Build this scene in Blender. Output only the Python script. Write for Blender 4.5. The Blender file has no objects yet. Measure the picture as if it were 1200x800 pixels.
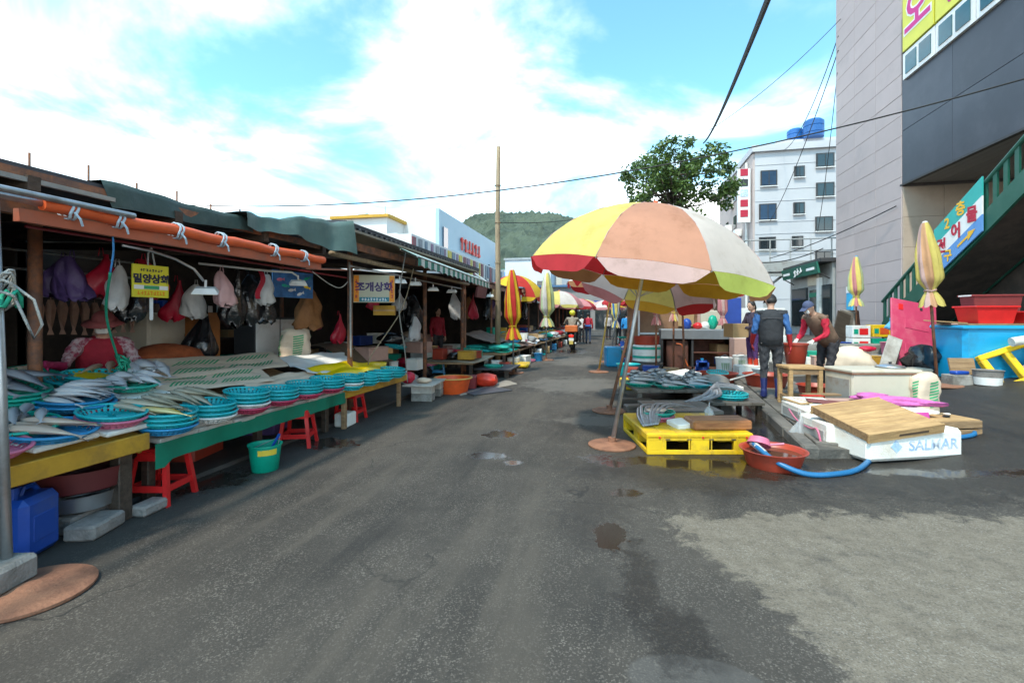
import bpy, bmesh, math, random
import numpy as np
from mathutils import Vector, Matrix, Euler, Quaternion
scene = bpy.context.scene
COL = scene.collection
R = math.radians
rnd = random.Random(7)

# ---------------------------------------------------------------- camera
cam = bpy.data.cameras.new('camera'); camo = bpy.data.objects.new('camera', cam); COL.objects.link(camo)
camo.location = (0, 0, 1.48); camo.rotation_euler = (R(90), 0, R(12.1))
cam.sensor_width = 36; cam.lens = 16.8; cam.shift_y = -0.0233
cam.clip_start = 0.05; cam.clip_end = 3000
scene.camera = camo

# ---------------------------------------------------------------- world, sun, exposure
SUN_AZ, SUN_EL = R(18), R(59)              # a hazy sun behind the camera, slightly to its left
SD = Vector((-math.sin(SUN_AZ)*math.cos(SUN_EL), -math.cos(SUN_AZ)*math.cos(SUN_EL), math.sin(SUN_EL)))
world = bpy.data.worlds.new('World'); scene.world = world; world.use_nodes = True
wn = world.node_tree; wn.nodes.clear()
def N(t, typ, **kw):
    n = t.nodes.new(typ)
    for k, v in kw.items(): setattr(n, k, v)
    return n
def L(t, a, b): t.links.new(a, b)
sky = N(wn, 'ShaderNodeTexSky', sky_type='NISHITA', sun_disc=False, sun_elevation=SUN_EL, sun_rotation=math.atan2(SD.x, SD.y), altitude=50, air_density=1.0, dust_density=1.0, ozone_density=1.6)
bg = N(wn, 'ShaderNodeBackground'); wo = N(wn, 'ShaderNodeOutputWorld')
bg.inputs['Strength'].default_value = 0.15
tc = N(wn, 'ShaderNodeTexCoord'); sep = N(wn, 'ShaderNodeSeparateXYZ'); L(wn, tc.outputs['Generated'], sep.inputs[0])
zc = N(wn, 'ShaderNodeMath', operation='MAXIMUM'); L(wn, sep.outputs['Z'], zc.inputs[0]); zc.inputs[1].default_value = 0.0
za = N(wn, 'ShaderNodeMath', operation='ADD'); L(wn, zc.outputs[0], za.inputs[0]); za.inputs[1].default_value = 0.16
cx = N(wn, 'ShaderNodeMath', operation='DIVIDE'); L(wn, sep.outputs['X'], cx.inputs[0]); L(wn, za.outputs[0], cx.inputs[1])
cy = N(wn, 'ShaderNodeMath', operation='DIVIDE'); L(wn, sep.outputs['Y'], cy.inputs[0]); L(wn, za.outputs[0], cy.inputs[1])
cb = N(wn, 'ShaderNodeCombineXYZ'); L(wn, cx.outputs[0], cb.inputs[0]); L(wn, cy.outputs[0], cb.inputs[1]); cb.inputs[2].default_value = 3.7
n1 = N(wn, 'ShaderNodeTexNoise'); L(wn, cb.outputs[0], n1.inputs['Vector'])
n1.inputs['Scale'].default_value = 0.85; n1.inputs['Detail'].default_value = 8; n1.inputs['Roughness'].default_value = 0.55; n1.inputs['Distortion'].default_value = 0.6
# more cloud towards the horizon, as haze and distance stack the layers
hz = N(wn, 'ShaderNodeMapRange'); L(wn, zc.outputs[0], hz.inputs['Value'])
hz.inputs['From Min'].default_value = 0.06; hz.inputs['From Max'].default_value = 0.45; hz.inputs['To Min'].default_value = 0.27; hz.inputs['To Max'].default_value = 0.0
ad = N(wn, 'ShaderNodeMath', operation='ADD'); L(wn, n1.outputs['Fac'], ad.inputs[0]); L(wn, hz.outputs[0], ad.inputs[1])
cr = N(wn, 'ShaderNodeMapRange', interpolation_type='SMOOTHSTEP'); L(wn, ad.outputs[0], cr.inputs['Value'])
cr.inputs['From Min'].default_value = 0.52; cr.inputs['From Max'].default_value = 0.82
mixc = N(wn, 'ShaderNodeMixRGB'); L(wn, cr.outputs[0], mixc.inputs['Fac'])
skyb = N(wn, 'ShaderNodeMixRGB', blend_type='MULTIPLY'); skyb.inputs['Fac'].default_value = 1
L(wn, sky.outputs[0], skyb.inputs['Color1']); skyb.inputs['Color2'].default_value = (.66, 1.02, .95, 1)
L(wn, skyb.outputs[0], mixc.inputs['Color1']); mixc.inputs['Color2'].default_value = (9.0, 8.8, 8.5, 1)
L(wn, mixc.outputs[0], bg.inputs['Color']); L(wn, bg.outputs[0], wo.inputs['Surface'])

sl = bpy.data.lights.new('sun', 'SUN'); sl.energy = 1.4; sl.angle = R(4); sl.color = (1.0, 0.91, 0.78)
so = bpy.data.objects.new('sun', sl); COL.objects.link(so); so.rotation_euler = SD.to_track_quat('Z', 'Y').to_euler(); so.location = (-8, -12, 20)
vs = scene.view_settings; vs.view_transform = 'Standard'; vs.look = 'None'; vs.gamma = 1; vs.use_curve_mapping = False
vs.exposure = 1.55

# ---------------------------------------------------------------- mesh helpers
class MB:
    def __init__(s): s.v = []; s.f = []; s.m = []
    def add(s, vs, fs, mat=0, M=None):
        b = len(s.v)
        s.v.extend([tuple(M @ Vector(p)) for p in vs] if M is not None else [tuple(p) for p in vs])
        for f in fs: s.f.append(tuple(i+b for i in f)); s.m.append(mat)
        return s
    def box(s, c, d, rot=(0,0,0), bev=0.0, mat=0):
        M = Matrix.Translation(c) @ Euler(rot).to_matrix().to_4x4()
        x, y, z = d[0]/2, d[1]/2, d[2]/2
        if bev <= 0:
            v = [(sx*x, sy*y, sz*z) for sx in (-1,1) for sy in (-1,1) for sz in (-1,1)]
            f = [(0,1,3,2),(4,6,7,5),(0,4,5,1),(2,3,7,6),(0,2,6,4),(1,5,7,3)]
            return s.add(v, f, mat, M)
        b = min(bev, x*.9, y*.9, z*.9); v = []; idx = {}
        for sx in (-1,1):
            for sy in (-1,1):
                for sz in (-1,1):
                    for a in range(3):
                        p = [sx*(x-b), sy*(y-b), sz*(z-b)]; p[a] += (sx,sy,sz)[a]*b
                        idx[(sx,sy,sz,a)] = len(v); v.append(p)
        f = []
        for a in range(3):
            o = [(-1,-1),(1,-1),(1,1),(-1,1)]
            for sg in (-1,1):
                q = []
                for (p, r) in o:
                    k = [0,0,0]; k[a] = sg; k[(a+1)%3] = p; k[(a+2)%3] = r
                    q.append(idx[(k[0],k[1],k[2],a)])
                f.append(tuple(q) if sg > 0 else tuple(q[::-1]))
        for a in range(3):
            b1, b2 = (a+1)%3, (a+2)%3
            for p in (-1,1):
                for r in (-1,1):
                    k0 = [0,0,0]; k1 = [0,0,0]; k0[a] = -1; k1[a] = 1; k0[b1] = k1[b1] = p; k0[b2] = k1[b2] = r
                    q = (idx[(*k0,b1)], idx[(*k1,b1)], idx[(*k1,b2)], idx[(*k0,b2)])
                    f.append(q if p*r > 0 else q[::-1])
        for sx in (-1,1):
            for sy in (-1,1):
                for sz in (-1,1):
                    q = tuple(idx[(sx,sy,sz,a)] for a in range(3))
                    f.append(q if sx*sy*sz > 0 else q[::-1])
        return s.add(v, f, mat, M)
    def tube(s, pts, r, seg=8, cap=True, mat=0, closed=False, flat=1.0):
        pts = [Vector(p) for p in pts]; n = len(pts)
        rs = r if isinstance(r, (list, tuple)) else [r]*n
        up = None; v = []; f = []
        for i, p in enumerate(pts):
            if closed: t = pts[(i+1) % n] - pts[i-1]
            else: t = pts[min(i+1, n-1)] - pts[max(i-1, 0)]
            if t.length < 1e-9: t = Vector((0,0,1))
            t.normalize()
            if up is None:
                up = Vector((0,0,1)) if abs(t.z) < .9 else Vector((1,0,0))
            up = (up - t*up.dot(t))
            if up.length < 1e-6: up = Vector((0,1,0)) - t*t.y
            up.normalize(); sd = t.cross(up)
            for k in range(seg):
                a = 2*math.pi*k/seg
                v.append(p + sd*math.cos(a)*rs[i] + up*math.sin(a)*rs[i]*flat)
        m = n if closed else n-1
        for i in range(m):
            j = (i+1) % n
            for k in range(seg):
                l = (k+1) % seg
                f.append((i*seg+k, i*seg+l, j*seg+l, j*seg+k))
        if cap and not closed:
            f.append(tuple(range(seg))[::-1]); f.append(tuple((n-1)*seg+k for k in range(seg)))
        return s.add(v, f, mat)
    def lathe(s, prof, seg=24, c=(0,0,0), mat=0, M=None, capb=True, capt=True, wob=None):
        v = []; f = []
        for i, (r, z) in enumerate(prof):
            for k in range(seg):
                a = 2*math.pi*k/seg; q = r*(wob(a, i) if wob else 1)
                v.append((c[0]+q*math.cos(a), c[1]+q*math.sin(a), c[2]+z))
        for i in range(len(prof)-1):
            for k in range(seg):
                l = (k+1) % seg
                f.append((i*seg+k, i*seg+l, (i+1)*seg+l, (i+1)*seg+k))
        if capb: f.append(tuple(range(seg))[::-1])
        if capt: f.append(tuple((len(prof)-1)*seg+k for k in range(seg)))
        return s.add(v, f, mat, M)
    def grid(s, nu, nv, fn, mat=0, matf=None):
        v = [fn(i/nu, j/nv) for j in range(nv+1) for i in range(nu+1)]; b = len(s.v)
        s.v.extend(tuple(p) for p in v)
        for j in range(nv):
            for i in range(nu):
                a = b+j*(nu+1)+i
                s.f.append((a, a+1, a+nu+2, a+nu+1)); s.m.append(matf(i, j) if matf else mat)
        return s
    def ball(s, c, r, seg=10, rings=6, mat=0, rot=(0,0,0)):
        r = r if isinstance(r, (list, tuple)) else (r, r, r)
        M = Matrix.Translation(c) @ Euler(rot).to_matrix().to_4x4() @ Matrix.Diagonal((r[0], r[1], r[2], 1))
        pr = [(max(math.sin(math.pi*i/rings), 1e-4), -math.cos(math.pi*i/rings)) for i in range(rings+1)]
        return s.lathe(pr, seg, mat=mat, M=M, capb=False, capt=False)
    def prism(s, pts, z0, z1, mat=0, M=None):
        n = len(pts); v = [(p[0], p[1], z0) for p in pts] + [(p[0], p[1], z1) for p in pts]
        f = [tuple(range(n))[::-1], tuple(range(n, 2*n))] + [(i, (i+1) % n, n+(i+1) % n, n+i) for i in range(n)]
        return s.add(v, f, mat, M)
    def mesh(s, name, mats, smooth=None):
        me = bpy.data.meshes.new(name); me.from_pydata(s.v, [], s.f)
        for m in (mats if isinstance(mats, (list, tuple)) else [mats]): me.materials.append(m)
        me.polygons.foreach_set('material_index', s.m)
        if smooth:
            me.polygons.foreach_set('use_smooth', [True]*len(me.polygons))
            if smooth is not True:
                try: me.set_sharp_from_angle(angle=R(smooth))
                except Exception: pass
        me.update(); return me
    def build(s, name, mats, parent=None, smooth=None, loc=(0,0,0), rot=(0,0,0)):
        return link(name, s.mesh(name, mats, smooth), parent, loc, rot)
def link(name, me, parent=None, loc=(0,0,0), rot=(0,0,0)):
    o = bpy.data.objects.new(name, me); COL.objects.link(o); o.parent = parent; o.location = loc; o.rotation_euler = rot
    return o
def tag(o, label, cat, group=None, kind=None):
    if label: o['label'] = label
    if cat: o['category'] = cat
    if group: o['group'] = group
    if kind: o['kind'] = kind
    return o
def thing(name, label, cat, loc=(0,0,0), rz=0, group=None, rot=None):
    o = bpy.data.objects.new(name, None); COL.objects.link(o); o.empty_display_size = .1
    o.location = loc; o.rotation_euler = rot if rot else (0,0,rz)
    return tag(o, label, cat, group)
KIDS = {}
def copy_tree(o, loc=None, rot=None, label=None, group=None, parent=None, scale=None):
    c = o.copy(); COL.objects.link(c); c.parent = parent
    if loc is not None: c.location = loc
    if rot is not None: c.rotation_euler = rot
    if scale is not None: c.scale = scale
    if label: c['label'] = label
    if group: c['group'] = group
    if o.name not in KIDS: KIDS[o.name] = [k for k in bpy.data.objects if k.parent == o]
    for ch in KIDS[o.name]: copy_tree(ch, parent=c)
    return c
def one(name, mb, mats, label, cat, loc=(0,0,0), rz=0, group=None, smooth=None, rot=None):
    return tag(mb.build(name, mats, None, smooth, loc, rot if rot else (0,0,rz)), label, cat, group)
def struct(name, mb, mats, smooth=None, kind='structure'):
    o = mb.build(name, mats, None, smooth); o['kind'] = kind; return o
def lettering(parent, body, size, mat, loc, rot, bold=0.0, name='lettering', ext=.002, sx=1.0):
    cu = bpy.data.curves.new('txt', 'FONT'); cu.body = body; cu.size = size; cu.extrude = ext; cu.offset = bold; cu.align_x = 'CENTER'; cu.align_y = 'CENTER'; cu.resolution_u = 3
    t = bpy.data.objects.new('txt', cu); COL.objects.link(t)
    dg = bpy.context.evaluated_depsgraph_get(); me = bpy.data.meshes.new_from_object(t.evaluated_get(dg))
    bpy.data.objects.remove(t); bpy.data.curves.remove(cu)
    me.materials.clear(); me.materials.append(mat)
    o = link(name, me, parent, loc, rot); o.scale = (sx, 1, 1); return o
def print_marks(parent, n, w, h, mat, loc, rot, seed=1, depth=.003, name='small_print'):   # print too blurred to read: a row of little strokes
    rr = random.Random(seed); mb = MB(); cw = w/n
    for i in range(n):
        x = -w/2+(i+.5)*cw; k = rr.randint(0,2)
        mb.box((x,rr.choice((-.3,.3,0))*h,0), (cw*.72,h*.22,depth)); mb.box((x+rr.uniform(-.2,.2)*cw,0,depth*.3), (cw*.2,h*.95,depth))
        if k: mb.box((x,-.38*h,depth*.6), (cw*.6,h*.2,depth))
    o = mb.build(name, mat, parent, None, loc, rot); o['kind'] = 'stuff'; return o
def gz(x):                                # the ground climbs gently towards the buildings on the right
    return 0.0 if x <= 3 else (0.1*(x-3) if x < 10 else 0.7)

# ---------------------------------------------------------------- materials
MATS = {}
def mat(name, col, rough=.6, var=.12, scale=6.0, bump=.0, bscale=60.0, metal=0.0, dirt=None, damt=.35, dscale=3.0, spec=.5, trans=0.0, alpha=1.0, emit=None):
    if name in MATS: return MATS[name]
    m = bpy.data.materials.new(name); m.use_nodes = True; t = m.node_tree; b = t.nodes['Principled BSDF']; out = t.nodes['Material Output']
    c4 = (*col, 1)
    tc = N(t, 'ShaderNodeTexCoord'); oi = N(t, 'ShaderNodeObjectInfo')
    off = N(t, 'ShaderNodeVectorMath', operation='SCALE'); off.inputs[0].default_value = (37, 19, 53); L(t, oi.outputs['Random'], off.inputs['Scale'])
    vv = N(t, 'ShaderNodeVectorMath', operation='ADD'); L(t, tc.outputs['Object'], vv.inputs[0]); L(t, off.outputs[0], vv.inputs[1])
    n = N(t, 'ShaderNodeTexNoise'); L(t, vv.outputs[0], n.inputs['Vector']); n.inputs['Scale'].default_value = scale; n.inputs['Detail'].default_value = 5; n.inputs['Roughness'].default_value = .65
    mr = N(t, 'ShaderNodeMapRange'); L(t, n.outputs['Fac'], mr.inputs['Value']); mr.inputs['From Min'].default_value = .3; mr.inputs['From Max'].default_value = .7
    mr.inputs['To Min'].default_value = 1-var; mr.inputs['To Max'].default_value = 1+var
    mr2 = N(t, 'ShaderNodeMapRange'); L(t, oi.outputs['Random'], mr2.inputs['Value']); mr2.inputs['To Min'].default_value = 1-var*.7; mr2.inputs['To Max'].default_value = 1+var*.7
    mm = N(t, 'ShaderNodeMath', operation='MULTIPLY'); L(t, mr.outputs[0], mm.inputs[0]); L(t, mr2.outputs[0], mm.inputs[1])
    mu = N(t, 'ShaderNodeVectorMath', operation='SCALE'); mu.inputs[0].default_value = col; L(t, mm.outputs[0], mu.inputs['Scale'])
    last = mu.outputs[0]
    if dirt:
        d = N(t, 'ShaderNodeTexNoise'); L(t, vv.outputs[0], d.inputs['Vector']); d.inputs['Scale'].default_value = dscale; d.inputs['Detail'].default_value = 7; d.inputs['Roughness'].default_value = .7
        dm = N(t, 'ShaderNodeMapRange', interpolation_type='SMOOTHSTEP'); L(t, d.outputs['Fac'], dm.inputs['Value']); dm.inputs['From Min'].default_value = .62-damt*.5; dm.inputs['From Max'].default_value = .78-damt*.3; dm.inputs['To Max'].default_value = min(1, damt*2)
        dx = N(t, 'ShaderNodeMixRGB'); L(t, dm.outputs[0], dx.inputs['Fac']); L(t, last, dx.inputs['Color1']); dx.inputs['Color2'].default_value = (*dirt, 1); last = dx.outputs[0]
    L(t, last, b.inputs['Base Color'])
    b.inputs['Roughness'].default_value = rough; b.inputs['Metallic'].default_value = metal; b.inputs['Specular IOR Level'].default_value = spec
    if alpha < 1: b.inputs['Alpha'].default_value = alpha
    if emit: b.inputs['Emission Color'].default_value = (*emit[0], 1); b.inputs['Emission Strength'].default_value = emit[1]
    if bump:
        bn = N(t, 'ShaderNodeTexNoise'); L(t, vv.outputs[0], bn.inputs['Vector']); bn.inputs['Scale'].default_value = bscale; bn.inputs['Detail'].default_value = 4
        bp = N(t, 'ShaderNodeBump'); L(t, bn.outputs['Fac'], bp.inputs['Height']); bp.inputs['Strength'].default_value = bump; bp.inputs['Distance'].default_value = .02; L(t, bp.outputs[0], b.inputs['Normal'])
    if trans:
        tr = N(t, 'ShaderNodeBsdfTranslucent'); L(t, last, tr.inputs['Color']); mx = N(t, 'ShaderNodeMixShader'); mx.inputs[0].default_value = trans
        L(t, b.outputs[0], mx.inputs[1]); L(t, tr.outputs[0], mx.inputs[2]); L(t, mx.outputs[0], out.inputs['Surface'])
    MATS[name] = m; return m
def wood(name, col, dark, sc=(1,14,14), rough=.7, axis=0):
    if name in MATS: return MATS[name]
    m = mat(name, col, rough, .18, 3, .25, 40); t = m.node_tree; b = t.nodes['Principled BSDF']
    tc = N(t, 'ShaderNodeTexCoord'); oi = N(t, 'ShaderNodeObjectInfo'); mp = N(t, 'ShaderNodeMapping')
    s3 = [14,14,14]; s3[axis] = 1.2; mp.inputs['Scale'].default_value = s3; L(t, tc.outputs['Object'], mp.inputs['Vector'])
    ad = N(t, 'ShaderNodeVectorMath', operation='ADD'); L(t, mp.outputs[0], ad.inputs[0]); 
    sc_ = N(t, 'ShaderNodeVectorMath', operation='SCALE'); sc_.inputs[0].default_value = (31,17,23); L(t, oi.outputs['Random'], sc_.inputs['Scale']); L(t, sc_.outputs[0], ad.inputs[1])
    n = N(t, 'ShaderNodeTexNoise'); L(t, ad.outputs[0], n.inputs['Vector']); n.inputs['Scale'].default_value = 2; n.inputs['Detail'].default_value = 6; n.inputs['Roughness'].default_value = .7
    mr = N(t, 'ShaderNodeMapRange'); L(t, n.outputs['Fac'], mr.inputs['Value']); mr.inputs['From Min'].default_value = .38; mr.inputs['From Max'].default_value = .68
    src = b.inputs['Base Color'].links[0].from_socket
    mx = N(t, 'ShaderNodeMixRGB'); L(t, mr.outputs[0], mx.inputs['Fac']); L(t, src, mx.inputs['Color1']); mx.inputs['Color2'].default_value = (*dark, 1)
    L(t, mx.outputs[0], b.inputs['Base Color']); return m
m_teal = mat('teal plastic', (.012,.40,.44), .35, .15, 9)
m_teal2 = mat('green teal plastic', (.01,.36,.27), .35, .15, 9)
m_bluep = mat('blue plastic', (.02,.24,.48), .35, .15, 9)
m_navyp = mat('deep blue plastic', (.01,.06,.32), .4, .12, 6, dirt=(.1,.12,.16), damt=.2)
m_pinkp = mat('pink plastic', (.62,.16,.26), .4, .15, 6)
m_magp = mat('magenta plastic', (.50,.045,.11), .5, .12, 3, dirt=(.52,.13,.17), damt=.3)
m_redp = mat('red plastic', (.62,.018,.018), .38, .12, 5)
m_dred = mat('terracotta plastic', (.36,.045,.022), .4, .15, 5, dirt=(.2,.05,.03), damt=.3)
m_orgp = mat('orange plastic', (.72,.10,.02), .42, .15, 4, dirt=(.4,.1,.03), damt=.25)
m_yelp = mat('yellow plastic', (.78,.50,.012), .42, .12, 4, dirt=(.28,.17,.05), damt=.3)
m_grnp = mat('green plastic', (.0,.30,.19), .4, .12, 4)
m_cyan = mat('cyan fibreglass', (.01,.33,.62), .35, .08, 2, dirt=(.03,.18,.3), damt=.25, dscale=1.5)
m_white = mat('white plastic', (.75,.75,.72), .45, .06, 4, dirt=(.42,.39,.32), damt=.3)
m_foam = mat('white foam', (.83,.82,.76), .75, .05, 10, .3, 90, dirt=(.5,.36,.22), damt=.24, dscale=2.5)
m_paper = mat('cream paper sack', (.70,.56,.42), .8, .1, 3, .35, 12, dirt=(.34,.24,.16), damt=.25)
m_prgrn = mat('green print', (.05,.32,.14), .8, .2, 8)
m_card = mat('cardboard', (.42,.27,.13), .85, .12, 3, dirt=(.28,.17,.08), damt=.3)
m_mcard = mat('maroon card', (.19,.06,.055), .85, .12, 3)
m_pcard = mat('pinkish card', (.5,.31,.25), .85, .1, 3)
m_rust = mat('rusty iron', (.19,.085,.05), .85, .25, 10, .5, 50, dirt=(.30,.14,.08), damt=.5, dscale=6)
m_rustpipe = mat('rusty pipe', (.13,.07,.05), .7, .3, 12, .2, 60, dirt=(.28,.11,.05), damt=.5, dscale=8)
m_steel = mat('galvanised steel', (.42,.44,.45), .42, .12, 10, metal=.75, dirt=(.25,.21,.17), damt=.3)
m_alu = mat('aluminium', (.62,.63,.64), .32, .06, 10, metal=.9)
m_dark = mat('dark metal', (.035,.035,.037), .55, .2, 6)
m_black = mat('black plastic', (.014,.014,.016), .35, .2, 6)
m_blackbag = mat('black bag film', (.010,.010,.012), .25, .2, 6, 1.0, 8, spec=.8)
m_conc = mat('concrete', (.30,.285,.26), .9, .15, 5, .5, 60, dirt=(.15,.14,.12), damt=.45)
m_stone = mat('worn kerb stone', (.20,.18,.155), .75, .22, 4, .5, 40, dirt=(.08,.075,.065), damt=.5, dscale=2)
m_brick = mat('grey brick', (.26,.235,.21), .9, .2, 8, .5, 50, dirt=(.12,.1,.09), damt=.4)
m_orange = mat('orange rolled vinyl', (.66,.105,.028), .45, .12, 4, .15, 14, dirt=(.4,.1,.05), damt=.25)
m_obeam = mat('faded orange beam', (.46,.12,.06), .7, .15, 4, dirt=(.25,.12,.09), damt=.3)
m_gtarp = mat('dark green tarpaulin', (.035,.062,.055), .55, .15, 2.5, .5, 7, dirt=(.07,.1,.09), damt=.35)
m_gtarp2 = mat('grey green tarpaulin', (.075,.13,.118), .5, .15, 2.5, .4, 7, dirt=(.12,.17,.155), damt=.35)
m_greencloth = mat('green vinyl skirt', (.0,.17,.10), .5, .15, 3, .3, 9)
m_ytarp = mat('yellow vinyl sheet', (.82,.58,.0), .35, .08, 3, .3, 8)
m_wtarp = mat('white vinyl sheet', (.86,.86,.84), .4, .05, 3, .4, 8)
m_btarp = mat('brown canvas', (.15,.105,.065), .85, .2, 3, .5, 10)
m_netg = mat('green net cloth', (.01,.30,.25), .8, .25, 12, .6, 40)
m_pinktowel = mat('pink towel', (.66,.16,.45), .95, .2, 12, .8, 60)
m_redbag = mat('red bag film', (.48,.012,.04), .4, .2, 5, .6, 12)
m_pinkbag = mat('pale pink bag film', (.6,.36,.36), .4, .15, 5, .6, 12)
m_whitebag = mat('white bag film', (.6,.6,.6), .4, .15, 5, .6, 12)
m_brownbag = mat('brown net bag', (.26,.11,.035), .7, .25, 8, .6, 18)
m_purple = mat('purple film', (.10,.06,.2), .45, .2, 5, .6, 12)
m_ybd = mat('ochre paint', (.55,.30,.025), .6, .15, 4, .2, 30, dirt=(.28,.15,.03), damt=.4)
m_wbd = mat('whitish board', (.50,.47,.42), .8, .12, 5, .3, 40, dirt=(.28,.24,.2), damt=.4)
m_wood = wood('weathered plank', (.36,.23,.12), (.18,.105,.05))
m_wood2 = wood('honey pine plank', (.52,.33,.15), (.30,.17,.07))
m_wood3 = wood('wet orange timber', (.40,.17,.06), (.20,.07,.025), rough=.45)
m_dwood = wood('dark wet timber', (.07,.05,.036), (.03,.022,.016), rough=.5)
m_gwood = wood('grey wet board', (.17,.145,.12), (.08,.068,.055), rough=.4)
m_zwood = wood('bamboo pole', (.34,.26,.16), (.18,.13,.08), axis=2)
m_rope = mat('grey rope', (.42,.40,.36), .9, .2, 40, .6, 120)
m_groper = mat('green rope', (.02,.36,.22), .8, .2, 30)
m_blrope = mat('blue rope', (.05,.22,.5), .8, .2, 30)
m_cable = mat('black cable', (.012,.012,.013), .6, .1, 10)
m_hose = mat('blue hose', (.02,.16,.36), .4, .1, 5)
m_ghose = mat('grey hose end', (.5,.5,.48), .5, .1, 5)
m_ohose = mat('orange hose', (.6,.12,.02), .5, .1, 5)
m_clear = mat('clear film', (.75,.78,.8), .15, .05, 5, .8, 10, alpha=.35)
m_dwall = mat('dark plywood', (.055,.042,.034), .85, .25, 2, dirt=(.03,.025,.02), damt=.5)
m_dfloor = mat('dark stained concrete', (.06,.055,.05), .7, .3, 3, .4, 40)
m_roof = mat('slate roofing sheet', (.045,.048,.055), .7, .2, 3, .3, 20)
m_cream = mat('cream enamel', (.55,.50,.40), .5, .08, 3, dirt=(.4,.3,.17), damt=.25)
m_glass = mat('dark glazing', (.02,.028,.032), .06, .2, 1.5, spec=.8)
m_glassb = mat('blue glazing', (.035,.07,.12), .05, .2, 1.5, spec=.9)
m_frame = mat('white window frame', (.72,.72,.70), .5, .05, 6)
m_txtdark = mat('dark lettering', (.02,.02,.05), .7, .05)
m_txtred = mat('crimson lettering', (.42,.012,.04), .6, .05)
m_txtmag = mat('magenta lettering', (.55,.02,.22), .6, .05)
m_txtwhite = mat('white lettering', (.8,.8,.8), .6, .05)
m_txtorg = mat('orange lettering', (.75,.25,.01), .6, .05)
m_txtyel = mat('golden lettering', (.75,.42,.03), .6, .05)
m_txtblue = mat('blue lettering', (.30,.45,.68), .7, .25, 14, dirt=(.72,.72,.70), damt=.45, dscale=9)
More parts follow.
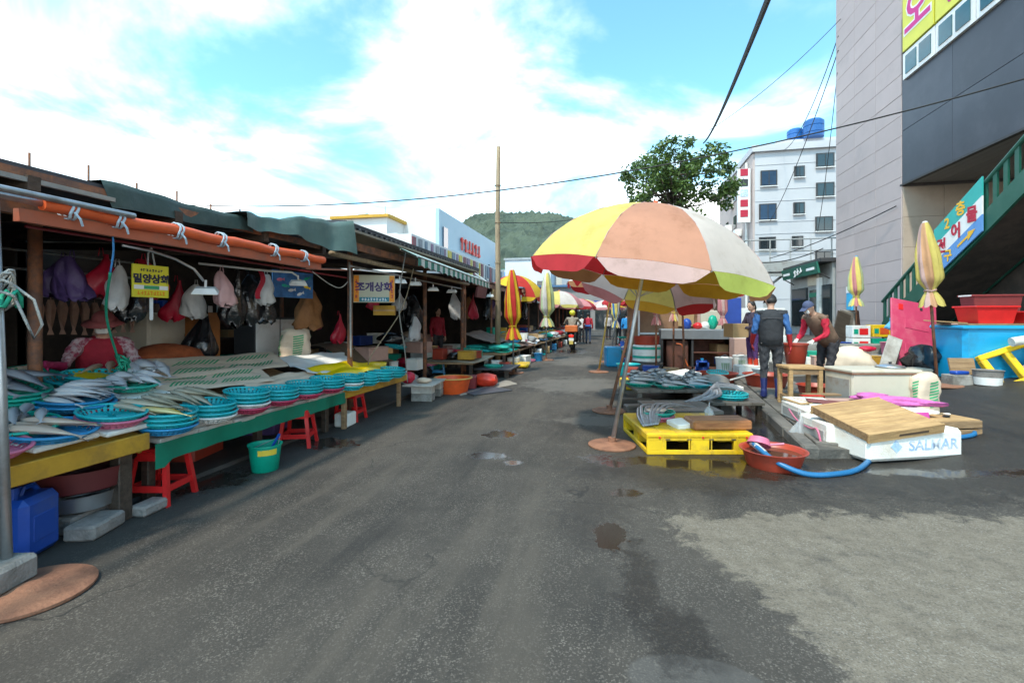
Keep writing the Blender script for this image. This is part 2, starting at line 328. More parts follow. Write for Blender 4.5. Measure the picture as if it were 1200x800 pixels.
# ================================================================ GROUND
def ground_material():
    m = bpy.data.materials.new('worn asphalt'); m.use_nodes = True; t = m.node_tree; b = t.nodes['Principled BSDF']
    geo = N(t, 'ShaderNodeNewGeometry'); P = geo.outputs['Position']
    def noise(sc, det=6, ro=.6, dist=0): 
        n = N(t, 'ShaderNodeTexNoise'); L(t, P, n.inputs['Vector']); n.inputs['Scale'].default_value = sc; n.inputs['Detail'].default_value = det; n.inputs['Roughness'].default_value = ro; n.inputs['Distortion'].default_value = dist; return n.outputs['Fac']
    def rng(v, a, b_, c=0., d=1., sm=True):
        n = N(t, 'ShaderNodeMapRange', interpolation_type='SMOOTHSTEP' if sm else 'LINEAR'); L(t, v, n.inputs['Value']); n.inputs['From Min'].default_value = a; n.inputs['From Max'].default_value = b_; n.inputs['To Min'].default_value = c; n.inputs['To Max'].default_value = d; return n.outputs[0]
    def mth(op, a, b_=0.0):
        n = N(t, 'ShaderNodeMath', operation=op)
        for i, q in enumerate((a, b_)):
            if isinstance(q, (int, float)): n.inputs[i].default_value = q
            else: L(t, q, n.inputs[i])
        return n.outputs[0]
    def mix(f, a, b_, bl='MIX'):
        n = N(t, 'ShaderNodeMixRGB', blend_type=bl)
        for i, q in zip(('Fac','Color1','Color2'), (f, a, b_)):
            if isinstance(q, tuple): n.inputs[i].default_value = (*q, 1)
            elif isinstance(q, (int, float)): n.inputs[i].default_value = q
            else: L(t, q, n.inputs[i])
        return n.outputs[0]
    se = N(t, 'ShaderNodeSeparateXYZ'); L(t, P, se.inputs[0]); X, Y = se.outputs['X'], se.outputs['Y']
    big = noise(.45, 5, .6); mid = noise(2.2, 7, .65); fine = noise(95, 3, .7); hi = noise(9, 8, .7); edge = rng(mth('ADD', mth('MULTIPLY', noise(1.7, 8, .65), .5), mth('MULTIPLY', noise(7.5, 9, .75, .6), .5)), .36, .64, 0., 1., False)
    vo = N(t, 'ShaderNodeTexVoronoi'); L(t, P, vo.inputs['Vector']); vo.inputs['Scale'].default_value = 135
    def ell(x, y, rx, ry, soft=.3, amp=.9, nz=edge):
        amp *= .75
        s = N(t, 'ShaderNodeVectorMath', operation='SUBTRACT'); L(t, P, s.inputs[0]); s.inputs[1].default_value = (x, y, 0)
        d = N(t, 'ShaderNodeVectorMath', operation='MULTIPLY'); L(t, s.outputs[0], d.inputs[0]); d.inputs[1].default_value = (1/rx, 1/ry, 0)
        l = N(t, 'ShaderNodeVectorMath', operation='LENGTH'); L(t, d.outputs[0], l.inputs[0])
        q = mth('ADD', l.outputs['Value'], mth('MULTIPLY', mth('SUBTRACT', nz, .5), amp*2))
        return rng(q, 1-soft, 1+soft, 1., 0.)
    def un(*a):
        r = a[0]
        for q in a[1:]: r = mth('MAXIMUM', r, q)
        return r
    # aggregate colour
    base = mix(rng(mid, .3, .7), (.029,.0252,.021), (.052,.0452,.0375))
    base = mix(rng(big, .35, .68), base, (.070,.060,.049), 'MIX')
    ch = N(t, 'ShaderNodeSeparateColor'); L(t, vo.outputs['Color'], ch.inputs[0])
    st = mth('MULTIPLY', rng(ch.outputs[0], .66, 1.0, 0, 1), rng(noise(3.1, 6, .7), .36, .62, .25, 1.))
    base = mix(mth('MULTIPLY', st, .75), base, (.20,.176,.146))
    base = mix(rng(fine, .5, .7, 0, .65), base, (.026,.024,.022))
    # tyre-worn lanes and mud run along the street
    lane = N(t, 'ShaderNodeTexNoise'); mp = N(t, 'ShaderNodeMapping'); mp.inputs['Scale'].default_value = (1.7, .22, 1); L(t, P, mp.inputs['Vector']); L(t, mp.outputs[0], lane.inputs['Vector']); lane.inputs['Scale'].default_value = 1.0; lane.inputs['Detail'].default_value = 6; lane.inputs['Roughness'].default_value = .62
    base = mix(rng(lane.outputs['Fac'], .5, .66, 0, .6), base, (.104,.088,.069))
    base = mix(rng(lane.outputs['Fac'], .32, .47, .7, 0), base, (.020,.0185,.017))
    # pale dry concrete-like skim on the right
    d1 = mth('SUBTRACT', mth('ADD', mth('MULTIPLY', X, .2), 3.72), Y)             # below the back edge
    d2 = mth('ADD', mth('SUBTRACT', X, .38), mth('MULTIPLY', mth('SUBTRACT', Y, 3.7), .40))   # right of the left edge
    inn = mth('ADD', mth('MINIMUM', d1, d2), mth('MULTIPLY', mth('SUBTRACT', edge, .5), .42))
    pale = rng(inn, -.04, .10)
    pc = mix(rng(hi, .3, .7), (.148,.124,.092), (.222,.190,.144))
    pc = mix(mth('MULTIPLY', st, .55), pc, (.36,.33,.28)); pc = mix(rng(mid, .53, .72, 0, .7), pc, (.07,.062,.053)); pc = mix(rng(fine, .48, .68, 0, .6), pc, (.045,.039,.032)); pc = mix(rng(noise(28, 5, .7), .5, .7, 0, .5), pc, (.06,.053,.045))
    base = mix(pale, base, pc)
    far = ell(-.9, 10.6, 1.0, 1.1); far2 = ell(-1.3, 16.5, .9, 1.6); far3 = ell(.0, 7.0, .9, .35)
    base = mix(mth('MULTIPLY', un(far, far2, far3), .6), base, (.16,.145,.125))
    # patched strip near the camera
    pat = ell(.33, 2.05, .28, .16, .05, .06); base = mix(mth('MULTIPLY', pat, .6), base, (.10,.094,.086))
    # fine cracks
    cv_ = N(t, 'ShaderNodeTexVoronoi', feature='DISTANCE_TO_EDGE'); wp = N(t, 'ShaderNodeVectorMath', operation='ADD'); nn = N(t, 'ShaderNodeTexNoise'); L(t, P, nn.inputs['Vector']); nn.inputs['Scale'].default_value = 1.3; nn.inputs['Detail'].default_value = 6
    sc2 = N(t, 'ShaderNodeVectorMath', operation='SCALE'); L(t, nn.outputs['Color'], sc2.inputs[0]); sc2.inputs['Scale'].default_value = .9; L(t, P, wp.inputs[0]); L(t, sc2.outputs[0], wp.inputs[1]); L(t, wp.outputs[0], cv_.inputs['Vector']); cv_.inputs['Scale'].default_value = .42
    crk = mth('MULTIPLY', rng(cv_.outputs['Distance'], .0, .006, 1., 0.), rng(big, .45, .6)); base = mix(mth('MULTIPLY', crk, .8), base, (.015,.014,.013))
    # wet ground
    wetr = rng(mth('ADD', mth('MINIMUM', mth('SUBTRACT', 7.6, mth('ABSOLUTE', mth('SUBTRACT', Y, 12.0))), mth('SUBTRACT', X, .1)), mth('MULTIPLY', mth('SUBTRACT', edge, .5), .9)), -.2, .5)
    wetr = mth('MULTIPLY', wetr, mth('SUBTRACT', 1., pale))
    trail = un(ell(-.02, 3.3, .07, .25, .5, 1.3), ell(.12, 2.75, .10, .4, .5, 1.3), ell(.28, 2.35, .14, .22, .5, 1.3), mth('MULTIPLY', ell(-.2, 3.9, .3, .7, .6, 1.3), .6), mth('MULTIPLY', ell(.5, 4.7, .8, .4, .5, 1.0), .8))
    pud = un(ell(-.03, 3.32, .09, .2, .15, .9), ell(-1.0, 4.77, .1, .09, .2, .7), ell(-1.32, 5.0, .2, .12, .2, 1.2), ell(-1.45, 5.9, .2, .22, .2, 1.0), ell(.02, 4.95, .10, .1, .2, .7), ell(.9, 5.1, 1.0, .22, .25, 1.0), ell(1.9, 7.6, .45, 2.0, .25, 1.0), ell(1.2, 4.85, .35, .12, .3, 1.1), ell(3.0, 5.25, .9, .12, .3, 1.1), ell(-3.5, 3.7, .3, .3, .3, 1.2), ell(-3.3, 5.1, .3, .2, .3, 1.2), ell(-1.9, 21, .6, 1.4, .3, 1.2), ell(.1, 4.15, .14, .09, .3, 1.2))
    wet = un(mth('MULTIPLY', wetr, .85), mth('MULTIPLY', trail, .9), pud)
    wetc = mix(1., base, (.42,.40,.38), 'MULTIPLY')
    base = mix(wet, base, wetc)
    base = mix(mth('MULTIPLY', pud, .45), base, (.03,.022,.014))
    # darker ground under the stalls on the left
    left_dark = rng(mth('ADD', X, mth('MULTIPLY', mth('SUBTRACT', edge, .5), .35)), -2.95, -3.4); base = mix(mth('MULTIPLY', left_dark, .75), base, (.035,.03,.025))
    L(t, base, b.inputs['Base Color'])
    ro = mth('SUBTRACT', .88, mth('ADD', mth('MULTIPLY', wet, .40), mth('MULTIPLY', pud, .36)))
    L(t, mth('MAXIMUM', ro, .07), b.inputs['Roughness'])
    bp = N(t, 'ShaderNodeBump'); bp.inputs['Distance'].default_value = .012
    h = mth('ADD', mth('MULTIPLY', fine, .5), mth('ADD', mth('MULTIPLY', ch.outputs[0], .35), mth('MULTIPLY', hi, .6)))
    L(t, h, bp.inputs['Height']); L(t, mth('SUBTRACT', .75, mth('MULTIPLY', pud, .72)), bp.inputs['Strength']); L(t, bp.outputs[0], b.inputs['Normal'])
    return m
m_ground = ground_material()
g = MB(); xs = [-700, -40, -10, 3, 10, 40, 700]; ys = [-80, 0, 20, 60, 200, 1200]
g.grid(len(xs)-1, len(ys)-1, lambda u, v: (xs[round(u*(len(xs)-1))], ys[round(v*(len(ys)-1))], gz(xs[round(u*(len(xs)-1))])))
struct('street_ground', g, m_ground)

# raised pavement with kerb stones and slabs on the right
pv = MB(); KL = [(1.98,5.55), (2.42,9.9), (2.78,13.6)]
pv.prism([(KL[0][0]+.13,KL[0][1]+.03), (2.9,5.75), (3.7,8.0), (3.9,13.6), (KL[2][0]+.13,13.6), (KL[1][0]+.13,9.9)], -.05, .095)
pave = struct('pavement', pv, m_stone)
kst = MB().box((0,0,0), (.16,.94,.26), bev=.018).mesh('kerb_stone', m_stone)
def along(poly, d):
    for a, b in zip(poly, poly[1:]):
        a, b = Vector(a), Vector(b); l = (b-a).length
        if d <= l: return a+(b-a)*d/l, math.atan2(b.y-a.y, b.x-a.x)-math.pi/2
        d -= l
    return b, 0
for i in range(8):
    p, a = along(KL, .48+.965*i)
    link('kerb_stone', kst, pave, (p.x+.05, p.y, -.005+rnd.uniform(-.012,.008)), (rnd.uniform(-.012,.012), rnd.uniform(-.02,.02), a+rnd.uniform(-.012,.012)))
slab = MB().box((0,0,0), (.57,.57,.05), bev=.008).mesh('paving_slab', m_stone)
for j in range(13):
    for i in range(3):
        y = 6.05+.6*j; x0 = 2.05+(y-5.55)*.101+.36
        x = x0+.58*i
        if x < 2.75+.09*(y-5.5): link('paving_slab', slab, pave, (x, y, .098+rnd.uniform(-.006,.006)), (rnd.uniform(-.012,.012), rnd.uniform(-.012,.012), R(-5.7)))

# ================================================================ HILLS
def hill(name, cx, cy, bumps, nx, ny, wx, wy, col, base=0):
    rr = random.Random(3); 
    from mathutils import noise as mn
    mb = MB()
    def f(u, v):
        x = cx+(u-.5)*wx; y = cy+(v-.5)*wy; z = base-4
        for (bx, by, h, sx, sy) in bumps: z += h*math.exp(-((x-bx)/sx)**2-((y-by)/sy)**2)
        z = -4+(z+4)*min(1, v/.25)**1.5 if v < .25 else z
        k = min(1, max(0, z/14))
        z += k*(mn.noise(Vector((x*.02, y*.02, 3)))*7 + mn.noise(Vector((x*.085, y*.085, 8)))*3.5 + abs(mn.noise(Vector((x*.23, y*.23, 1))))*5.5)
        return (x, y, z)
    mb.grid(nx, ny, f)
    return struct(name, mb, col)
m_forest = mat('far forest', (.040,.062,.046), .95, .55, .055, 0, dirt=(.07,.092,.062), damt=.6, dscale=.02)
hill('wooded_hill', -95, 440, [(-96,520,100,118,190),(-150,430,20,60,80),(-20,430,26,70,120),(-60,300,20,90,90)], 260, 230, 520, 600, m_forest)
hill('far_wooded_hill', -186, 320, [(-184,330,82,36,40)], 60, 50, 170, 150, m_forest)

# ================================================================ HOUSES AT THE HILL FOOT
hw = [mat('house cream', (.55,.52,.45), .8, .08, .4), mat('house white', (.65,.65,.64), .8, .08, .4), mat('house pink', (.5,.36,.31), .8, .08, .4), mat('house grey', (.4,.42,.43), .8, .08, .4)]
hr = [mat('roof terracotta', (.3,.11,.06), .8, .1, 1), mat('roof blue', (.08,.17,.3), .7, .1, 1), mat('roof green', (.05,.2,.14), .7, .1, 1)]
def house(x, y, z, w, d, h, wi, ri, lab):
    t = thing('hillside_house', lab, 'house', (x,y,z), rnd.uniform(-.3,.3), 'houses at the foot of the wooded hill')
    MB().box((0,0,h/2-2), (w,d,h+4)).build('wall', hw[wi], t)
    rf = MB()
    if ri == 2: rf.box((0,0,h+.15), (w+.5,d+.5,.3)).build('roof', hr[ri], t)
    else: rf.add([(-w/2-.4,-d/2-.4,h),(w/2+.4,-d/2-.4,h),(w/2+.4,d/2+.4,h),(-w/2-.4,d/2+.4,h),(-w/2,0,h+1.8),(w/2,0,h+1.8)], [(0,1,5,4),(2,3,4,5),(0,4,3),(1,2,5),(3,2,1,0)]); rf.build('roof', hr[ri], t)
    wm = MB().box((0,0,0), (1.5,.12,1.3)).mesh('window', m_glass)
    n = max(2, int(w/2.6))
    for fl in range(max(1, int(h/3))):
        for i in range(n): link('window', wm, t, (-w/2+(i+.5)*w/n, -d/2-.03, 1.6+3*fl))
hl = [('cream','terracotta gabled'),('white','blue gabled'),('pink','green flat')]
wn_ = ['cream','white','pink','grey']; rn_ = ['terracotta gabled','blue gabled','green flat']; seen = set(); k = 0
for (x, y, z, w, h) in [(-62,190,7,10,7),(-50,200,9,9,9),(-40,188,7,11,6),(-31,205,10,8,7),(-52,228,16,10,6),(-38,236,17,9,7),(-23,214,11,9,6),(-70,222,14,11,7),(-46,250,21,8,6),(-14,230,14,10,8),(-30,252,21,9,6),(-60,252,21,9,6)]:
    house(x, y, z, w, 8, h, k % 4, k % 3, '%s house with %s roof at the foot of the wooded hill' % (wn_[k % 4], rn_[k % 3])); k += 1

# ================================================================ PALE BLUE MARKET HALL (left, behind the stalls)
m_pblue = mat('pale blue cladding', (.33,.46,.53), .55, .04, .5); m_pwhite = mat('white render', (.6,.6,.58), .8, .04, .5, dirt=(.55,.52,.45), damt=.2)
t = thing('market_hall', 'pale blue market hall with slanted side wall, red sign and coloured strips', 'building', (-14,36.5,0))
MB().box((-8,10,5), (16,20,10)).build('wall', [m_pwhite], t)
MB().box((.1,9.9,5.12), (.3,20.3,10.24)).build('side_wall', m_pblue, t)
MB().box((.32,1.0,6.2), (.12,1.0,5.4)).build('window', m_glassb, t)
MB().box((-4.2,-.9,6.9), (4.6,1.6,.35)).build('canopy', m_pwhite, t)
an = MB().box((.1,3.2,3.3), (3.6,25,6.6)).build('annex', m_pwhite, t)
sc = [mat('strip maroon', (.18,.035,.05), .6), mat('strip grey blue', (.13,.18,.23), .6), mat('strip mustard', (.5,.4,.05), .6), mat('strip slate', (.2,.22,.24), .6), mat('strip violet', (.2,.13,.2), .6)]
for i in range(26):
    w = rnd.choice([.35,.5,.7]); h = rnd.uniform(1.1,1.9)
    MB().box((1.93,-8.9+i*.92+rnd.uniform(-.2,.2),6.45-h/2), (.08,w,h)).build('coloured_strip', sc[(i*3+i//4) % 5], an)
for y, z, h in ((9,5.9,1.3),(10,5.2,.8),(13.4,5.6,1.6),(15.2,6,1.6)): MB().box((.3,y,z+.6), (.1,.3,h)).build('window', m_glass, t)
m_sred = mat('red sign letters', (.62,.03,.02), .5)
print_marks(t, 6, 6.6, 1.25, m_sred, (.36,8.2,8.2), (R(90),0,R(90)), 4, .12, 'sign_letters')
t = thing('white_office', 'small white building with ochre roof edge beside the blue hall', 'building', (-19.2,33,0))
MB().box((0,3,4.55), (4.6,5,9.1)).build('wall', m_pwhite, t)
MB().box((.1,2.9,9.2), (4.9,5.4,.22)).build('roof', mat('ochre trim', (.5,.28,.03), .7), t)
MB().box((-.6,.47,8.1), (.5,.1,.7)).build('window', m_glass, t)
MB().box((2.5,-.2,7.0), (2.2,.4,1.4)).build('parapet', m_pwhite, t); MB().box((1.1,-.25,7.0), (.9,.5,1.1)).build('parapet_panel', mat('crimson panel', (.5,.03,.07), .6), t)
MB().tube([(1.4,2,9.1),(1.4,2,10.3)], .05).build('vent_pipe', m_steel, t)

# ================================================================ WHITE APARTMENT BLOCK (right, far)
m_wtile = mat('white tile', (.48,.49,.51), .55, .05, .8, dirt=(.48,.48,.47), damt=.2, dscale=.4); m_ptile = mat('pinkish render', (.48,.40,.37), .8, .06, .6, dirt=(.36,.3,.27), damt=.3, dscale=.5)
t = thing('apartment_block', 'white tiled four storey block with blue roof tanks', 'building', (10.6,40,0))
MB().box((6,6,7.1), (12,12,14.2)).build('wall', m_wtile, t)
MB().box((-.06,6,7.1), (.14,11.9,14.1)).build('side_wall', m_ptile, t)
MB().box((6,6,14.45), (12.5,12.5,.5)).build('roof', m_wtile, t)
MB().box((6,3.5,15.1), (8,4,.8)).build('roof_room', m_wtile, t)
for z in (2.9, 5.4, 6.3, 7.9, 8.8, 10.4, 11.3, 13.2):
    MB().box((6,-.015,z), (11.98,.03,.03)).build('tile_joint', mat('joint grey', (.42,.43,.45), .7), t)
def window(t, cx, z, w, h, gl, n=2, y=-.04):
    o = MB().box((cx,y,z), (w+.12,.1,h+.12)).build('window', m_dark, t)
    for i in range(n):
        MB().box((cx-w/2+(i+.5)*w/n, y-.055, z), (w/n-.06,.03,h-.06)).build('pane', gl, o)
    MB().box((cx,y-.08,z-h/2-.08), (w+.2,.16,.06)).build('sill', m_frame, o)
for (x0,x1,z0,z1,gl) in ((.45,1.5,11.6,12.7,m_glassb),(2.8,3.4,12.15,12.9,m_glass),(4.3,5.4,12.8,13.75,m_glass),(.35,1.45,9.0,10.15,m_glassb),(2.75,3.4,9.35,10.15,m_glass),(4.3,5.4,10.6,11.55,m_glass),(4.25,5.3,8.0,9.0,m_glass),(.35,1.4,6.75,7.6,m_glass),(2.65,3.3,6.9,7.6,m_glass),(4.25,5.3,5.5,6.4,m_glass)):
    window(t, (x0+x1)/2, (z0+z1)/2, x1-x0, z1-z0, gl)
for yy in (2.5, 5.5, 8.5):
    for z in (4.5, 7.2, 9.9, 12.3): MB().box((-.16,yy,z), (.1,.8,1.1)).build('window', m_glass, t)
for yy, z in ((3.6,8.6),(4.4,6.2),(7,9.6),(6.4,11.6),(4.2,12.6)): MB().box((-.42,yy,z), (.55,.8,.6), bev=.04).build('air_conditioner', m_white, t)
MB().tube([(-.3,1.2,1),(-.3,1.2,13.8)], .09).build('drain_pipe', m_white, t)
sg = MB().box((-.7,.4,11.0), (.9,.25,4.2)).build('hanging_sign', m_frame, t)
for i, (z, c) in enumerate(((12.8,m_txtred),(12.0,m_dark),(11.2,m_txtblue),(10.4,m_txtred),(9.6,m_txtred))): MB().box((-.7,.26,z), (.55,.03,.55)).build('sign_character_panel', c, sg)
m_tank = mat('blue water tank', (.015,.11,.34), .4, .08, 2)
for lab, x, y, s in (('large blue cylindrical water tank on the white block roof',15.2,41.4,1.0),('smaller blue water tank on the white block roof',14.3,42.6,.85)):
    mb = MB(); mb.lathe([(.7,0),(.72,.3),(.68,.32),(.72,.36),(.72,.8),(.68,.83),(.72,.87),(.72,1.2),(.55,1.36),(.2,1.45),(.0,1.45)], 24, capt=False)
    o = one('water_tank', mb, m_tank, lab, 'water tank', (x,y,15.5), smooth=35, group='roof water tanks'); o.scale = (s,s,s)

# green-roofed building behind the tree
t = thing('green_glass_building', 'teal glazed building half hidden behind the tree', 'building', (6.2,56,0))
MB().box((0,4,5), (5,8,10)).build('wall', mat('teal glazing', (.02,.17,.16), .2, .2, .5), t); MB().box((0,3.9,10.2), (5.4,8.4,.4)).build('roof', mat('teal roof', (.03,.22,.2), .5), t)
for i in range(2): MB().box((-1.2+i*2.2,-.05,7.5), (1.5,.1,2.6)).build('window', m_glassb, t)

# ================================================================ FOOTBRIDGE DECK, SHOP UNDER IT
t = thing('footbridge', 'steel footbridge with railing in front of the white block', 'footbridge', (5.6,28,0))
m_grey = mat('grey painted steel', (.36,.38,.38), .55, .1, 2, dirt=(.22,.2,.18), damt=.3)
MB().box((4.5,.7,4.02), (12,1.6,.22)).build('deck', m_grey, t); MB().box((4.5,-.15,4.2), (12,.1,.55)).build('edge_beam', m_grey, t); MB().box((4.5,-.15,3.75), (12,.14,.14)).build('lower_beam', m_grey, t)
for i in range(13): MB().tube([(-1.4+i*.98,-.18,4.4),(-1.4+i*.98,-.18,5.62)], .035, 6).build('rail_post', m_grey, t)
for z in (5.62,5.0): MB().tube([(-1.5,-.18,z),(10.5,-.18,z)], .035, 6).build('handrail', m_grey, t)
MB().tube([(2.5,.3,0),(2.5,.3,3.9)], .17, 12).build('column', m_grey, t); MB().tube([(2.5,.3,3.1),(3.4,.3,3.85)], .07, 6).build('brace', m_grey, t); MB().tube([(2.5,.3,3.1),(1.6,.3,3.85)], .07, 6).build('brace', m_grey, t)
t = thing('corner_shop', 'small shop with glass doors under a green awning board', 'shop', (9.25,23.25,.5))
MB().box((2.4,2.6,1.7), (4.7,5.1,3.4)).build('wall', m_grey, t); MB().box((2.2,2.6,3.5), (5.4,5.4,.16)).build('roof', m_dark, t)
d = MB().box((.02,1.9,1.15), (.08,.95,2.3)).build('door', m_glass, t); MB().box((-.03,1.9,2.05), (.06,.8,.2)).build('door_sign', mat('green door sign', (.02,.2,.12), .5), d)
MB().box((.0,3.7,1.5), (.1,1.9,1.9)).build('window', m_glass, t); MB().box((-.05,1.15,1.4), (.14,.3,2.8)).build('pilaster', m_white, t); MB().box((.0,.5,1.5), (.1,.85,1.9)).build('window', m_glass, t); MB().box((.0,2.0,2.75), (.1,1.1,.5)).build('transom_panel', m_cream, t)
b = MB().box((-.5,2.35,3.2), (.08,4.5,.52), (0,R(-12),0)).build('awning_board', mat('green awning board', (.015,.13,.09), .5, .08), t)
print_marks(b, 3, 1.1, .34, m_txtwhite, (-.56,2.35,3.2), (R(90),R(-12),R(-90)), 5, .02); MB().box((-.55,.85,3.18), (.02,.9,.12)).build('small_print', m_txtwhite, b); MB().box((-.55,3.9,3.18), (.02,.9,.12)).build('small_print', m_txtwhite, b)
for y in (.2, 4.5): MB().tube([(.0,y,2.7),(-.5,y,3.0)], .03, 6).build('awning_bracket', m_dark, t)

# ================================================================ TILED BUILDING WITH STAIR (right)
BX = 9.3
m_mauve = mat('mauve stone panel', (.43,.355,.345), .6, .05, .7, dirt=(.34,.29,.285), damt=.25, dscale=.6); m_joint = mat('dark joint', (.16,.14,.14), .9)
m_beige = mat('beige stone', (.42,.34,.27), .7, .06, .8, dirt=(.33,.26,.2), damt=.3, dscale=.6)
m_navy = mat('slate blue panel', (.032,.038,.054), .42, .18, .5, dirt=(.05,.056,.074), damt=.4, dscale=.7)
t = thing('market_building', 'tall mauve panelled building with slate blue overhang and yellow sign', 'building', (BX,0,0))
MB().box((5,20.55,9.5), (9.96,4.76,19)).build('wall', m_joint, t)
pn = MB().box((0,0,0), (.05,1.585,.672), bev=.006).mesh('wall_panel', m_mauve)
for j in range(28):
    for i in range(3): link('wall_panel', pn, t, (.015+rnd.uniform(-.003,.003), 18.97+1.595*i, .35+.68*j), (rnd.uniform(-.002,.002),0,0))
pb = MB().box((0,0,0), (1.16,.05,.995), bev=.006).mesh('recess_panel', m_beige)
for j in range(6):
    for i in range(4): link('recess_panel', pb, t, (.6+1.17*i, 18.155, .3+1.0*j))
MB().box((4.5,9.5,12.6), (8.9,17.2,13.4)).build('upper_block', m_joint, t)
npn = MB().box((0,0,0), (.06,2.4,1.76), bev=.005).mesh('slate_panel', m_navy)
for j in range(2):
    for i in range(7): link('slate_panel', npn, t, (.03, 16.95-2.41*i, 6.74+1.77*j))
MB().box((0.05,9.7,5.86), (.14,17.1,.06)).build('drip_edge', m_dark, t)
m_soff = mat('grey soffit slats', (.23,.22,.21), .6, .08, 2)
sfm = MB().box((0,0,0), (.26,16.8,.03), bev=.005).mesh('soffit_slat', m_soff)
for i in range(16): link('soffit_slat', sfm, t, (.25+.272*i, 9.6, 5.88))
l = MB().box((1.1,13.4,5.82), (.35,.6,.1), bev=.02).build('ceiling_lamp', m_white, t)
MB().box((4.6,9.4,3.0), (.2,17.4,5.75)).build('inner_wall', m_beige, t)
o = MB().box((4.42,15.6,4.1), (.12,2.6,1.9)).build('inner_window', m_frame, t); MB().box((4.34,15.6,4.1), (.05,2.35,1.65)).build('pane', m_glass, o)
MB().box((4.42,10.2,2.6), (.12,3.0,3.6)).build('dark_shopfront', m_glass, t)
m_ysign = mat('lime yellow sign', (.62,.60,.06), .5, .06, 2)
for i in range(6):
    yb = 17.9-1.62*i; z0 = 9.22
    o = MB().box((-.035,yb-.75,z0+.42), (.1,1.58,.84)).build('window', m_frame, t)
    for k in (0,1): MB().box((-.095,yb-.4-.7*k,z0+.42), (.03,.55,.58)).build('pane', mat('teal pane', (.02,.10,.12), .08, .3, 1, spec=.8), o)
    s = MB().box((-.06,yb-.76,z0+1.75), (.1,1.54,1.7)).build('sign_board', m_ysign, t)
    if i == 1: MB().ball((-.115,yb-.62,z0+1.6), (.02,.17,.5), 14, 10).build('letter_stroke', m_txtmag, s, True)
    if i < 1:
        lettering(s, '오이'[i], 1.5, m_txtwhite, (-.118,yb-.76,z0+1.82), (R(90),0,R(-90)), .085, name='letter_outline'); lettering(s, '오이'[i], 1.5, m_txtmag, (-.124,yb-.76,z0+1.82), (R(90),0,R(-90)), .03)
b = MB().box((-.06,21.6,1.95), (.06,.45,1.5)).build('notice_strip', mat('sky blue notice', (.05,.4,.68), .5), t); MB().box((-.095,21.6,2.6), (.02,.42,.25)).build('notice_head', m_txtwhite, b)

# the stair
SX = 7.8; m_sgreen = mat('green painted steel', (.008,.085,.055), .45, .15, 3, dirt=(.03,.09,.07), damt=.35); m_sgreen2 = mat('green steel treads', (.01,.06,.045), .6, .2, 3)
t = thing('outdoor_stair', 'green steel outdoor stair climbing to the second floor', 'stair', (SX,0,0))
def sline(y): return 1.12+(15.86-y)*.601              # height of the nosing line
ya, yb = 16.2, 9.0
for dx in (0.0, 1.25):
    M = [(ya, sline(ya)-.05), (yb, sline(yb)-.05), (yb, sline(yb)+.42), (ya, sline(ya)+.42)]
    MB().add([(dx+e, y, z) for e in (-.03,.03) for (y, z) in M], [(0,1,2,3),(7,6,5,4),(0,4,5,1),(1,5,6,2),(2,6,7,3),(3,7,4,0)]).build('stringer', m_sgreen, t)
    MB().tube([(dx,ya,sline(ya)+1.04),(dx,yb,sline(yb)+1.04)], .05, 8).build('handrail', m_sgreen, t)
    bal = MB().box((0,0,0), (.04,.11,.66)).mesh('baluster', m_sgreen)
    for i in range(26): y = ya-.1-.28*i; link('baluster', bal, t, (dx+.005, y, sline(y)+.72))
tr = MB().box((0,0,0), (1.18,.30,.04)).mesh('tread', m_sgreen2)
for i in range(25): y = ya-.15-.285*i; link('tread', tr, t, (.625, y, sline(y)+.12))
MB().box((.625,8.3,sline(9)+.1), (1.3,1.5,.12)).build('landing', m_sgreen2, t)
MB().add([(.02,ya,sline(ya)-.04),(1.23,ya,sline(ya)-.04),(1.23,yb,sline(yb)-.04),(.02,yb,sline(yb)-.04),(.02,ya,sline(ya)-.0),(1.23,ya,sline(ya)-.0),(1.23,yb,sline(yb)-.0),(.02,yb,sline(yb)-.0)], [(3,2,1,0),(4,5,6,7),(0,1,5,4),(1,2,6,5),(2,3,7,6),(3,0,4,7)]).build('soffit_plate', m_dwall, t)
MB().box((1.36,12.5,1.9), (.06,7.2,3.2)).build('store_wall', m_dwall, t)
ang = math.atan(.601)
sg = thing('stair_sign', 'teal white and blue Korean sign fixed to the green stair rail', 'sign', (SX-.06,12.93,3.48))
def para(y0, y1, v0, v1, x):                           # strip of a board that follows the rail
    return [(x, y, (12.93-y)*.555+v) for (y, v) in ((y0,v0),(y1,v0),(y1,v1),(y0,v1))]
for nm, v0, v1, c in (('upper_band',.18,.59,mat('teal print',(.03,.36,.33),.5,.05)),('middle_band',-.22,.18,m_frame),('lower_band',-.58,-.22,mat('blue print',(.1,.26,.55),.5,.05))):
    q = para(.79+12.93, 12.93-.79, v0, v1, 0); q = [(x, y-12.93, z) for (x, y, z) in q]; q2 = [(x-.03, y, z) for (x, y, z) in q]
    MB().add(q+q2, [(0,1,2,3),(7,6,5,4),(0,4,5,1),(1,5,6,2),(2,6,7,3),(3,7,4,0)]).build(nm, c, sg)
def sg_text(body, ys, v, size, m, bold=.01):
    for ch, y in zip(body, ys): lettering(sg, ch, size, m, (-.04, y, -y*.555+v), (R(90),0,R(-90)), bold)
sg_text('2층', (.3,-.15), .38, .34, m_txtyel); sg_text('건어물', (.5,0,-.5), -.02, .37, m_txtred, .014); sg_text('입구', (.6,.27), -.40, .30, m_txtyel)
ar = MB(); ar.add([(-.04,y,-y*.555-.40+v) for (y, v) in ((-.05,.03),(-.38,.03),(-.38,.10),(-.62,0),(-.38,-.10),(-.38,-.03),(-.05,-.03))], [(0,1,5,6),(2,3,4)]); ar.build('arrow', m_txtyel, sg)

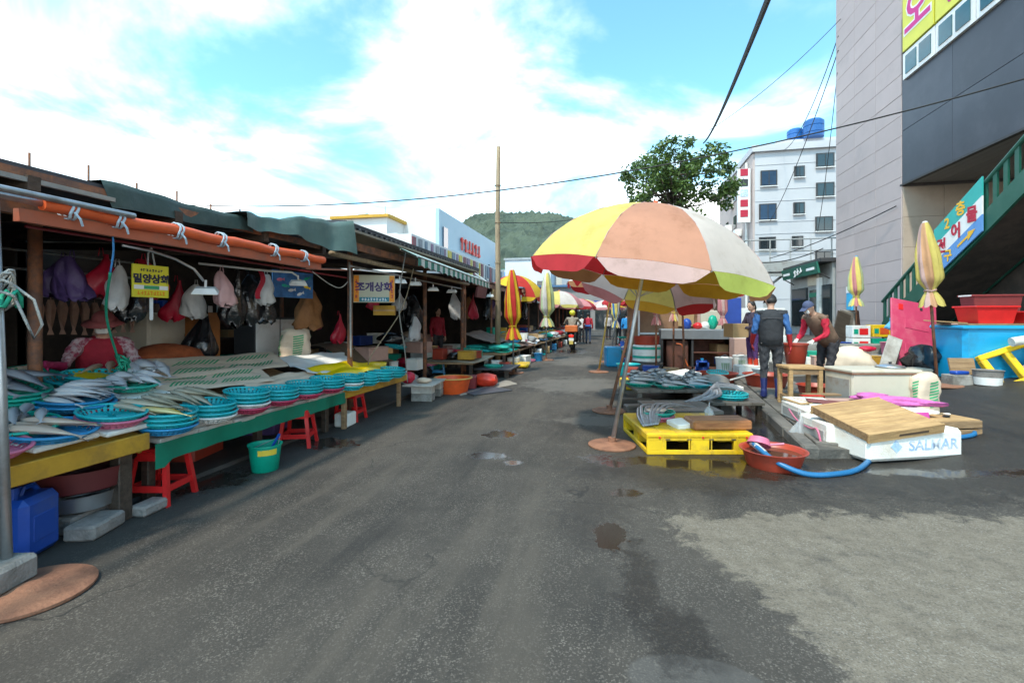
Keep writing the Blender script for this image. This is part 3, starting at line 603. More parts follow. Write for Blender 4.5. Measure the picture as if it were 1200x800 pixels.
# ================================================================ TREE
def leaf_tree(name, label, base, H, crown, nclump, nleaf, leafs, col, trunk_r=.16, seed=1):
    rr = random.Random(seed); t = thing(name, label, 'tree', base)
    tk = MB(); cx, cy, cz, rx, ry, rz = crown
    tk.tube([(0,0,0),(.08,.0,H*.3),(cx*.5,cy*.5,cz-rz*.7),(cx,cy,cz)], [trunk_r,trunk_r*.8,trunk_r*.6,trunk_r*.2], 8)
    cl = []
    for i in range(nclump):
        while True:
            d = Vector((rr.uniform(-1,1), rr.uniform(-1,1), rr.uniform(-1,1)))
            if .25 < d.length < 1: break
        p = Vector((cx+d.x*rx, cy+d.y*ry, cz+d.z*rz)); cl.append((p, rr.uniform(.25,.55)))
        if i % 2 == 0:
            q = Vector((cx*.6, cy*.6, cz-rz*.6+rr.uniform(0,.9)*rz)); mdl = (p+q)/2+Vector((0,0,-.15))
            tk.tube([q, mdl, p], [.055,.035,.012], 5)
    tk.build('trunk', mat('bark', (.09,.075,.06), .9, .2, 8, .4, 30), t, True)
    lv = MB()
    for p, r in cl:
        for _ in range(nleaf):
            d = Vector((rr.gauss(0,1), rr.gauss(0,1), rr.gauss(0,.75))); d = d/max(d.length,.01)*r*rr.random()**.4
            c = p+d; n = (d.normalized()*.7+Vector((rr.uniform(-1,1),rr.uniform(-1,1),rr.uniform(.1,1.4)))).normalized()
            a = n.orthogonal().normalized(); a = Quaternion(n, rr.uniform(0,6.28)) @ a; b = n.cross(a); s = leafs*rr.uniform(.6,1.25)
            lv.add([c-a*s, c-a*.2*s+b*.48*s, c+a*s-n*.15*s, c-a*.2*s-b*.48*s], [(0,1,2,3)], rr.choice((0,0,1,2)))
    lv.build('crown', [mat('leaf mid', tuple(col), .5, .2, 2, trans=.3), mat('leaf light', (col[0]*1.55,col[1]*1.35,col[2]*1.2), .5, .2, 2, trans=.3), mat('leaf dark', (col[0]*.6,col[1]*.65,col[2]*.7), .5, .2, 2, trans=.25)], t)
    return t
leaf_tree('street_tree', 'leafy street tree rising behind the open parasols', (2.9,24.4,.05), 8, (0,0,7.75,2.75,2.2,2.5), 120, 62, .125, (.075,.135,.03), .17, 5)

# ================================================================ OVERHEAD CABLES
def cable(label, a, b, sag, r=.012, n=24, m=None):
    a, b = Vector(a), Vector(b); pts = []
    for i in range(n+1):
        u = i/n; p = a.lerp(b, u); p.z -= sag*4*u*(1-u); pts.append(p)
    return one('overhead_cable', MB().tube(pts, r, 5), m or m_cable, label, 'cable', group=None)
cable('black overhead cable slung across the whole street to the slate panels', (-13.5,12,4.95), (9.28,12,6.68), 1.0, .017)
cable('thick black cable running from the tree up over the street', (3.85,22.5,9.2), (1.2,3.3,4.15), .25, .03)
cable('thin cable from the mauve corner towards the tree', (9.28,22.5,14.0), (4.2,23.2,10.0), .3, .014)
cable('upper thin cable from the mauve corner to the white block roof', (9.28,22.7,13.4), (12.6,39.9,14.2), .9, .02)
cable('thin cable from the mauve corner down the white block wall', (9.28,22.7,12.8), (11.6,39.8,8.8), .6, .02)
cable('thin cable from the mauve corner down to the footbridge', (9.28,22.8,11.9), (10.4,27.8,6.0), .5, .015)
cable('thin cable hanging along the mauve panelled wall', (9.2,18.3,5.2), (8.0,27.5,4.6), .15, .02)
cable('thin black cable drooping before the footbridge railing', (9.2,24.0,4.6), (5.7,27.6,4.9), .55, .025)
cable('thin cable from the bamboo pole to the tree', (-3.35,13.8,4.3), (2.6,23.5,7.6), .5, .012)
# ================================================================ LEFT STALL SHELTERS
def roof_panel(mb, x0, x1, y0, y1, z0, z1, th=.04):
    mb.add([(x0,y0,z0),(x0,y1,z0),(x1,y1,z1),(x1,y0,z1),(x0,y0,z0+th),(x0,y1,z0+th),(x1,y1,z1+th),(x1,y0,z1+th)], [(0,1,2,3),(7,6,5,4),(0,4,5,1),(1,5,6,2),(2,6,7,3),(3,7,4,0)])
s1 = thing('stall_shelter', 'low fish stall shelter with rolled orange vinyl along its eave', 'market stall', (-3.35,2,0))
def sp(name, mb, m, par=s1, smooth=None, o=(3.35,-2,0)): return mb.build(name, m, par, smooth, o)
mb = MB(); roof_panel(mb, -3.62, -8.7, -3.0, 5.4, 2.40, 2.62); rf = sp('roof', mb, m_roof)
sp('fascia', MB().box((-3.60,1.2,2.37), (.03,8.4,.07)), m_rustpipe, s1); sp('fascia_strip', MB().box((-3.57,-.1,2.335), (.03,5.8,.03)), m_steel, s1)
for i in range(9): sp('rafter', MB().box((-6.1,-2.8+1.02*i,2.43), (5.1,.07,.09), (0,R(2.5),0)), m_dwood, s1)
sp('eave_beam', MB().box((-3.38,3.55,2.075), (.05,2.9,.075)), m_obeam, s1); sp('back_beam', MB().box((-3.8,1.2,2.2), (.07,8.2,.1)), m_rustpipe, s1)
sp('eave_pipe', MB().tube([(-3.36,-2.6,2.165),(-3.35,2.72,2.165)], .024, 10), m_steel, s1, True); sp('eave_pipe', MB().tube([(-3.30,-2.6,2.19),(-3.29,2.72,2.19)], .02, 10), m_steel, s1, True)
for i in range(6): sp('roof_stub', MB().tube([(-3.75,2.4+.36*i,2.4),(-3.75,2.4+.36*i,2.56+.03*(i%2))], .008, 6), m_rustpipe, s1)
for x, y in ((-4.55,2.95),(-4.4,-.6),(-7.0,2.0)): sp('post', MB().tube([(x,y,0),(x,y,2.45)], .045, 10), m_rustpipe, s1, True)
for z in (1.72, 2.0, 2.2): sp('cross_rail', MB().tube([(-6.2,-1.5,z),(-6.2,5.3,z)], .015, 6), m_steel, s1)
sp('cross_rail', MB().tube([(-4.1,2.6,2.13),(-4.1,7.2,2.10)], .012, 6), mat('red rail', (.25,.03,.04), .5), s1)
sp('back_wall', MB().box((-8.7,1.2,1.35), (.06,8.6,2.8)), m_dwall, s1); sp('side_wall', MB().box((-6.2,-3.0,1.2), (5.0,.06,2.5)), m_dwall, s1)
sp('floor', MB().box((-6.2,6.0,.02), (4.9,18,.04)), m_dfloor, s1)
# rolled vinyl and ties
rv = MB(); rv.tube([(-3.34+.006*math.sin(i*2.1), 2.2+.1475*i, 2.155+.008*math.sin(i*1.3)) for i in range(20)], [.037+.009*abs(math.sin(i*1.7)) for i in range(20)], 12)
o = one('rolled_awning', rv, m_orange, 'rolled orange vinyl curtain tied under the stall eave', 'awning', smooth=40)
tm = MB()
for s in (0, .03): tm.tube([(.055*math.cos(a), s+.01*math.sin(3*a), .06*math.sin(a)) for a in [k*math.pi/6 for k in range(12)]], .009, 5, closed=True, flat=.6)
tm.tube([(.05,.01,-.02),(.07,.03,-.06),(.06,.05,-.1)], .007, 5); tie = tm.mesh('tie', mat('pale blue ribbon', (.45,.55,.62), .7))
for y in (2.33,2.62,3.08,3.5,4.15,4.62): tag(link('cloth_tie', tie, None, (-3.34,y,2.155)), 'pale ribbon knotted round the rolled orange vinyl', 'tie', 'ribbons on the orange roll')
# tarpaulins over the roof edge
def sheet(name, label, m, cat, fn, nu=18, nv=8, group=None, smooth=True):
    return one(name, MB().grid(nu, nv, fn), m, label, cat, smooth=smooth, group=group)
def f(u, v):
    y = 2.72+u*1.45; w = math.sin(u*9)*.012+math.sin(u*23)*.006
    if v < .6: return (-4.6+v/.6*1.0, y, 2.475+v*.0-.02*v+w*.3)
    q = (v-.6)/.4; return (-3.585+.025*q+w, y+.06*q*(1-u), 2.465-q*(.19-.06*u)+w*.5)
sheet('roof_tarpaulin', 'dark green tarpaulin lapping over the stall roof edge', m_gtarp, 'tarpaulin', f, 26, 10)
def f(u, v):
    y = 3.95+u*1.45; w = math.sin(u*11+v*3)*.02+math.sin(u*27+2*v)*.008; ov = .02+.30*u*u
    if v < .55: q = v/.55; return (-4.4+q*(.9+ov), y, 2.48+.22*u*q+w*q+.0*q)
    q = (v-.55)/.45; return (-3.5+ov+.03*q+w, y+.03*q*math.sin(u*20), 2.48+.22*u-q*(.13+.32*u**1.5)+w)
sheet('awning_tarpaulin', 'grey green tarpaulin drooping over a roof corner', m_gtarp2, 'tarpaulin', f, 30, 14)

# second shelter
s2 = thing('stall_shelter', 'shellfish stall shelter with dark layered roof and striped awning', 'market stall', (-3.5,8.6,0))
def sp2(name, mb, m, par=None, smooth=None): return mb.build(name, m, par or s2, smooth, (3.5,-8.6,0))
mb = MB(); roof_panel(mb, -3.38, -8.7, 5.55, 11.8, 2.68, 2.95, .05); sp2('roof', mb, m_roof)
mb = MB(); roof_panel(mb, -3.32, -4.1, 5.5, 11.6, 2.60, 2.62, .03); sp2('roof_underlay', mb, mat('pale roof edge', (.3,.26,.2), .8, .2, 3), s2)
cm = MB()
for i in range(40): cm.tube([(-3.36,5.6+i*.155,2.655),(-4.4,5.6+i*.155,2.70)], .03, 6)
sp2('corrugation', cm, m_roof)['kind'] = 'stuff'
sp2('eave_beam', MB().box((-3.5,8.5,2.46), (.06,6.1,.1)), m_rustpipe); sp2('eave_beam', MB().tube([(-3.62,5.6,2.32),(-3.62,11.6,2.32)], .035, 8), m_zwood, s2, True)
for y in (5.7,7.6,9.5,11.4): sp2('rafter', MB().box((-6.0,y,2.62), (5.0,.08,.1), (0,R(2.7),0)), m_dwood)
for x, y in ((-3.85,6.45),(-3.8,9.2),(-3.75,11.5),(-6.6,8.5)): sp2('post', MB().tube([(x,y,0),(x,y,2.6)], .04, 10), m_rustpipe, s2, True)
for z in (2.24,): sp2('cross_rail', MB().tube([(-3.8,6.4,z),(-3.75,11.5,z-.04)], .016, 6), m_steel)
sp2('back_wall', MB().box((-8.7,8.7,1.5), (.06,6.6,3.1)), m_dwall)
m_strg = mat('awning green', (.01,.17,.12), .6, .1, 4); m_strw = mat('awning white', (.55,.58,.54), .6, .1, 4)
aw = thing('striped_awning', 'green and white striped awning with scalloped edge under dark roof', 'awning', (-3.3,6.9,2.6))
cv = MB(); NS = 64
def sc_edge(u): return .05*abs(math.sin(u*NS/2*math.pi/1.0*.5))
cv.grid(NS, 6, lambda u, v: ((.34*min(1,v/.5)), u*4.3, -.02-.16*min(1,v/.5)-u*.10-(max(0,v-.5)/.5)*(.15-.03*abs(math.sin(u*NS*math.pi/4)))), matf=lambda i, j: (i//2) % 2)
cv.build('canopy', [m_strg, m_strw], aw); MB().tube([(.34,-.02,-.18),(.34,4.3,-.28)], .014, 6).build('front_bar', m_steel, aw)
for y in (.1,4.2): MB().tube([(0,y,-.05),(.34,y,-.2-.02*y)], .012, 6).build('arm', m_steel, aw)
# further shelters along the street
fs = [('rust red roof sheets',mat('rust sheet',(.16,.06,.04),.8,.25,3),2.5),('faded blue roof sheets',mat('blue sheet',(.10,.16,.22),.7,.2,3),2.62),('grey roof sheets',m_roof,2.5),('brown canvas roof',m_btarp,2.6),('green roof sheets',mat('green sheet',(.04,.11,.08),.7,.2,3),2.5)]
for i, (nm, mm, h) in enumerate(fs):
    y0 = 12.0+6.2*i; x0 = -3.6+.12*i
    s = thing('stall_shelter', 'market stall shelter with %s further down the street' % nm, 'market stall', (x0,y0,0))
    mb = MB(); roof_panel(mb, 0, -5.0, 0, 6.0, h, h+.35, .05); mb.build('roof', mm, s)
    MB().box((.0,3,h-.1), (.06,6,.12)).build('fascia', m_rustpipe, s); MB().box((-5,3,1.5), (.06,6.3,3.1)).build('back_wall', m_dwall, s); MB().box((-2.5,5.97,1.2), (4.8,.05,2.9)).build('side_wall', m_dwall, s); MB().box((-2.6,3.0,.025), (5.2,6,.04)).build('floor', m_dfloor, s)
    for yy in (.2,3,5.8): MB().tube([(-.3,yy,0),(-.3,yy,h)], .035, 8).build('post', m_rustpipe, s)
    for k in range(4): MB().box((-.02+.05*k,.8+1.5*k,h-.32), (.06,.9,.3), (0,R(10),0)).build('hung_board', [m_mcard,m_card,m_purple,m_white][(i+k)%4], s)

# ================================================================ THE STEEL POST WITH ITS BLOCK, BASE DISC
def disc(name, label, loc, r=.27, group='round iron parasol bases'):
    mb = MB(); mb.lathe([(r*.98,0),(r,.006),(r,.02),(r*.93,.03),(r*.3,.038),(.05,.05),(.045,.05)], 36)
    return one(name, mb, m_rust, label, 'parasol base', loc, group=None, smooth=30)
disc('base_plate', 'rusty round base plate under the concrete block and steel post', (-3.06,1.96,.002), .28)
bl = MB(); bl.box((0,0,.07), (.15,.26,.14), bev=.02); o = one('concrete_block', bl, m_conc, 'broken hollow concrete block holding the steel post foot', 'block', (-3.2,1.93,.03), R(14))
sp_ = thing('steel_post', 'galvanised steel post with rope coil under the stall eave', 'post', (-3.24,1.97,.14))
MB().tube([(0,0,0),(-.08,.02,1.0),(-.15,.03,2.02)], [.026,.026,.025], 12).build('pole', m_steel, sp_, True)
MB().tube([(-.0805,.02,.66),(-.083,.02,1.0)], [.0268,.0268], 12).build('rust_band', m_rustpipe, sp_, True)
rc = MB()
for k in range(5): rc.tube([(-.12+.07*math.cos(a)*(.8+.1*k), .02+.05*math.sin(a), 1.5+.05*math.sin(a+k)-.02*k+.06*math.cos(a)) for a in [q*math.pi/6 for q in range(12)]], .008, 5, closed=True)
rc.tube([(-.07,.05,1.5),(.0,.1,1.42),(.03,.12,1.28),(.0,.1,1.2),(-.03,.08,1.3),(-.06,.04,1.45)], .008, 5)
o = one('rope_coil', rc, m_rope, 'coil of grey rope tied to the steel post', 'rope', (-3.2,1.97,.16), smooth=True)
rc = MB(); rc.tube([(-.09+.04*math.cos(a), .05+.04*math.sin(a), 1.42+.05*math.cos(a*2)) for a in [q*math.pi/5 for q in range(10)]], .012, 5, closed=True)
one('green_rope_loop', rc, m_groper, 'green rope loop beside the grey coil on the post', 'rope', (-3.2,1.97,.16), smooth=True)

# ================================================================ TABLES
def plank(parent, name, c, d, m, rot=(0,0,0), bev=.006): return MB().box((0,0,0), d, bev=bev).build(name, m, parent, None, c, rot)
T1 = thing('display_table', 'ochre edged wooden display table carrying baskets of fish', 'table', (-3.45,1.9,0))
plank(T1, 'front_board', (0,.0,.55), (.035,2.12,.125), m_ybd)
for i in range(6): plank(T1, 'deck_plank', (-.12-.23*i,0,.60+.0575*i), (.225,2.1,.03), m_ybd if i == 0 else m_wood, (0,R(14),0))
for y in (-.9,.92):
    plank(T1, 'leg', (-.08,y,.25), (.09,.1,.5), m_dwood); plank(T1, 'leg', (-1.2,y,.4), (.09,.1,.8), m_dwood)
plank(T1, 'end_board', (-.55,1.04,.63), (1.05,.03,.1), m_ybd, (0,R(14),0))
T2 = thing('display_table', 'long sloping display table with hanging green vinyl skirt', 'table', (-3.55,4.35,0))
for i in range(6): plank(T2, 'deck_plank', (-.15-.24*i,0,.535+.072*i), (.235,2.58,.03), m_wood, (0,R(16.7),0))
for i in range(7): plank(T2, 'edge_board', (.0+rnd.uniform(-.012,.012),-1.1+.37*i,.515+rnd.uniform(-.004,.008)), (.17,.36,.04), m_wbd, (0,R(4),rnd.uniform(-.03,.03)))
for i in range(6): plank(T2, 'edge_board', (-.02,-1.0+.4*i,.553), (.13,.39,.03), m_wbd, (0,R(4),rnd.uniform(-.03,.03)))
MB().grid(40, 5, lambda u, v: (.095+.012*math.sin(u*19)*v+.008*math.sin(u*47), -1.33+2.66*u, .505-.145*v-(.05 if u < .03 else 0)*v)).build('skirt', m_greencloth, T2, True)
for y in (-1.2,0,1.2): plank(T2, 'leg', (-.12,y,.25), (.07,.07,.5), m_dwood); plank(T2, 'leg', (-1.3,y,.42), (.07,.07,.85), m_dwood)
T3 = thing('display_table', 'short ochre topped table at the end of the basket row', 'table', (-3.5,6.6,0))
plank(T3, 'front_board', (.03,.0,.47), (.035,1.92,.11), m_ybd); plank(T3, 'end_board', (-.2,.96,.47), (.5,.03,.1), m_ybd)
for i in range(4): plank(T3, 'deck_plank', (-.1-.24*i,0,.52+.05*i), (.235,1.9,.03), m_ybd if i == 0 else m_wood, (0,R(12),0))
for y in (-.85,.8): plank(T3, 'leg', (-.02,y,.21), (.06,.06,.42), m_wood); plank(T3, 'leg', (-.9,y,.3), (.06,.06,.6), m_wood)

# ================================================================ BASKETS
def basket_proto(name, label, cat, m, r=.2, rimm=None):
    t = thing(name, label, cat); b = MB()
    b.lathe([(r*.80,.0),(r*.80,.006)], 40); h = .05
    for k in range(30):
        a = 2*math.pi*k/30; ca, sa = math.cos(a), math.sin(a); w = .011
        b.add([(r*.79*ca-w*sa, r*.79*sa+w*ca, .003),(r*.79*ca+w*sa, r*.79*sa-w*ca, .003),(r*.985*ca+w*sa, r*.985*sa-w*ca, h),(r*.985*ca-w*sa, r*.985*sa+w*ca, h)], [(0,1,2,3)])
        w = .0025
        b.add([(r*.12*ca-w*sa, r*.12*sa+w*ca, .0062),(r*.12*ca+w*sa, r*.12*sa-w*ca, .0062),(r*.78*ca+w*sa, r*.78*sa-w*ca, .0062),(r*.78*ca-w*sa, r*.78*sa+w*ca, .0062),(r*.12*ca, r*.12*sa, .012),(r*.78*ca, r*.78*sa, .012)], [(0,1,2,3),(0,4,5,3),(1,2,5,4)])
    b.build('bowl', m, t)
    rm = MB(); rm.tube([(r*math.cos(a), r*math.sin(a), h) for a in [k*math.pi/18 for k in range(36)]], .011, 6, closed=True)
    rm.tube([(r*.90*math.cos(a), r*.90*math.sin(a), h*.5) for a in [k*math.pi/18 for k in range(36)]], .005, 4, closed=True)
    rm.build('rim', rimm or m, t, True); return t
used = set()
class Proto:
    def __init__(s, fn): s.fn = fn; s.o = None
    def at(s, loc, rot=(0,0,0), label=None, group=None, scale=None):
        if s.o is None:
            s.o = s.fn(); o = s.o; o.location = loc; o.rotation_euler = rot
            if label: o['label'] = label
            if group: o['group'] = group
            if scale: o.scale = scale
            return o
        return copy_tree(s.o, loc, rot, label, group, scale=scale)
BK = {k: Proto(lambda k=k, m=m: basket_proto('round_basket', '%s round plastic basket' % k, 'basket', m)) for k, m in (('teal',m_teal),('green',m_teal2),('blue',m_bluep),('pink',m_pinkp),('crimson',m_magp),('white',m_white))}
S = (1.25,1.25,1.0)
TT = R(14)                                             # tilt of the first table
def pl(col, x, y, z, label, sc=1.25, tilt=TT, group=None): return BK[col].at((x,y,z), (0,tilt*.6,rnd.uniform(0,6)*0), label, group, (sc,sc,1))
def zt(x): return .617+.25*(-x-3.45)
def tray(x, y, z, w, d, label, m=m_foam, h=.035, rz=0, tilt=TT*.6):
    return one('foam_tray', MB().box((0,0,h/2), (w,d,h), bev=.01), m, label, 'tray', (x,y,z), rot=(0,tilt,rz))
pl('pink', -3.60, 2.06, zt(-3.6)+.03, 'pink rimmed basket of red shrimp beside the steel post', 1.1)
pl('green', -3.88, 2.35, zt(-3.88)+.02, 'green basket of small silver fish near the steel post', 1.35)
for k in range(3): pl('green', -4.33, 2.6, zt(-4.33)+.02+.03*k, 'green basket in the stack under big grey fish', 1.3, group='stack under the grey fish')
pl('blue', -4.08, 2.88, zt(-4.08)+.02, 'blue basket beneath the pile of striped silver fish', 1.3); pl('blue', -4.08, 2.88, zt(-4.08)+.05, 'upper blue basket holding the pile of striped silver fish', 1.2)
tray(-3.64, 2.44, zt(-3.64)+.0, .3, .42, 'white foam tray under the blue basket of tan fish', rz=.1); pl('blue', -3.64, 2.44, zt(-3.64)+.04, 'blue basket holding three tan croakers', 1.22)
for k in range(2): pl('teal', -4.5+.03*k, 3.28+.07*k, zt(-4.5)+.02+.03*k, ['lower of two empty teal baskets by the yellow sheet','upper of two empty teal baskets by the yellow sheet'][k], 1.3-.1*k)
tray(-3.62, 2.84, zt(-3.62)-.0, .3, .36, 'white foam tray under the pink and teal baskets', rz=.06); pl('pink', -3.64, 2.84, zt(-3.64)+.04, 'pink basket under an empty teal basket on foam tray', 1.05); pl('teal', -3.64, 2.84, zt(-3.64)+.075, 'empty teal basket on the pink basket', 1.03)
tray(-4.05, 3.36, zt(-4.05)-.02, .34, .42, 'pink foam tray below the green basket of white fish', m_pinkp, .06); tray(-4.05, 3.36, zt(-4.05)+.045, .33, .4, 'white foam tray below the green basket of white fish', m_foam, .025); pl('green', -4.14, 3.36, zt(-4.1)+.09, 'green basket holding fat white bellied fish', 1.1)
def stack(x, y, z, cols, where, sc=1.0, dz=.036):
    for k, c in enumerate(cols): BK[c].at((x+rnd.uniform(-.008,.008), y+rnd.uniform(-.008,.008), z+dz*k), (0,R(5),rnd.uniform(0,.2)), '%s basket in the stack %s' % (c, where), 'baskets stacked %s' % where, (sc,sc,1))
stack(-3.52, 3.17, .575, ['blue','teal','teal','teal'], 'under tan and yellow fish', 1.02)
stack(-3.55, 3.63, .565, ['white','teal','teal','teal'], 'where cream fish tails hang over')
stack(-3.54, 4.05, .565, ['crimson','white','teal','teal','teal'], 'first beside the fish, empty, on a crimson basket')
stack(-3.54, 4.49, .565, ['crimson','teal','teal','teal'], 'beside the folded sack edge')
stack(-3.52, 4.92, .565, ['crimson','teal','teal','teal'], 'in front of the white sheet')
stack(-3.51, 5.35, .565, ['crimson','teal','teal','teal'], 'in front of the yellow sheet on the whitish boards')
for j, (y, w) in enumerate(((5.77,'first on the ochre table end'),(6.2,'second on the ochre table end'),(6.64,'third on the ochre table end'),(7.1,'fourth on the ochre table end, at the corner'))): stack(-3.47, y, .535, ['teal','teal','teal'] if j else ['teal','white','teal','teal'], w, .95, .04)

# ================================================================ FISH
def fish_mat(name, back, side, belly, stripe=0):
    m = mat(name, side, .28, .15, 25, spec=.7); t = m.node_tree; b = t.nodes['Principled BSDF']
    tc = N(t, 'ShaderNodeTexCoord'); se = N(t, 'ShaderNodeSeparateXYZ'); L(t, tc.outputs['Object'], se.inputs[0])
    r = N(t, 'ShaderNodeValToRGB'); mr = N(t, 'ShaderNodeMapRange'); L(t, se.outputs['Y'], mr.inputs['Value']); mr.inputs['From Min'].default_value = -.05; mr.inputs['From Max'].default_value = .05; L(t, mr.outputs[0], r.inputs[0])
    e = r.color_ramp.elements; e[0].position = .2; e[0].color = (*belly, 1); e[1].position = .85; e[1].color = (*back, 1); k = e.new(.55); k.color = (*side, 1)
    L(t, r.outputs[0], b.inputs['Base Color']); b.inputs['Metallic'].default_value = .15; return m
FM = dict(silver=fish_mat('silver fish skin',(.13,.15,.18),(.5,.51,.54),(.72,.72,.72)), grey=fish_mat('grey fish skin',(.10,.11,.13),(.27,.28,.31),(.42,.42,.44)), tan=fish_mat('tan fish skin',(.34,.22,.13),(.55,.40,.30),(.66,.52,.42)), white=fish_mat('white fish skin',(.4,.4,.43),(.7,.7,.72),(.8,.8,.8)), cream=fish_mat('cream olive fish skin',(.2,.17,.10),(.42,.36,.25),(.6,.54,.42)), yellow=fish_mat('yellow fish skin',(.5,.3,.03),(.65,.45,.08),(.7,.6,.3)), dark=fish_mat('dark blue fish skin',(.03,.045,.06),(.13,.16,.18),(.42,.44,.45)), hair=fish_mat('hairtail skin',(.3,.31,.33),(.5,.51,.53),(.6,.61,.62)))
m_eye = mat('fish eye', (.01,.01,.012), .1)
FME = {}
def fish_mesh(kind, L_, h, w, bend, droop, long=False):
    mb = MB(); n = 12; seg = 8; secs = []
    for i in range(n+1):
        u = i/n
        if long: hh = h*(.35+.65*min(1,u*6))*(1-.8*u**1.5); ww = hh*.45
        else:
            hh = h*max(.06, (math.sin(math.pi*min(1,u*1.02)**.62))**.8)*(1 if u < .75 else 1-.25*(u-.75)/.25); hh = max(hh, h*.2 if u > .5 else h*.1); ww = w*max(.12, math.sin(math.pi*min(1,u)**.55)**.9)
        x = u*L_; a = bend*u*u; secs.append((x, a*L_*.5, -droop*u*u*L_, hh/2, ww/2))
    v = []; f = []
    for (x, y, z, hh, ww) in secs:
        for k in range(seg): t = 2*math.pi*k/seg; v.append((x, y+hh*math.cos(t), z+ww*math.sin(t)))
    for i in range(n):
        for k in range(seg): l = (k+1) % seg; f.append((i*seg+k, (i+1)*seg+k, (i+1)*seg+l, i*seg+l))
    f.append(tuple(range(seg))); f.append(tuple(n*seg+k for k in range(seg))[::-1]); mb.add(v, f, 0)
    x, y, z, hh, ww = secs[-1]
    if not long:
        mb.add([(x-.01*L_,y+hh,z),(x-.01*L_,y-hh,z),(x+.13*L_,y+h*.5,z-.02*L_),(x+.07*L_,y,z-.01*L_),(x+.13*L_,y-h*.5,z-.02*L_)], [(0,1,3),(0,3,2),(1,4,3)], 0)
        i0, i1 = 4, 8; a, b = secs[i0], secs[i1]; mb.add([(a[0],a[1]+a[3]*.95,a[2]),(b[0],b[1]+b[3]*.9,b[2]),(b[0]-.02*L_,b[1]+b[3]+h*.08,b[2]),(a[0]+.05*L_,a[1]+a[3]+h*.16,a[2])], [(0,1,2,3)], 0)
        a = secs[3]; mb.add([(a[0],a[1]-a[3]*.2,a[2]+a[4]*.98),(a[0]+.14*L_,a[1]-a[3]*.1,a[2]+a[4]*1.25),(a[0]+.12*L_,a[1]-a[3]*.75,a[2]+a[4]*1.2)], [(0,1,2)], 0)
    a = secs[1]; mb.ball((a[0]+.012*L_, a[1]+a[3]*.25, a[2]+a[4]*.9), h*.075, 6, 4, 1)
    return mb.mesh('fish', [FM[kind], m_eye], 60)
SPEC = dict(silver=(.31,.072,.042),grey=(.50,.16,.07),tan=(.42,.09,.06),white=(.33,.105,.07),cream=(.42,.075,.05),yellow=(.34,.065,.045),dark=(.46,.115,.075),hair=(.95,.075,.03))
def fish(kind, loc, ang, label, group, tilt=0, roll=0, var=0, s=1.0):
    k = (kind, var % 3)
    if k not in FME:
        a = SPEC[kind]; FME[k] = fish_mesh(kind, *a, [(-.1),.12,.25][var % 3], [.1,.22,.05][var % 3] if kind not in ('hair',) else 0, kind == 'hair')
    o = link('fish', FME[k], None, loc, (roll, tilt, ang)); o.scale = (s,s,s); return tag(o, label, 'fish', group)
def heap(kind, n, c, ang, spread, label, group, dz=.016, s=1.0, jit=.15, back=.14, tilt=0):
    for i in range(n):
        q = (i-(n-1)/2)/max(1,n-1); nx, ny = -math.sin(ang), math.cos(ang)
        a = ang+rnd.uniform(-jit,jit); x = c[0]+nx*q*spread-math.cos(a)*back; y = c[1]+ny*q*spread-math.sin(a)*back
        fish(kind, (x+rnd.uniform(-.015,.015), y+rnd.uniform(-.015,.015), c[2]+dz*(i % 3)), a, label, group, tilt+rnd.uniform(-.06,.06), rnd.uniform(-.25,.25), i, s*rnd.uniform(.9,1.08))
F1 = R(-12)
heap('silver', 5, (-3.9,2.3,zt(-3.9)+.085), R(-30), .26, 'small silver fish on the green basket near the steel post', 'silver fish on the green basket')
heap('silver', 4, (-3.84,2.4,zt(-3.9)+.12), R(-40), .2, 'small silver fish on the green basket near the steel post', 'silver fish on the green basket')
heap('grey', 3, (-4.32,2.58,zt(-4.33)+.16), R(18), .28, 'big grey fish on the green basket stack', 'big grey fish', .03, 1.0, .2, .2)
heap('grey', 2, (-4.27,2.62,zt(-4.33)+.215), R(-10), .14, 'big grey fish on the green basket stack', 'big grey fish', .03, .95, .2, .2)
for q in range(3): heap('silver', 6, (-4.05+.02*q,2.92,zt(-4.08)+.11+.03*q), R(12+8*q), .34-.09*q, 'striped silver fish piled on the blue baskets', 'silver fish on the blue baskets', .012)
heap('tan', 4, (-3.64,2.43,zt(-3.64)+.115), R(22), .22, 'tan croaker lying on the blue basket over the foam tray', 'tan croakers', .012, 1.05, .08, .18)
heap('white', 6, (-4.12,3.36,zt(-4.1)+.165), R(-15), .32, 'fat white bellied fish on the green basket', 'fat white fish', .02, 1.0, .25, .14)
heap('white', 5, (-4.4,3.72,zt(-4.4)+.15), R(-25), .26, 'pale silver fish at the corner of the paper sacks', 'pale fish by the sacks', .02, 1.15, .15, .16)
heap('tan', 2, (-4.62,3.52,zt(-4.6)+.13), R(-50), .1, 'tan fish lying on the yellow sheet', 'tan fish on the yellow sheet', .02, .8, .2, .12)
heap('cream', 9, (-3.66,3.18,.80), R(8), .38, 'olive cream fish hanging over the basket stack', 'olive cream fish', .014, 1.0, .2, .19, .1)
heap('yellow', 2, (-3.5,3.1,.775), R(15), .08, 'yellow fish among the olive cream fish', 'yellow fish', .012, 1.0, .1, .13, .1)
heap('cream', 8, (-3.72,3.66,.80), R(5), .34, 'olive cream fish with tails over the second stack', 'olive cream fish of the second stack', .014, 1.0, .25, .2, .12)
m_shrimp = mat('red shrimp shell', (.42,.10,.08), .35, .2, 20)
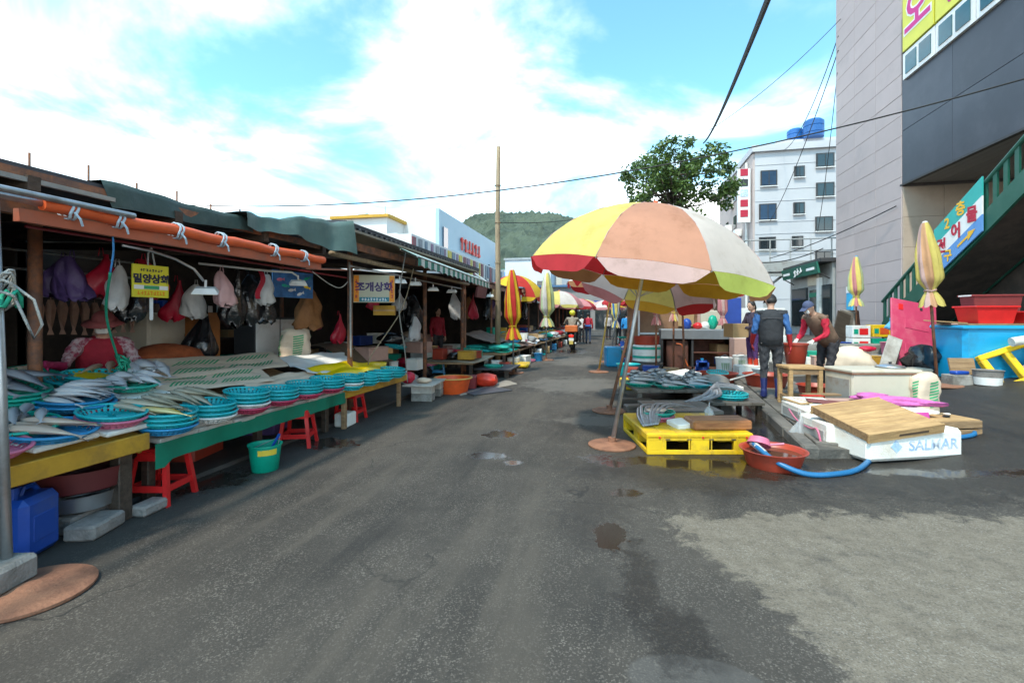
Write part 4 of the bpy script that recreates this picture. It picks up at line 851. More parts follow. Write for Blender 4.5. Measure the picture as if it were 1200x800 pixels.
for i in range(9):
    mb = MB(); mb.tube([(.09*math.cos(a), .05*math.sin(a), 0) for a in (0,.5,1,1.5,2,2.5,2.9)], [.006,.012,.014,.013,.011,.008,.003], 6); mb.tube([(.09,0,0),(.14,-.03,.01),(.19,-.02,.03)], .002, 3)
    one('shrimp', mb, m_shrimp, 'red shrimp on the pink rimmed basket', 'shrimp', (-3.6+rnd.uniform(-.12,.12),2.06+rnd.uniform(-.12,.12),zt(-3.6)+.06+.01*(i % 3)), rnd.uniform(0,6), 'red shrimp', True)

# ================================================================ SHEETS AND SACKS ON THE TABLES
def cloth(name, label, m, cat, corners, nu, nv, amp, sd, prints=None, lift=.0, group=None):
    c = [Vector(p) for p in corners]; rr = random.Random(sd); ph = [rr.uniform(0,6) for _ in range(6)]
    def P(u, v, dz=0):
        p = (c[0]*(1-u)+c[1]*u)*(1-v)+(c[3]*(1-u)+c[2]*u)*v
        z = amp*(math.sin(u*7+ph[0]+2*v)*.5+math.sin(v*9+ph[1]+3*u)*.4+math.sin(u*17+ph[2]-5*v)*.25+math.sin(v*23+u*11+ph[3])*.15)
        e = min(u,1-u,v,1-v); p.z += z+dz-(.012 if e < .02 else 0); p.x += amp*.5*math.sin(v*13+ph[4])*(1 if u in (0,1) else .3); p.y += amp*.5*math.sin(u*13+ph[5])*(1 if v in (0,1) else .3)
        return p
    o = thing(name, label, cat, group=group); MB().grid(nu, nv, lambda u, v: P(u, v)).build('sheet', m, o, True)
    for (u0, u1, v0, v1, nb, sl) in (prints or []):
        mb = MB()
        for k in range(nb):
            a = u0+(u1-u0)*k/nb; b = a+(u1-u0)/nb*.55
            mb.grid(2, 4, lambda u, v: P(a+(b-a)*u+sl*v, v0+(v1-v0)*v, .0035))
        mb.build('green_print', m_prgrn, o)['kind'] = 'stuff'
    return o
def zs(x, add=.05): return .60+.3*(-x-3.55)+add
def pt(x, y, a=.05): return (x, y, zs(x, a))
cloth('paper_sack', 'flattened cream paper sack with green stripes next to the fish', m_paper, 'sack', [pt(-4.0,3.55,.09), pt(-3.78,4.75,.09), pt(-4.35,5.15,.06), pt(-4.55,3.75,.06)], 30, 16, .016, 1, [(.08,.44,.10,.30,10,.08),(.5,.86,.14,.34,10,.08),(.1,.4,.42,.58,9,.08),(.48,.84,.48,.66,10,.08),(.25,.6,.74,.9,9,.08)])
cloth('paper_sack', 'flattened cream paper sack with green stripes at the back of the table', m_paper, 'sack', [pt(-4.25,3.8,.075), pt(-4.15,5.5,.08), pt(-4.75,5.9,.05), pt(-4.85,4.15,.05)], 30, 16, .016, 2, [(.06,.4,.12,.32,10,.08),(.46,.85,.18,.38,11,.07),(.1,.42,.52,.7,9,.07),(.5,.88,.56,.74,10,.07)])
cloth('paper_sack', 'folded cream paper sack strip behind the empty basket stacks', m_paper, 'sack', [pt(-3.72,4.3,.07), pt(-3.7,5.5,.06), pt(-3.9,5.6,.08), pt(-3.95,4.4,.09)], 24, 8, .022, 3)
cloth('white_sheet', 'crumpled white vinyl sheet between the sacks and the yellow sheet', m_wtarp, 'sheet', [pt(-3.8,5.35,.08), pt(-3.75,6.6,.04), pt(-4.6,7.5,-.02), pt(-4.75,5.9,.0)], 40, 28, .045, 4)
cloth('yellow_sheet', 'crumpled bright yellow vinyl sheet at the end of the table', m_ytarp, 'sheet', [pt(-3.58,5.5,.09), pt(-3.62,7.35,.03), pt(-3.95,7.7,.02), pt(-3.95,5.6,.11)], 44, 18, .045, 5)
cloth('yellow_sheet', 'small yellow sheet under the tan fish', m_ytarp, 'sheet', [(-4.4,3.3,.93),(-4.4,3.75,.93),(-4.75,3.75,1.0),(-4.75,3.3,1.0)], 12, 10, .012, 6)
cloth('paper_sack', 'rumpled cream sack lying behind the grey fish', m_paper, 'sack', [(-4.65,2.5,.98),(-4.65,3.1,1.0),(-4.95,3.2,1.08),(-4.95,2.5,1.06)], 20, 12, .03, 7, [(.4,.75,.2,.7,6,.05)])

# ================================================================ UNDER THE TABLES
def stool(label, loc, rz, m, group=None, h=.44):
    t = thing('plastic_stool', label, 'stool', loc, rz, group)
    MB().box((0,0,h-.015), (.28,.28,.03), bev=.012).build('seat', m, t); MB().box((0,0,h-.06), (.29,.29,.07), bev=.01).build('apron', m, t)
    for sx in (-1,1):
        for sy in (-1,1):
            q = MB(); q.add([(sx*(.12+.045*v+e*.018), sy*(.12+.045*v+g_*.018), (h-.06)*(1-v)) for v in (0,1) for (e, g_) in ((-1,-1),(1,-1),(1,1),(-1,1))], [(0,1,2,3),(7,6,5,4),(0,4,5,1),(1,5,6,2),(2,6,7,3),(3,7,4,0)]); q.build('leg', m, t)
    for a in range(4):
        MB().box((0,-.148,.13), (.27,.016,.05)).build('stretcher', m, t, None, (0,0,0), (0,0,a*math.pi/2))
    return t
stool('red plastic stool under the green skirt beside the timber table leg', (-3.62,3.22,0), .2, m_redp)
stool('red plastic stool under the green skirt beside the bucket', (-3.6,4.92,0), .35, m_redp, h=.42)
stool('red plastic stool under the ochre topped table', (-3.75,6.3,0), .1, m_redp, h=.42)
stool('blue plastic stool in front of the stall with hanging clothes', (-4.35,11.4,0), .3, m_bluep)
jc = thing('jerrycan', 'blue plastic jerrycan under the ochre edged table', 'jerrycan', (-3.6,2.27,0), R(20)); jc.scale = (1.2,1.2,1.25)
MB().box((0,0,.155), (.2,.24,.30), bev=.03).build('body', m_navyp, jc); MB().box((0,0,.15), (.206,.17,.16), bev=.02).build('moulded_panel', m_navyp, jc); MB().lathe([(.03,.30),(.03,.33),(.034,.33),(.034,.36)], 12, c=(0,-.07,0)).build('cap', m_navyp, jc); MB().tube([(0,-.02,.30),(0,0,.335),(0,.06,.335),(0,.09,.30)], .014, 6).build('handle', m_navyp, jc)
mb = MB(); mb.lathe([(.14,0),(.2,.02),(.22,.12),(.235,.13),(.215,.12),(.195,.03),(.0,.025)], 24, capt=False); one('steel_basin', mb, m_alu, 'dented aluminium basin under the ochre edged table', 'basin', (-3.75,2.72,.12), smooth=40)
mb = MB(); mb.lathe([(.24,0),(.28,.02),(.3,.16),(.315,.165),(.29,.155),(.27,.03),(.0,.025)], 24, capt=False); one('washbasin', mb, mat('dark maroon plastic',(.12,.02,.02),.5), 'dark maroon basin stacked on the aluminium basin', 'basin', (-3.78,2.74,.262), smooth=40)
for nm, x, y, z, d, rz in (('grey brick lying before the aluminium basin',-3.5,2.62,.05,(.2,.3,.1),.3),('grey brick under the timber table leg',-3.47,2.98,.04,(.14,.22,.08),.1),('long grey block under the basins',-3.78,2.75,.06,(.3,.5,.12),.2)): one('brick', MB().box((0,0,0), d, bev=.015), m_brick, nm, 'brick', (x,y,z), rz)
bk = thing('bucket', 'green plastic bucket with yellow label before the table skirt', 'bucket', (-3.33,4.05,0))
MB().lathe([(.115,0),(.12,.006),(.145,.235),(.155,.24),(.155,.255),(.14,.25),(.115,.015),(0,.012)], 28, capt=False).build('body', m_grnp, bk, 40)
lb = MB(); lb.grid(8, 1, lambda u, v: ((.1385+.005*v)*math.cos(-1.35+1.25*u), (.1385+.005*v)*math.sin(-1.35+1.25*u), .165+.055*v)); lb.build('label', mat('yellow label',(.7,.52,.05),.5), bk)
MB().tube([(.13,.0,.2),(.05,.15,.29),(-.13,.0,.2)], .004, 5).build('handle', m_steel, bk); MB().tube([(-.05,.03,.05),(.09,.09,.33)], .014, 6).build('tool', m_navyp, bk)
one('foam_box', MB().box((0,0,.09), (.2,.26,.18), bev=.015), m_foam, 'small white foam box under the ochre topped table', 'box', (-3.62,5.95,.0), .1)
for i in range(5): one('storage_crate', MB().box((0,0,.14), (.4,.5,.28), bev=.02), [m_dwood,m_btarp,m_dred,m_purple,m_dwood][i], ['dark timber crate','brown covered crate','terracotta crate','purple crate','second dark timber crate'][i]+' in the shade below the tables', 'crate', (-4.35,2.0+1.1*i,.0), .1*i)
# ================================================================ PARASOLS
def fab(n, c): return mat('parasol '+n, c, .75, .10, 2.0, .12, 60, dirt=(c[0]*.66,c[1]*.60,c[2]*.5), damt=.24, dscale=3.5, trans=.32)
FB = dict(yellow=fab('pale yellow',(.72,.60,.16)), gold=fab('golden',(.62,.36,.03)), salmon=fab('salmon',(.56,.27,.17)), white=fab('off white',(.70,.62,.56)), lime=fab('lime',(.56,.64,.13)), peach=fab('peach',(.68,.38,.20)), red=fab('red',(.50,.025,.03)), pink=fab('pink',(.62,.25,.25)), rose=fab('rose',(.62,.42,.38)), brown=fab('brown',(.3,.13,.05)), blue=fab('blue',(.05,.2,.5)), vred=fab('vivid red',(.55,.03,.02)), vyel=fab('vivid yellow',(.75,.48,.02)), pgreen=fab('pale green',(.5,.58,.33)))
def parasol(label, base, top, rad, drop, cols, vals, spin=0.0, pm=None, z0=None, disc_r=.27, group=None, baseplate=True, axis=None):
    base = Vector(base); top = Vector(top); t = thing('open_parasol', label, 'parasol', base, 0, group)
    ax = (top-base); Lp = ax.length; q = ax.to_track_quat('Z', 'Y').to_euler()
    qc = Vector(axis).to_track_quat('Z', 'Y').to_euler() if axis else q
    if baseplate:
        b = MB(); b.lathe([(disc_r*.98,0),(disc_r,.006),(disc_r,.02),(disc_r*.93,.028),(disc_r*.25,.036),(.045,.05),(.045,.10),(.03,.10)], 36); b.build('base_plate', m_rust, t, 30)
    MB().tube([(0,0,.02),(0,0,Lp*.5),(0,0,Lp-.02)], [.026,.024,.02], 10).build('pole', pm or m_steel, t, True, (0,0,0), q)
    n = len(cols); top_l = Matrix.Translation(ax)
    def prof(v): return rad*math.sin(v*1.12)/math.sin(1.12), -drop*(1-math.cos(v*1.12))/(1-math.cos(1.12))
    for k in range(n):
        a0 = spin+2*math.pi*k/n; da = 2*math.pi/n
        def P(u, v, ex=0, ez=0):
            r, z = prof(v); sag = 1-.045*math.sin(math.pi*u)*v; a = a0+da*u
            # straight hem between two rib tips
            ch = math.cos(da/2)/math.cos(da*(u-.5)); r2 = (r*(1-.75*v)+r*ch*.75*v)*sag+ex
            return (r2*math.cos(a), r2*math.sin(a), z+.03*math.sin(math.pi*u)*v+ez)
        p = MB().grid(8, 9, lambda u, v: P(u, max(v,.03))).build('canopy_panel', FB[cols[k]], t, True, ax, qc)
        def V(u, v):
            e = .02+.96*u; x, y, z = P(e, 1.0); hh = .165*min(1,(1-abs(2*u-1)**5))+.015; s = 1+.02*v
            return (x*s, y*s, z-hh*v-.002)
        MB().grid(10, 3, V).build('valance', FB[vals[k]], p, True)
        MB().tube([P(0, v, 0, .004) for v in (.05,.2,.4,.6,.8,1.0)], .0045, 4).build('seam', FB['rose'], p, True)
        rb = MB(); rb.tube([P(0, v, 0, -.012) for v in (.05,.3,.55,.8,1.0)], .006, 5); r = rb.build('rib', m_steel, t, True, ax, qc)
        x, y, z = P(0, .55); MB().tube([(0,0,-.75),(x,y,z-.015)], .005, 5).build('strut', m_steel, r)
    MB().lathe([(.06,-.01),(.07,.015),(.03,.03),(.022,.06),(.0,.07)], 12, capt=False).build('finial', m_orange, t, True, ax, qc)
    return t
def closed_parasol(label, base, top, cols, bot=.45, rmax=.16, lean=0, pm=None, disc_r=.27, plate=True, group=None, knob=None):
    base = Vector(base); top = Vector(top); t = thing('closed_parasol', label, 'parasol', base, 0, group)
    ax = top-base; Lp = ax.length; q = ax.to_track_quat('Z', 'Y').to_euler()
    if plate:
        b = MB(); b.lathe([(disc_r*.98,0),(disc_r,.006),(disc_r,.02),(disc_r*.93,.028),(disc_r*.25,.036),(.045,.05),(.045,.10),(.03,.10)], 32); b.build('base_plate', m_rust, t, 30)
    MB().tube([(0,0,.02),(0,0,Lp-.02)], .024, 8).build('pole', pm or m_rustpipe, t, True, (0,0,0), q)
    zb = Lp*bot; H_ = Lp-zb; n = len(cols); seg = n*6; mb = MB(); rows = 26; rr = random.Random(len(label)); ph = rr.uniform(0,6)
    def P(u, v):
        a = 2*math.pi*u; r = rmax*(.25+.75*min(1,v/.45)**.8)
        if v > .70: r = rmax*(1-.62*min(1,(v-.70)/.12))
        if v > .84: r = rmax*(.38+.62*((v-.84)/.16)**.8)
        pl = 1-.30*abs(math.sin(a*n/2+v*1.6))*min(1,v*3)+.08*math.sin(a*3+ph+v*4)
        a2 = a+v*.8; return (r*pl*math.cos(a2), r*pl*math.sin(a2), Lp-H_*v-.05*(1 if v > .97 else 0)*abs(math.sin(a*n/2)))
    mb.grid(seg, rows, P, matf=lambda i, j: (i*n//seg) % n); mb.build('canopy', [FB[c] for c in cols], t, True, (0,0,0), q)
    z = Lp-H_*.83; MB().tube([(rmax*.42*math.cos(a), rmax*.42*math.sin(a), z+.01*math.sin(3*a)) for a in [k*math.pi/6 for k in range(12)]], .014, 5, closed=True).build('tie', FB[cols[1]], t, True, (0,0,0), q)
    MB().lathe([(.03,Lp-.01),(.045,Lp+.01),(.03,Lp+.03),(0,Lp+.035)], 10, capt=False).build('finial', knob or m_white, t, True, (0,0,0), q)
    return t
def CY(*a): return list(a)
parasol('large open parasol in faded yellow, salmon, white and lime panels', (-.03,5.64,0), (.47,5.9,2.80), 1.38, .80, CY('red','gold','yellow','salmon','white','lime','gold','red'), CY('brown','red','red','rose','lime','peach','gold','gold'), R(30), pm=m_steel, axis=(.15,-.02,1))
parasol('open parasol in faded pink and cream behind the large lime one', (-.08,7.69,0), (.55,8.3,2.52), 1.25, .5, CY('rose','pink','yellow','white','pink','rose','yellow','white'), CY('red','pink','rose','pink','rose','red','gold','pink'), .2, pm=m_rustpipe)
parasol('open parasol in cream and gold shading the dark fish heaps', (1.55,11.3,0), (1.45,11.2,2.55), 1.3, .5, CY('white','gold','rose','yellow','white','gold','pink','yellow'), CY('red','gold','red','gold','pink','red','gold','red'), .5, pm=m_rustpipe)
parasol('open parasol in white and red on the bamboo coloured pole', (-.42,13.16,0), (.0,13.3,2.75), 1.25, .5, CY('white','pink','white','rose','white','pink','white','red'), CY('red','red','brown','red','red','brown','red','red'), .1, pm=mat('ochre pole',(.5,.3,.06),.6))
parasol('open parasol in faded rose and yellow far along the right row', (-.2,16.2,0), (.35,16.3,2.8), 1.25, .5, CY('rose','yellow','white','red','rose','yellow','white','red'), CY('red','pink','red','pink','red','pink','red','pink'), .4, pm=m_steel)
parasol('open parasol in pale gold over the far right stalls', (.9,20.5,0), (1.0,20.5,2.75), 1.4, .5, CY('yellow','gold','yellow','gold','yellow','gold','yellow','gold'), CY('gold','yellow','gold','yellow','gold','yellow','gold','yellow'), .4, pm=m_rustpipe)
parasol('open parasol in deep red beyond the pale gold one', (.6,26.5,0), (.7,26.5,2.75), 1.4, .5, CY('red','rose','red','rose','red','rose','red','rose'), CY('red','pink','red','pink','red','pink','red','pink'), .3, pm=m_rustpipe)
parasol('vivid red and yellow open parasol over the left stalls', (-4.1,19.6,0), (-4.1,19.5,3.25), 1.3, .95, CY('vred','vyel','vred','vyel','vred','vyel','vred','vyel'), CY('vyel','vred','vyel','vred','vyel','vred','vyel','vred'), .15, pm=m_rustpipe)
parasol('pink and yellow striped open parasol past the vivid one', (-3.0,26.5,0), (-3.0,26.5,2.95), 1.35, .8, CY('pink','yellow','white','pink','yellow','white','pink','yellow'), CY('yellow','pink','yellow','pink','yellow','pink','yellow','pink'), .15, pm=m_rustpipe)
parasol('small red open parasol tucked behind the scooter rider', (-2.6,33,0), (-2.6,33,2.8), 1.4, .6, CY('red','red','pink','red','red','pink','red','red'), CY('red','pink','red','red','pink','red','red','pink'), .15, pm=m_rustpipe)
parasol('open parasol in rose and white at the far end', (-.6,37,0), (-.6,37,2.8), 1.4, .6, CY('rose','white','rose','white','rose','white','rose','white'), CY('pink','pink','pink','pink','pink','pink','pink','pink'), .15, pm=m_rustpipe)
parasol('red and white open parasol over the left row past the pink one', (-3.6,30.0,0), (-3.6,30,2.9), 1.3, .6, CY('red','white','red','white','red','white','red','white'), CY('white','red','white','red','white','red','white','red'), .15, pm=m_rustpipe)
parasol('yellow and rose open parasol at the left street end', (-2.4,37.5,0), (-2.4,37.5,2.9), 1.4, .6, CY('yellow','rose','yellow','rose','yellow','rose','yellow','rose'), CY('rose','yellow','rose','yellow','rose','yellow','rose','yellow'), .15, pm=m_rustpipe)
parasol('pink and white open parasol over the far right row', (1.2,23.4,0), (1.25,23.4,2.7), 1.3, .5, CY('pink','white','pink','white','pink','white','pink','white'), CY('red','pink','red','pink','red','pink','red','pink'), .2, pm=m_rustpipe)
parasol('gold and red open parasol near the right street end', (.9,31.0,0), (.9,31,2.8), 1.4, .55, CY('gold','red','gold','red','gold','red','gold','red'), CY('red','gold','red','gold','red','gold','red','gold'), .2, pm=m_rustpipe)
closed_parasol('folded blue and yellow parasol in the far right row', (.05,18.6,0), (.05,18.6,2.7), CY('blue','yellow','white','blue','yellow','white','blue','yellow'), .42, .18, pm=m_steel)
closed_parasol('folded vivid red and yellow parasol at the road edge', (-2.63,12.48,0), (-2.68,12.5,2.75), CY('vred','vyel','vred','vyel','vred','vyel','vred','vyel'), .34, .24, pm=m_steel)
closed_parasol('folded pale green and pink parasol at the road edge', (-2.32,16.46,0), (-2.28,16.4,3.02), CY('pgreen','yellow','pink','pgreen','white','yellow','pgreen','pink'), .4, .27, pm=m_steel)
closed_parasol('folded pink parasol standing behind the striped drum', (1.08,13.2,0), (1.08,13.2,2.5), CY('pink','rose','pink','red','pink','rose','pink','pink'), .53, .14)
closed_parasol('folded pink, cream and yellow parasol beside the steel counter', (1.50,13.0,0), (1.50,13.0,2.5), CY('pink','yellow','white','pink','yellow','white','pink','rose'), .57, .13)
closed_parasol('folded plain pink parasol before the blue panels', (3.1,15.0,0), (3.1,15.0,2.5), CY('pink','rose','pink','pink','pink','rose','pink','pink'), .52, .15, plate=False)
closed_parasol('tall folded cream and tan parasol by the cyan tank', (5.62,9.9,.27), (5.40,9.85,3.16), CY('yellow','rose','yellow','peach','yellow','rose','peach','yellow'), .50, .2, disc_r=.36)
closed_parasol('folded pink and yellow parasol with blue knob by the mauve wall', (7.1,16.2,.42), (7.1,16.2,3.3), CY('pink','yellow','pgreen','pink','yellow','pink','pgreen','yellow'), .5, .21, knob=m_bluep)

# ================================================================ PEOPLE
def remesh(mb, vox, smooth_it=4, ratio=.5):
    me = mb.mesh('tmp', [m_black]); o = bpy.data.objects.new('tmp', me); COL.objects.link(o)
    md = o.modifiers.new('r', 'REMESH'); md.mode = 'VOXEL'; md.voxel_size = vox; md.use_smooth_shade = True
    md = o.modifiers.new('s', 'SMOOTH'); md.iterations = smooth_it; md.factor = .5
    md = o.modifiers.new('d', 'DECIMATE'); md.ratio = ratio
    dg = bpy.context.evaluated_depsgraph_get(); out = bpy.data.meshes.new_from_object(o.evaluated_get(dg))
    bpy.data.objects.remove(o); bpy.data.meshes.remove(me); return out
def loft(mb, rings, lat, seg=14):
    v = []; f = []; lat = Vector(lat).normalized(); n = len(rings)
    for i, (p, a, b) in enumerate(rings):
        p = Vector(p); t = Vector(rings[min(i+1,n-1)][0])-Vector(rings[max(i-1,0)][0]); d = t.cross(lat).normalized()
        for k in range(seg): q = 2*math.pi*k/seg; v.append(p+lat*a*math.cos(q)+d*b*math.sin(q))
    for i in range(n-1):
        for k in range(seg): l = (k+1) % seg; f.append((i*seg+k, i*seg+l, (i+1)*seg+l, (i+1)*seg+k))
    f.append(tuple(range(seg))[::-1]); f.append(tuple((n-1)*seg+k for k in range(seg))); mb.add(v, f)
SKIN = mat('skin', (.50,.29,.20), .55, .06, 8); HAIR = mat('dark hair', (.02,.017,.015), .6, .2, 30)
def person(label, loc, rz, J, C, vox=.013, hair='short', k=1.0, hands=True, ratio=.5):
    # J: joints, local frame, figure faces -y.  C: materials for skin, top, sleeve, trousers, boot, hand
    t = thing('person', label, 'person', loc, rz); t.scale = (k,k,k); V = lambda n: Vector(J[n]); mb = MB(); bones = []
    pel, che, nek, hed = V('pelvis'), V('chest'), V('neck'), V('head'); lat = (V('shl')-V('shr')).normalized()
    up = (nek-pel).normalized()
    loft(mb, [(pel-up*.12,.10,.085),(pel-up*.04,.165,.115),(pel+up*.05,.165,.115),(pel.lerp(che,.5),.150,.105),(che-up*.02,.175,.118),(che+up*.08,.185,.108),(nek-up*.06,.14,.085),(nek-up*.01,.07,.06)], lat)
    bones += [(pel-up*.12, pel, .13, 'trousers'), (pel+up*.06, che+up*.08, .15, 'top'), (V('shl'), V('shr'), .06, 'top')]
    mb.tube([nek-up*.04, nek, hed-(hed-nek)*.35], [.062,.053,.05], 10); bones.append((nek+up*.02, hed, .05, 'skin'))
    fw = lat.cross(up).normalized(); 
    hd = (hed-nek).normalized(); hf = Vector(J['look']).normalized() if 'look' in J else Vector((0,-1,0))
    M = Matrix.Translation(hed) @ hf.to_track_quat('-Y', 'Z').to_matrix().to_4x4()
    mb.ball(hed, (.075,.092,.112), 14, 10, rot=M.to_euler()); mb.ball(M @ Vector((0,-.045,-.055)), (.052,.05,.055), 10, 8, rot=M.to_euler())
    mb.ball(M @ Vector((0,-.098,-.018)), (.014,.022,.024), 8, 6, rot=M.to_euler())
    for s in (-1,1): mb.ball(M @ Vector((s*.076,.01,-.01)), (.012,.022,.03), 8, 6, rot=M.to_euler())
    bones.append((hed-hd*.06, hed+hd*.03, .1, 'skin'))
    for sd in 'lr':
        sh, el, wr, ha = V('sh'+sd), V('el'+sd), V('wr'+sd), V('ha'+sd)
        mb.tube([che.lerp(sh,.6)+up*.05, sh, sh.lerp(el,.5), el, el.lerp(wr,.3), wr], [.075,.068,.056,.046,.045,.033], 10)
        gl = J.get('glove', 0.0)
        bones += [(sh, el, .055, 'sleeve'), (el, el.lerp(wr, 1-gl) if gl else wr, .045, 'sleeve')]
        if gl: bones.append((el.lerp(wr, 1-gl), wr, .047, 'hand'))
        d = (ha-wr).normalized(); pn = V('palm'+sd) if 'palm'+sd in J else lat*(1 if sd == 'l' else -1); pn = (pn-d*pn.dot(d)).normalized(); ac = d.cross(pn).normalized()
        th = fw*-1 if False else None
        # palm
        c0 = wr+d*.045; loft(mb, [(wr-d*.01,.026,.022),(wr+d*.03,.04,.018),(wr+d*.08,.042,.015),(wr+d*.095,.036,.011)], ac, 10)
        bones.append((wr+d*.01, wr+d*.17, .045, 'hand'))
        if hands:
            cu = J.get('curl', .5)
            for i, (o_, ln) in enumerate(((-.030,.062),(-.010,.072),(.011,.068),(.030,.054))):
                p0 = wr+d*.088+ac*o_; p1 = p0+(d*math.cos(cu*.6)-pn*math.sin(cu*.6))*ln*.55; p2 = p1+(d*math.cos(cu*1.6)-pn*math.sin(cu*1.6))*ln*.55
                mb.tube([p0-d*.02, p0, p1, p2], [.0105,.0105,.0095,.008], 7)
            sg = -1 if sd == 'l' else 1; sg *= J.get('thumb', 1)
            p0 = wr+d*.03+ac*sg*.03; p1 = p0+(d*.6+ac*sg*.7-pn*.3).normalized()*.04; p2 = p1+(d*.9+ac*sg*.2-pn*.4).normalized()*.032
            mb.tube([p0-ac*sg*.015, p0, p1, p2], [.014,.013,.011,.009], 7)
        hp, kn, an, to = V('hp'+sd), V('kn'+sd), V('an'+sd), V('to'+sd)
        mb.tube([hp+up*.04, hp, hp.lerp(kn,.5), kn, kn.lerp(an,.35), an], [.095,.098,.078,.058,.058,.042], 10)
        bt = J.get('boot', .12)
        bones += [(hp, kn, .085, 'trousers'), (kn, kn.lerp(an, 1-bt*1.6), .06, 'trousers'), (kn.lerp(an, 1-bt*1.6), an, .055, 'boot'), (an, to, .06, 'boot')]
        mb.tube([an+Vector((0,0,.05)), an+Vector((0,0,-.03)), an.lerp(to,.5)+Vector((0,0,-.01)), to], [.05,.052,.048,.034], 10)
    me = remesh(mb, vox, 4, ratio)
    keys = list(C.keys()); me.materials.clear()
    for n in keys: me.materials.append(C[n])
    cs = np.empty(len(me.polygons)*3); me.polygons.foreach_get('center', cs); cs = cs.reshape(-1,3); best = np.full(len(cs), 1e9); idx = np.zeros(len(cs), int)
    for a, b, r, n in bones:
        a_ = np.array(a); ab = np.array(b)-a_; l2 = max(ab @ ab, 1e-9); u = np.clip(((cs-a_) @ ab)/l2, 0, 1); dd = np.linalg.norm(cs-a_-u[:,None]*ab, axis=1)-r
        m_ = dd < best; best[m_] = dd[m_]; idx[m_] = keys.index(n)
    vc = np.empty(len(me.vertices)*3); me.vertices.foreach_get('co', vc); vc = vc.reshape(-1,3); vn = np.array([v.normal[:] for v in me.vertices])
    vb = np.full(len(vc), 1e9); vi = np.zeros(len(vc), int)
    for a, b, r, n in bones:
        a_ = np.array(a); ab = np.array(b)-a_; u = np.clip(((vc-a_) @ ab)/max(ab @ ab, 1e-9), 0, 1); dd = np.linalg.norm(vc-a_-u[:,None]*ab, axis=1)-r
        m_ = dd < vb; vb[m_] = dd[m_]; vi[m_] = n in ('top','sleeve','trousers')
    x, y, z = vc.T; w = .0065*np.sin(z*38+6*np.sin(x*11)+5*np.sin(y*13))+.004*np.sin(z*71+9*np.sin(x*17+y*9)); vc = vc+vn*(w*vi)[:,None]; me.vertices.foreach_set('co', vc.ravel())
    me.polygons.foreach_set('material_index', idx.tolist()); me.polygons.foreach_set('use_smooth', [True]*len(me.polygons)); me.update()
    link('body', me, t)
    eul = M.to_euler()
    for s in (-1,1): MB().ball((0,0,0), .011, 8, 6).build('eye', m_eye, t, True, M @ Vector((s*.030,-.082,.008)))
    MB().box((0,0,0), (.045,.012,.008), bev=.003).build('mouth', mat('lips',(.35,.12,.1),.5), t, None, M @ Vector((0,-.092,-.06)), eul)
    def dome(r, z0, ph=1.0):
        b = MB(); pr = [(r*math.cos(a), z0+r*1.08*math.sin(a)) for a in [q*math.pi/2/6 for q in range(7)]]; pr[-1] = (.002, pr[-1][1]); b.lathe(pr, 16, capb=False, capt=False); return b
    if hair == 'cap' or hair == 'cap2':
        b = dome(.092, .02); b.add([(-.065,-.075,.025),(.065,-.075,.025),(.055,-.165,.005),(-.055,-.165,.005),(-.065,-.075,.033),(.065,-.075,.033),(.055,-.165,.012),(-.055,-.165,.012)], [(0,1,2,3),(7,6,5,4),(0,4,5,1),(1,5,6,2),(2,6,7,3),(3,7,4,0)])
        o = b.build('cap', C['cap'] if 'cap' in C else m_black, t, 50, M.to_translation(), eul)
        h = MB().ball((0,.035,-.012), (.082,.07,.062), 14, 8); h.build('hair', HAIR, t, True, M.to_translation(), eul)
    elif hair == 'hat':
        b = dome(.095, .02); b.lathe([(.092,.025),(.17,-.005),(.175,.0),(.093,.032)], 20, capb=False, capt=False); b.build('hat', C['cap'], t, True, M.to_translation(), eul); MB().ball((0,.03,-.03), (.085,.075,.085), 14, 8).build('hair', HAIR, t, True, M.to_translation(), eul)
    elif hair == 'helmet':
        b = MB().ball((0,0,.02), (.125,.14,.13), 18, 10); b.build('helmet', C['cap'], t, True, M.to_translation(), eul)
    else:
        b = MB().ball((0,.022,.025), (.088,.092,.105), 14, 10); b.build('hair', HAIR, t, True, M.to_translation(), eul)
        if hair == 'long': MB().ball((0,.06,-.04), (.08,.05,.11), 12, 8).build('hair_tail', HAIR, t, True, M.to_translation(), eul)
    return t, M
def stand(**kw):
    J = dict(pelvis=(0,0,.93), chest=(0,.0,1.24), neck=(0,.01,1.47), head=(0,-.01,1.62), shl=(.185,.01,1.40), shr=(-.185,.01,1.40), ell=(.24,.03,1.11), elr=(-.24,.03,1.11), wrl=(.25,-.04,.87), wrr=(-.25,-.04,.87), hal=(.25,-.06,.77), har=(-.25,-.06,.77), hpl=(.095,0,.88), hpr=(-.095,0,.88), knl=(.10,-.02,.48), knr=(-.10,-.02,.48), anl=(.105,.02,.08), anr=(-.105,.02,.08), tol=(.12,-.13,.035), tor=(-.12,-.13,.035))
    J.update(kw); return J
def pm(n, c, r=.8, v=.2): return mat('cloth '+n, c, r, v, 9, .55, 16)
def vest(t, J, m, belt=.0, zb=-.06):
    pel, che, nek = Vector(J['pelvis']), Vector(J['chest']), Vector(J['neck']); up = (nek-pel).normalized(); lat = Vector(J['shl'])-Vector(J['shr'])
    b = MB(); loft(b, [(pel+up*zb,.185,.140),(pel.lerp(che,.3),.182,.134),(pel.lerp(che,.7),.19,.138),(che+up*.02,.198,.142),(che+up*.10,.20,.134),(nek-up*.075,.185,.112),(nek-up*.03,.12,.09),(nek-up*.005,.075,.075)], lat.normalized(), 20)
    return b.build('vest', m, t, True)
